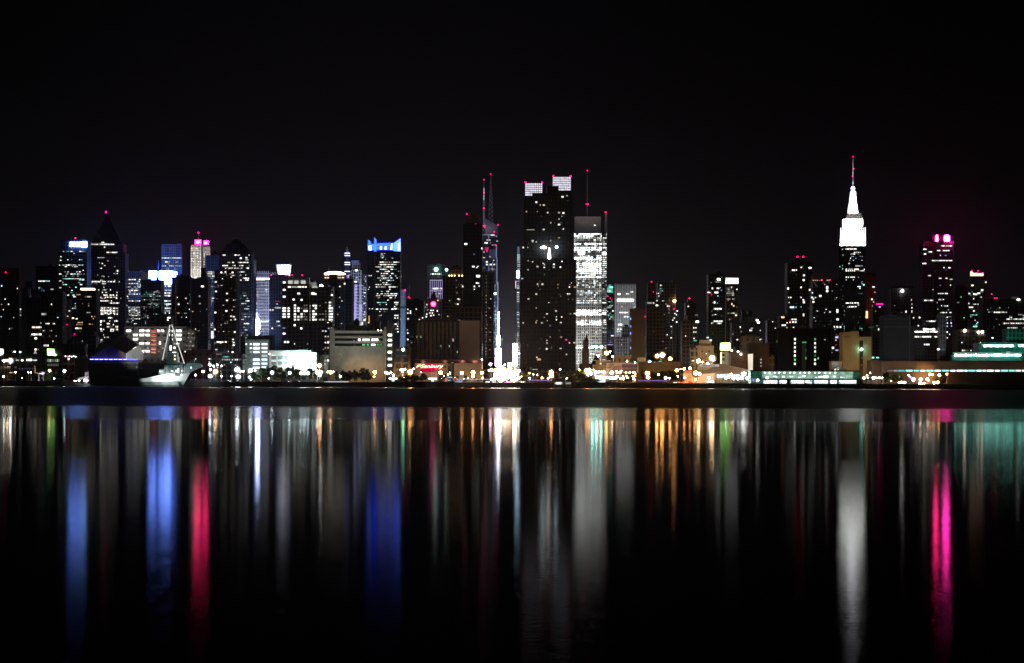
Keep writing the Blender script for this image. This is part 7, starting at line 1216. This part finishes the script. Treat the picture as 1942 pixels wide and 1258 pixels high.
cluster('orange lamp before the beige base wall', 'the neon sign', 'lamps before the beige base wall', [(798.3, 706.3, 1.2, 'o'), (836, 706.8, 4, 'o'), (853.3, 707.6, 2, 'y'), (850, 710.5, 1.5, 'c'), (876, 707.5, 3.6, 'o'), (897.3, 706.5, 4.2, 'o'), (896.7, 713.5, 3.4, 'o'), (914, 707.3, 3.4, 'o'), (864, 716.5, 1.5, 'o'), (842, 714, 1.4, 'n'), (838, 718, 1.2, 'n'), (915.5, 717, 2, 'o'), (880, 718, 1.4, 'n'), (887.5, 717, 1.2, 'n')], 1381)
can = [(930, 691, 2.6, 'p'), (932, 702, 3, 'o'), (938, 703, 3, 'o'), (927.5, 703, 2.2, 'o'), (945, 700, 3, 'n'), (951, 697, 3, 'y'), (957, 692, 2.4, 'y'), (957, 706, 4, 'n'), (963, 703, 4, 'y'), (968, 700, 3, 'o'), (973, 706, 3.6, 'n'), (978, 703, 3, 'y'), (984, 704, 3, 'n'), (981, 710, 3, 'o'), (944, 709.5, 2, 'm'), (951, 713, 3.6, 'n'), (960, 711, 4, 'n')]
cluster('lamp in the bright street canyon', 'the dark reddish brown tower', 'street lamps in the canyon', can, 1400, 130)
can2 = [(939, 717, 3.2, 'n'), (933, 720, 2.6, 'y'), (946, 719.5, 3.4, 'n'), (953, 720, 3.6, 'y'), (959, 718, 3.4, 'n'), (966, 714, 3.6, 'n'), (970, 719, 3, 'o'), (974, 716, 3.6, 'n'), (979, 719, 3.2, 'n'), (984, 717, 3, 'y'), (988, 715, 2.6, 'o'), (962, 724, 1.8, 'm'), (949, 724, 2.2, 'n'), (975, 723, 2.4, 'n')]
cluster('quayside lamp before the street canyon', 'the beige base wall', 'quayside lamps before the canyon', can2, 1290, 130)
cluster('lamp at the foot of the twin topped tower', 'the street canyon', 'lamps at the foot of the twin topped tower', [(1011, 709.8, 1.6, 'c'), (1004, 708, 1.4, 'o'), (1004.5, 718, 2.2, 'n'), (1028, 717, 2.4, 'o'), (1039.5, 718, 2.2, 'n'), (1045.5, 706, 4, 'o'), (1043, 709, 2.2, 'y'), (1046, 713.5, 4, 'o'), (1075, 718, 1.8, 'n'), (1062, 700.7, 1.4, 'n'), (1019, 711, 1.2, 'o')], 1276)
cluster('lamp round the white event hall', 'the church', 'lamps round the event hall', [(1098.5, 701.5, 1.8, 'o'), (1112, 703, 4, 'o'), (1117, 702.5, 4, 'y'), (1115, 708.5, 4, 'o'), (1121, 709, 3, 'y'), (1126, 701.7, 1.7, 'o'), (1116, 713.6, 1.3, 'r'), (1130, 704.8, 1.6, 'n'), (1136, 704.6, 1.9, 'n'), (1141, 705.3, 1.3, 'n'), (1145.6, 704.5, 1.7, 'n'), (1160.5, 707, 4, 'y'), (1169, 704.5, 1.4, 'n'), (1170.5, 707, 2, 'o'), (1176, 706.8, 2.4, 'y'), (1178, 704, 1.4, 'n'), (1170, 714.5, 2.6, 'y'), (1187, 707, 1.6, 'o'), (1194.5, 706.8, 2.2, 'o')], 1284)
cluster('small lamp on the museum hall forecourt', 'the white event hall', 'lamps of the museum hall forecourt', [(1201, 706.8, 2, 'o'), (1203.6, 706.8, 1.8, 'o'), (1205, 710, 1.3, 'o'), (1188, 713.4, 1.6, 'n'), (1200, 713.5, 1.7, 'o'), (1204.5, 713.5, 1.6, 'o'), (1181.5, 713.5, 1.4, 'o'), (1182, 718, 3, 'y'), (1190.4, 718, 2.8, 'o'), (1201.6, 718.3, 2.4, 'o'), (1204, 720.8, 1.8, 'o'), (1176, 718, 2, 'n')], 1280)
cluster('tall teal floodlight above the church', 'the steeple', 'teal floodlights above the church', [(1124, 658, 3.4, 't'), (1131, 658, 3.4, 't'), (1140.3, 658.3, 3.4, 't')], 1440, 80, 'floodlight_mast')
cluster('tall orange floodlight behind the museum hall', 'the church', 'orange floodlights behind the museum hall', [(1133.5, 675, 3.4, 'o'), (1150.3, 670, 4.4, 'o'), (1157, 667.5, 2.2, 'y')], 1442, 80, 'floodlight_mast')
cluster('lamp before the blank tan hall', 'the museum hall', 'lamps before the blank tan hall', [(1228, 708.5, 4.6, 'o'), (1229, 716, 3.8, 'o'), (1248.6, 710.5, 2.4, 'o'), (1262.3, 717, 2.8, 'o'), (1270, 717.3, 1.7, 'c'), (1286, 714, 1.5, 'c'), (1298.5, 716.5, 2.1, 'o'), (1283.5, 702.5, 3.4, 'o'), (1290.5, 700.5, 1.4, 'o'), (1297.7, 700, 2.6, 'o'), (1308.5, 698.5, 2.6, 'o'), (1319.5, 707.8, 5.2, 'o'), (1326, 709, 3.6, 'y'), (1318.5, 720.5, 2.4, 'o')], 1290)
cluster('tall floodlight over the blank tan hall', 'the cream box building', 'floodlights over the blank tan hall', [(1232, 688, 3.8, 't'), (1251.5, 688.3, 2.8, 't'), (1269, 688, 2.2, 'c'), (1246, 675.5, 4, 'o'), (1256, 673.7, 5.2, 'o'), (1271.2, 680.3, 3.6, 'o')], 1402, 90, 'floodlight_mast')
cluster('tall orange floodlight over the tent roofed hall', 'the low arcade', 'floodlights over the tent roofed hall', [(1325, 684.7, 4.2, 'y'), (1332.5, 687, 2.4, 'o'), (1342, 690.3, 2.8, 'n'), (1350.5, 679.7, 6.2, 'y')], 1402, 90, 'floodlight_mast')
cluster('lamp along the tent roofed hall front', 'the low arcade', 'lamps along the tent roofed hall', [(1345, 717, 2.8, 'n'), (1344, 724, 1.7, 'p'), (1348.5, 724, 1.7, 'n'), (1352, 724.3, 1.7, 'p'), (1377, 717, 3, 'n'), (1381, 716, 2.4, 'n'), (1387, 710.5, 2.8, 'o'), (1391.5, 717.3, 3.2, 'n'), (1400, 718, 3, 'n'), (1406.5, 717.3, 3, 'n'), (1410.3, 709.8, 4.6, 'n'), (1417, 717.5, 3, 'n')], 1277)
cluster('small lamp beside the glass ferry terminal', 'its open end', 'lamps beside the ferry terminal', [(1628.5, 717, 2.4, 'w'), (1638.5, 717, 2.8, 'w'), (1644.5, 712, 2.2, 'o'), (1646, 717, 1.8, 'p'), (1656.5, 717, 2.6, 'w'), (1661.8, 717, 2, 'w'), (1667.5, 717, 2.4, 'w'), (1674, 717, 2.5, 'w'), (1650, 708, 1.4, 'c')], 1290, 50)
cluster('lamp before the long pier shed', 'the ferry terminal', 'lamps before the pier shed', [(1690, 722.8, 1.3, 'o'), (1705, 726, 2, 'o'), (1710, 725.5, 2.4, 'w'), (1715.5, 725.5, 2.6, 'w'), (1723.3, 712, 2, 'c'), (1726.6, 715.5, 2.4, 'm'), (1732.5, 719.8, 3.6, 'c'), (1746, 719.8, 3.2, 'n'), (1759, 719.5, 3.2, 'n'), (1763.5, 710.2, 2.8, 'o'), (1768, 710.5, 2.6, 'o'), (1781.3, 711.8, 2.8, 'o'), (1795.7, 709.8, 2.4, 'o'), (1745.5, 727.5, 4.2, 'o'), (1753, 726.8, 2, 'o'), (1772, 725.7, 3, 'y'), (1778.5, 725.4, 2.8, 'o')], 1270, 70, base=.5)
# ---------------------------------------------------------------- quay furniture, boats, kiosks
def kiosk(x, label):
    Yk = 1258; r = empty('lit_canopy', (X(x, Yk), Yk, G0), label, 'canopy'); k = M(1, Yk)
    bm = bmesh.new(); box(bm, -8*k, 8*k, -2.5, 2.5, 3.1, 3.5); obj('roof', bm, STEEL, r)
    bm = bmesh.new(); box(bm, -7.6*k, 7.6*k, -2.3, 2.3, 2.2, 3.08); obj('light_box', bm, emit('canopy_light', (.78, 1, .93), 3.2), r)
    bm = bmesh.new(); box(bm, -2.6*k, 2.6*k, -.9, .9, 0, 2.19); obj('booth', bm, emit('booth_light', (.72, 1, .90), 1.5, tex=.4, texscale=.8), r)
kiosk(745.5, 'white glowing T shaped canopy below the stairwell building'); kiosk(820.5, 'white glowing T shaped canopy below the red neon sign')
r = empty('ticket_booth', (X(850, 1260), 1260, G0), 'small ticket booth with a red panel and teal lit roof edge, between black pier trees', 'booth'); k = M(1, 1260)
bm = bmesh.new(); box(bm, -3*k, 10*k, 0, 2.5, 0, 3.6); obj('wall', bm, STEEL, r); bm = bmesh.new(); box(bm, -6*k, -1.6*k, -.4, .0, .4, 3.0); obj('red_panel', bm, emit('rose_panel', (1, .18, .25), .7, tex=.5, texscale=1.2), r)
bm = bmesh.new(); box(bm, -1*k, 7.5*k, -.5, -.05, 3.2, 3.8); box(bm, -.5*k, 4.5*k, -.5, -.05, 1.4, 1.9); obj('teal_light', bm, emit('teal_edge_light', (.25, .9, .8), .9), r); bm = bmesh.new(); box(bm, 9*k, 13*k, -.4, .1, 1.5, 2.8); obj('red_panel', bm, emit('rose_panel', (1, .18, .25), .7, tex=.5, texscale=1.2), r)
r = empty('poster_fence', (X(869, 1262), 1262, G0), 'short fence carrying a violet blue lit poster strip before the beige base wall', 'fence'); k = M(1, 1262); bm = bmesh.new(); box(bm, -7*k, 7.4*k, -.1, .1, .3, 2.6); obj('poster', bm, emit('poster_light', (.5, .5, .8), .55, tex=.9, texscale=.9), r); bm = bmesh.new()
for i in range(5): box(bm, (-7+3.6*i)*k-.08, (-7+3.6*i)*k+.08, .11, .3, 0, 2.8)
obj('post', bm, STEEL, r)
def flagpoles():
    for i, x in enumerate((819, 822.6, 825.6, 828.4)):
        r = empty('flagpole', (X(x, 1300), 1300, G0), '%s white flagpole below the red neon sign from the black trees' % ORD[i], 'flagpole', 'flagpoles below the neon sign'); bm = bmesh.new(); h = Z(x, 703, 1300)-G0
        tube(bm, (0, 0, 0), (0, 0, h), .16, .1); obj('pole', bm, plain('flagpole_white', (.7, .72, .8), .5), r); bm = bmesh.new(); bmesh.ops.create_icosphere(bm, subdivisions=1, radius=.25); o = obj('finial', bm, STEEL, r); o.location = (0, 0, h)
    spot(r, (X(823, 1300), 1288, 3), (X(823, 1300), 1300, 6), .35, (.8, .85, 1), 70, .7)
flagpoles()
def strip(label, x0, x1, y, Y, col, L, name='quay_light_strip'):
    r = empty(name, (X((x0+x1)/2, Y), Y, G0), label, 'light strip'); z = Z((x0+x1)/2, y, Y)-G0; bm = bmesh.new(); n = int((x1-x0)/3)
    for i in range(n):
        xa = X(x0+(x1-x0)*i/n, Y)-r.location.x; box(bm, xa, xa+M(2.3, Y), -.15, .15, z-.18, z+.18)
    obj('light', bm, emit('strip_%s' % label.split()[0], col, L), r); bm = bmesh.new(); box(bm, X(x0, Y)-r.location.x, X(x1, Y)-r.location.x, .16, .3, z-.3, z-.1)
    for i in range(0, n, 3): xa = X(x0+(x1-x0)*i/n, Y)-r.location.x; box(bm, xa, xa+.15, .17, .29, 0, z-.1)
    obj('rail', bm, STEEL, r)
strip('violet light strip along the quay at the foot of the twin topped tower', 1000, 1048, 721.5, 1256, (.55, .35, 1), .9)
strip('purple light strip along the quay before the blank tan hall', 1211, 1270, 722, 1258, (.50, .28, 1), .8)
strip('pale pink light strip along the quay before the beige base wall', 880, 930, 719.5, 1262, (1, .78, .85), .9)
strip('white light strip along the low quay before the shield depot', 615, 662, 724.5, 1256, (.85, .95, 1), 1.6)
strip('blue lamp strip along the quay by the warship bow', 360, 424, 720.5, 1258, (.35, .28, 1), .12)
# timber piers standing out into the river
def pier(x0, x1, Y0, top, label):
    r = empty('timber_pier', (X((x0+x1)/2, Y0), Y0, 0), label, 'pier'); o = r.location; xa, xb = X(x0, Y0)-o.x, X(x1, Y0)-o.x; TB = plain('black_timber', (.03, .028, .026), .9)
    bm = bmesh.new(); box(bm, xa, xb, 0, SHORE-Y0-.8, top-.6, top); obj('deck', bm, TB, r)
    bm = bmesh.new(); n = int((xb-xa)/3.2)
    for i in range(n+1):
        for yy in (.3, 5, 10):
            tube(bm, (xa+.3+(xb-xa-.6)*i/n, yy, -3), (xa+.3+(xb-xa-.6)*i/n, yy, top-.6), .28, .25, 6)
    box(bm, xa, xb, .35, .6, .4, top-.9); o_ = obj('piling_grid', bm, TB, r)
    bm = bmesh.new()
    for i in range(0, n+1, 3): box(bm, xa+(xb-xa)*i/n-.08, xa+(xb-xa)*i/n+.08, .1, .25, top, top+1.1)
    box(bm, xa, xb, .12, .22, top+1.0, top+1.12); obj('rail', bm, STEEL, r)
pier(425, 615, 1237, 2.7, 'long dark timber pier below the lamp lit park'); pier(738, 862, 1234, 3.1, 'dark timber pier below the red neon sign'); pier(1093, 1178, 1236, 3.0, 'dark timber pier below the white event hall'); pier(1432, 1632, 1244, 2.0, 'low timber apron pier along the glass ferry terminal')
# rows of low cars on the riverside road
def car(x, Y, col, label, face=1, lights=True):
    r = empty('parked_car', (X(x, Y), Y, G0), label, 'car', 'cars on the riverside road')
    bm = bmesh.new(); prism(bm, [(-2.2, .35), (2.2, .35), (2.25, .8), (1.3, .92), (.6, 1.42), (-1.1, 1.42), (-1.8, .95), (-2.25, .85)], -.85, .85); obj('body', bm, plain('car_paint_'+col[0], col[1], .3, .05, spec=.5), r)
    for sx in (-1.35, 1.35):
        for sy in (-.86, .86):
            bm = bmesh.new(); lathe(bm, [(.33, -.1), (.33, .1)], (0, 0, 0), 10); me = mesh('wheel', bm); me.transform(Matrix.Rotation(R(90), 4, 'X')); o = obj('wheel', me, plain('tyre', (.02, .02, .02), .9), r); o.location = (sx, sy, .33)
    for sy in (-.6, .6):
        bm = bmesh.new(); box(bm, 2.2, 2.34, sy-.18, sy+.18, .55, .8); obj('headlight', bm, emit('headlight_glass', (1, .97, .9), 9), r)
        bm = bmesh.new(); box(bm, -2.36, -2.22, sy-.2, sy+.2, .6, .82); obj('tail_light', bm, emit('tail_light_glass', (1, .02, .01), 5), r)
    r.rotation_euler = (0, 0, R(face))
PAINT = [('silver', (.4, .4, .42)), ('dark_blue', (.03, .04, .08)), ('white', (.7, .7, .7)), ('black', (.02, .02, .02)), ('maroon', (.15, .03, .03))]
for i, (x, fa) in enumerate(((1286, 75), (1291, 80), (1297, 70), (1303, 78), (1309, 72), (1316, 80), (1282, 250))):
    car(x, 1300 if i % 2 else 1284, PAINT[i % 5], '%s queued car with red tail lights near the low arcade from the blank hall' % ORD[i], fa)
for i, (x, fa) in enumerate(((925, 260), (936, 280), (968, 265), (992, 255))): car(x, 1278, PAINT[(i+2) % 5], '%s car with headlights at the street canyon mouth from the beige wall' % ORD[i], fa)
for i, (x, fa) in enumerate(((430, 5), (489, 182), (540, 3), (560, 3))): car(x, 1259, PAINT[(i+1) % 5], '%s car parked on the quay below the lamp lit park from the ball field' % ORD[i], fa)
# ferries
def ferry(x0, x1, label, Yf, lit):
    L_ = M(x1-x0, Yf); r = empty('ferry_boat', (X((x0+x1)/2, Yf), Yf, 0), label, 'boat')
    bm = bmesh.new(); prism(bm, [(-L_*.5, 1.3), (-L_*.47, -.4), (L_*.44, -.4), (L_*.52, 1.5)], -2, 2); obj('hull', bm, plain('boat_grey', (.35, .37, .38), .5), r)
    bm = bmesh.new(); box(bm, -L_*.46, L_*.42, -1.7, 1.7, 1.3, 3.3); obj('cabin', bm, plain('boat_white', (.55, .55, .56), .5), r)
    bm = bmesh.new(); box(bm, -L_*.42, L_*.36, -1.5, 1.5, 3.28, 4.9); box(bm, -L_*.46, L_*.4, -1.75, 1.75, 4.9, 5.1); obj('upper_deck', bm, plain('boat_dark', (.12, .12, .13), .5), r)
    n = 5
    for i in range(n):
        xa = -L_*.42+L_*.8*i/n; bm = bmesh.new(); box(bm, xa, xa+L_*.12, -1.8, -1.68, 1.8, 2.9); obj('window', bm, emit('cabin_window_%d' % (i in (1, 2, 3) and lit), (1, .98, .92), 3.2 if (i in (1, 2, 3) and lit) else .35), r)
    bm = bmesh.new(); tube(bm, (0, 0, 5), (0, 0, 7.2), .08); obj('mast', bm, STEEL, r)
ferry(1050, 1070, 'grey ferry with a brightly lit white cabin moored under the twin topped tower', 1240, True)
ferry(1072, 1084, 'smaller dim ferry moored behind the brightly lit ferry', 1243, False)
for i, (x, y) in enumerate(((1085.5, 713), (1088, 711), (1091.5, 717), (1060.5, 716), (1071.4, 714))):
    r = empty('mooring_pile', (X(x, 1246), 1246, -2), '%s tall timber mooring pile beside the moored ferries from the bright ferry' % ORD[(4, 3, 2, 0, 1).index(i) if i in (4, 3, 2, 0, 1) else i], 'pile', 'mooring piles beside the ferries'); bm = bmesh.new(); tube(bm, (0, 0, 0), (0, 0, Z(x, y, 1246)+2), .35, .3, 8); obj('post', bm, plain('timber', (.16, .12, .09), .9), r); bm = bmesh.new(); lathe(bm, [(.42, 0), (.42, .2), (.1, .5)], (0, 0, Z(x, y, 1246)+2), 8); obj('cap', bm, STEEL, r)

# ---------------------------------------------------------------- thin added haze, standing in for lens glow round the lamps
bm = bmesh.new(); box(bm, -1500, 1500, -100, 4700, -4, 600)
hm = bpy.data.materials.new('glow_haze'); hm.use_nodes = True; ht = hm.node_tree; ht.nodes.clear()
ho = N(ht, 'ShaderNodeOutputMaterial'); hv = N(ht, 'ShaderNodeVolumePrincipled')
hv.inputs['Density'].default_value = .000010; hv.inputs['Anisotropy'].default_value = .94; hv.inputs['Color'].default_value = (.9, .9, .95, 1)
ht.links.new(hv.outputs[0], ho.inputs['Volume'])
tag(obj('glow_haze', bm, hm), kind='stuff')
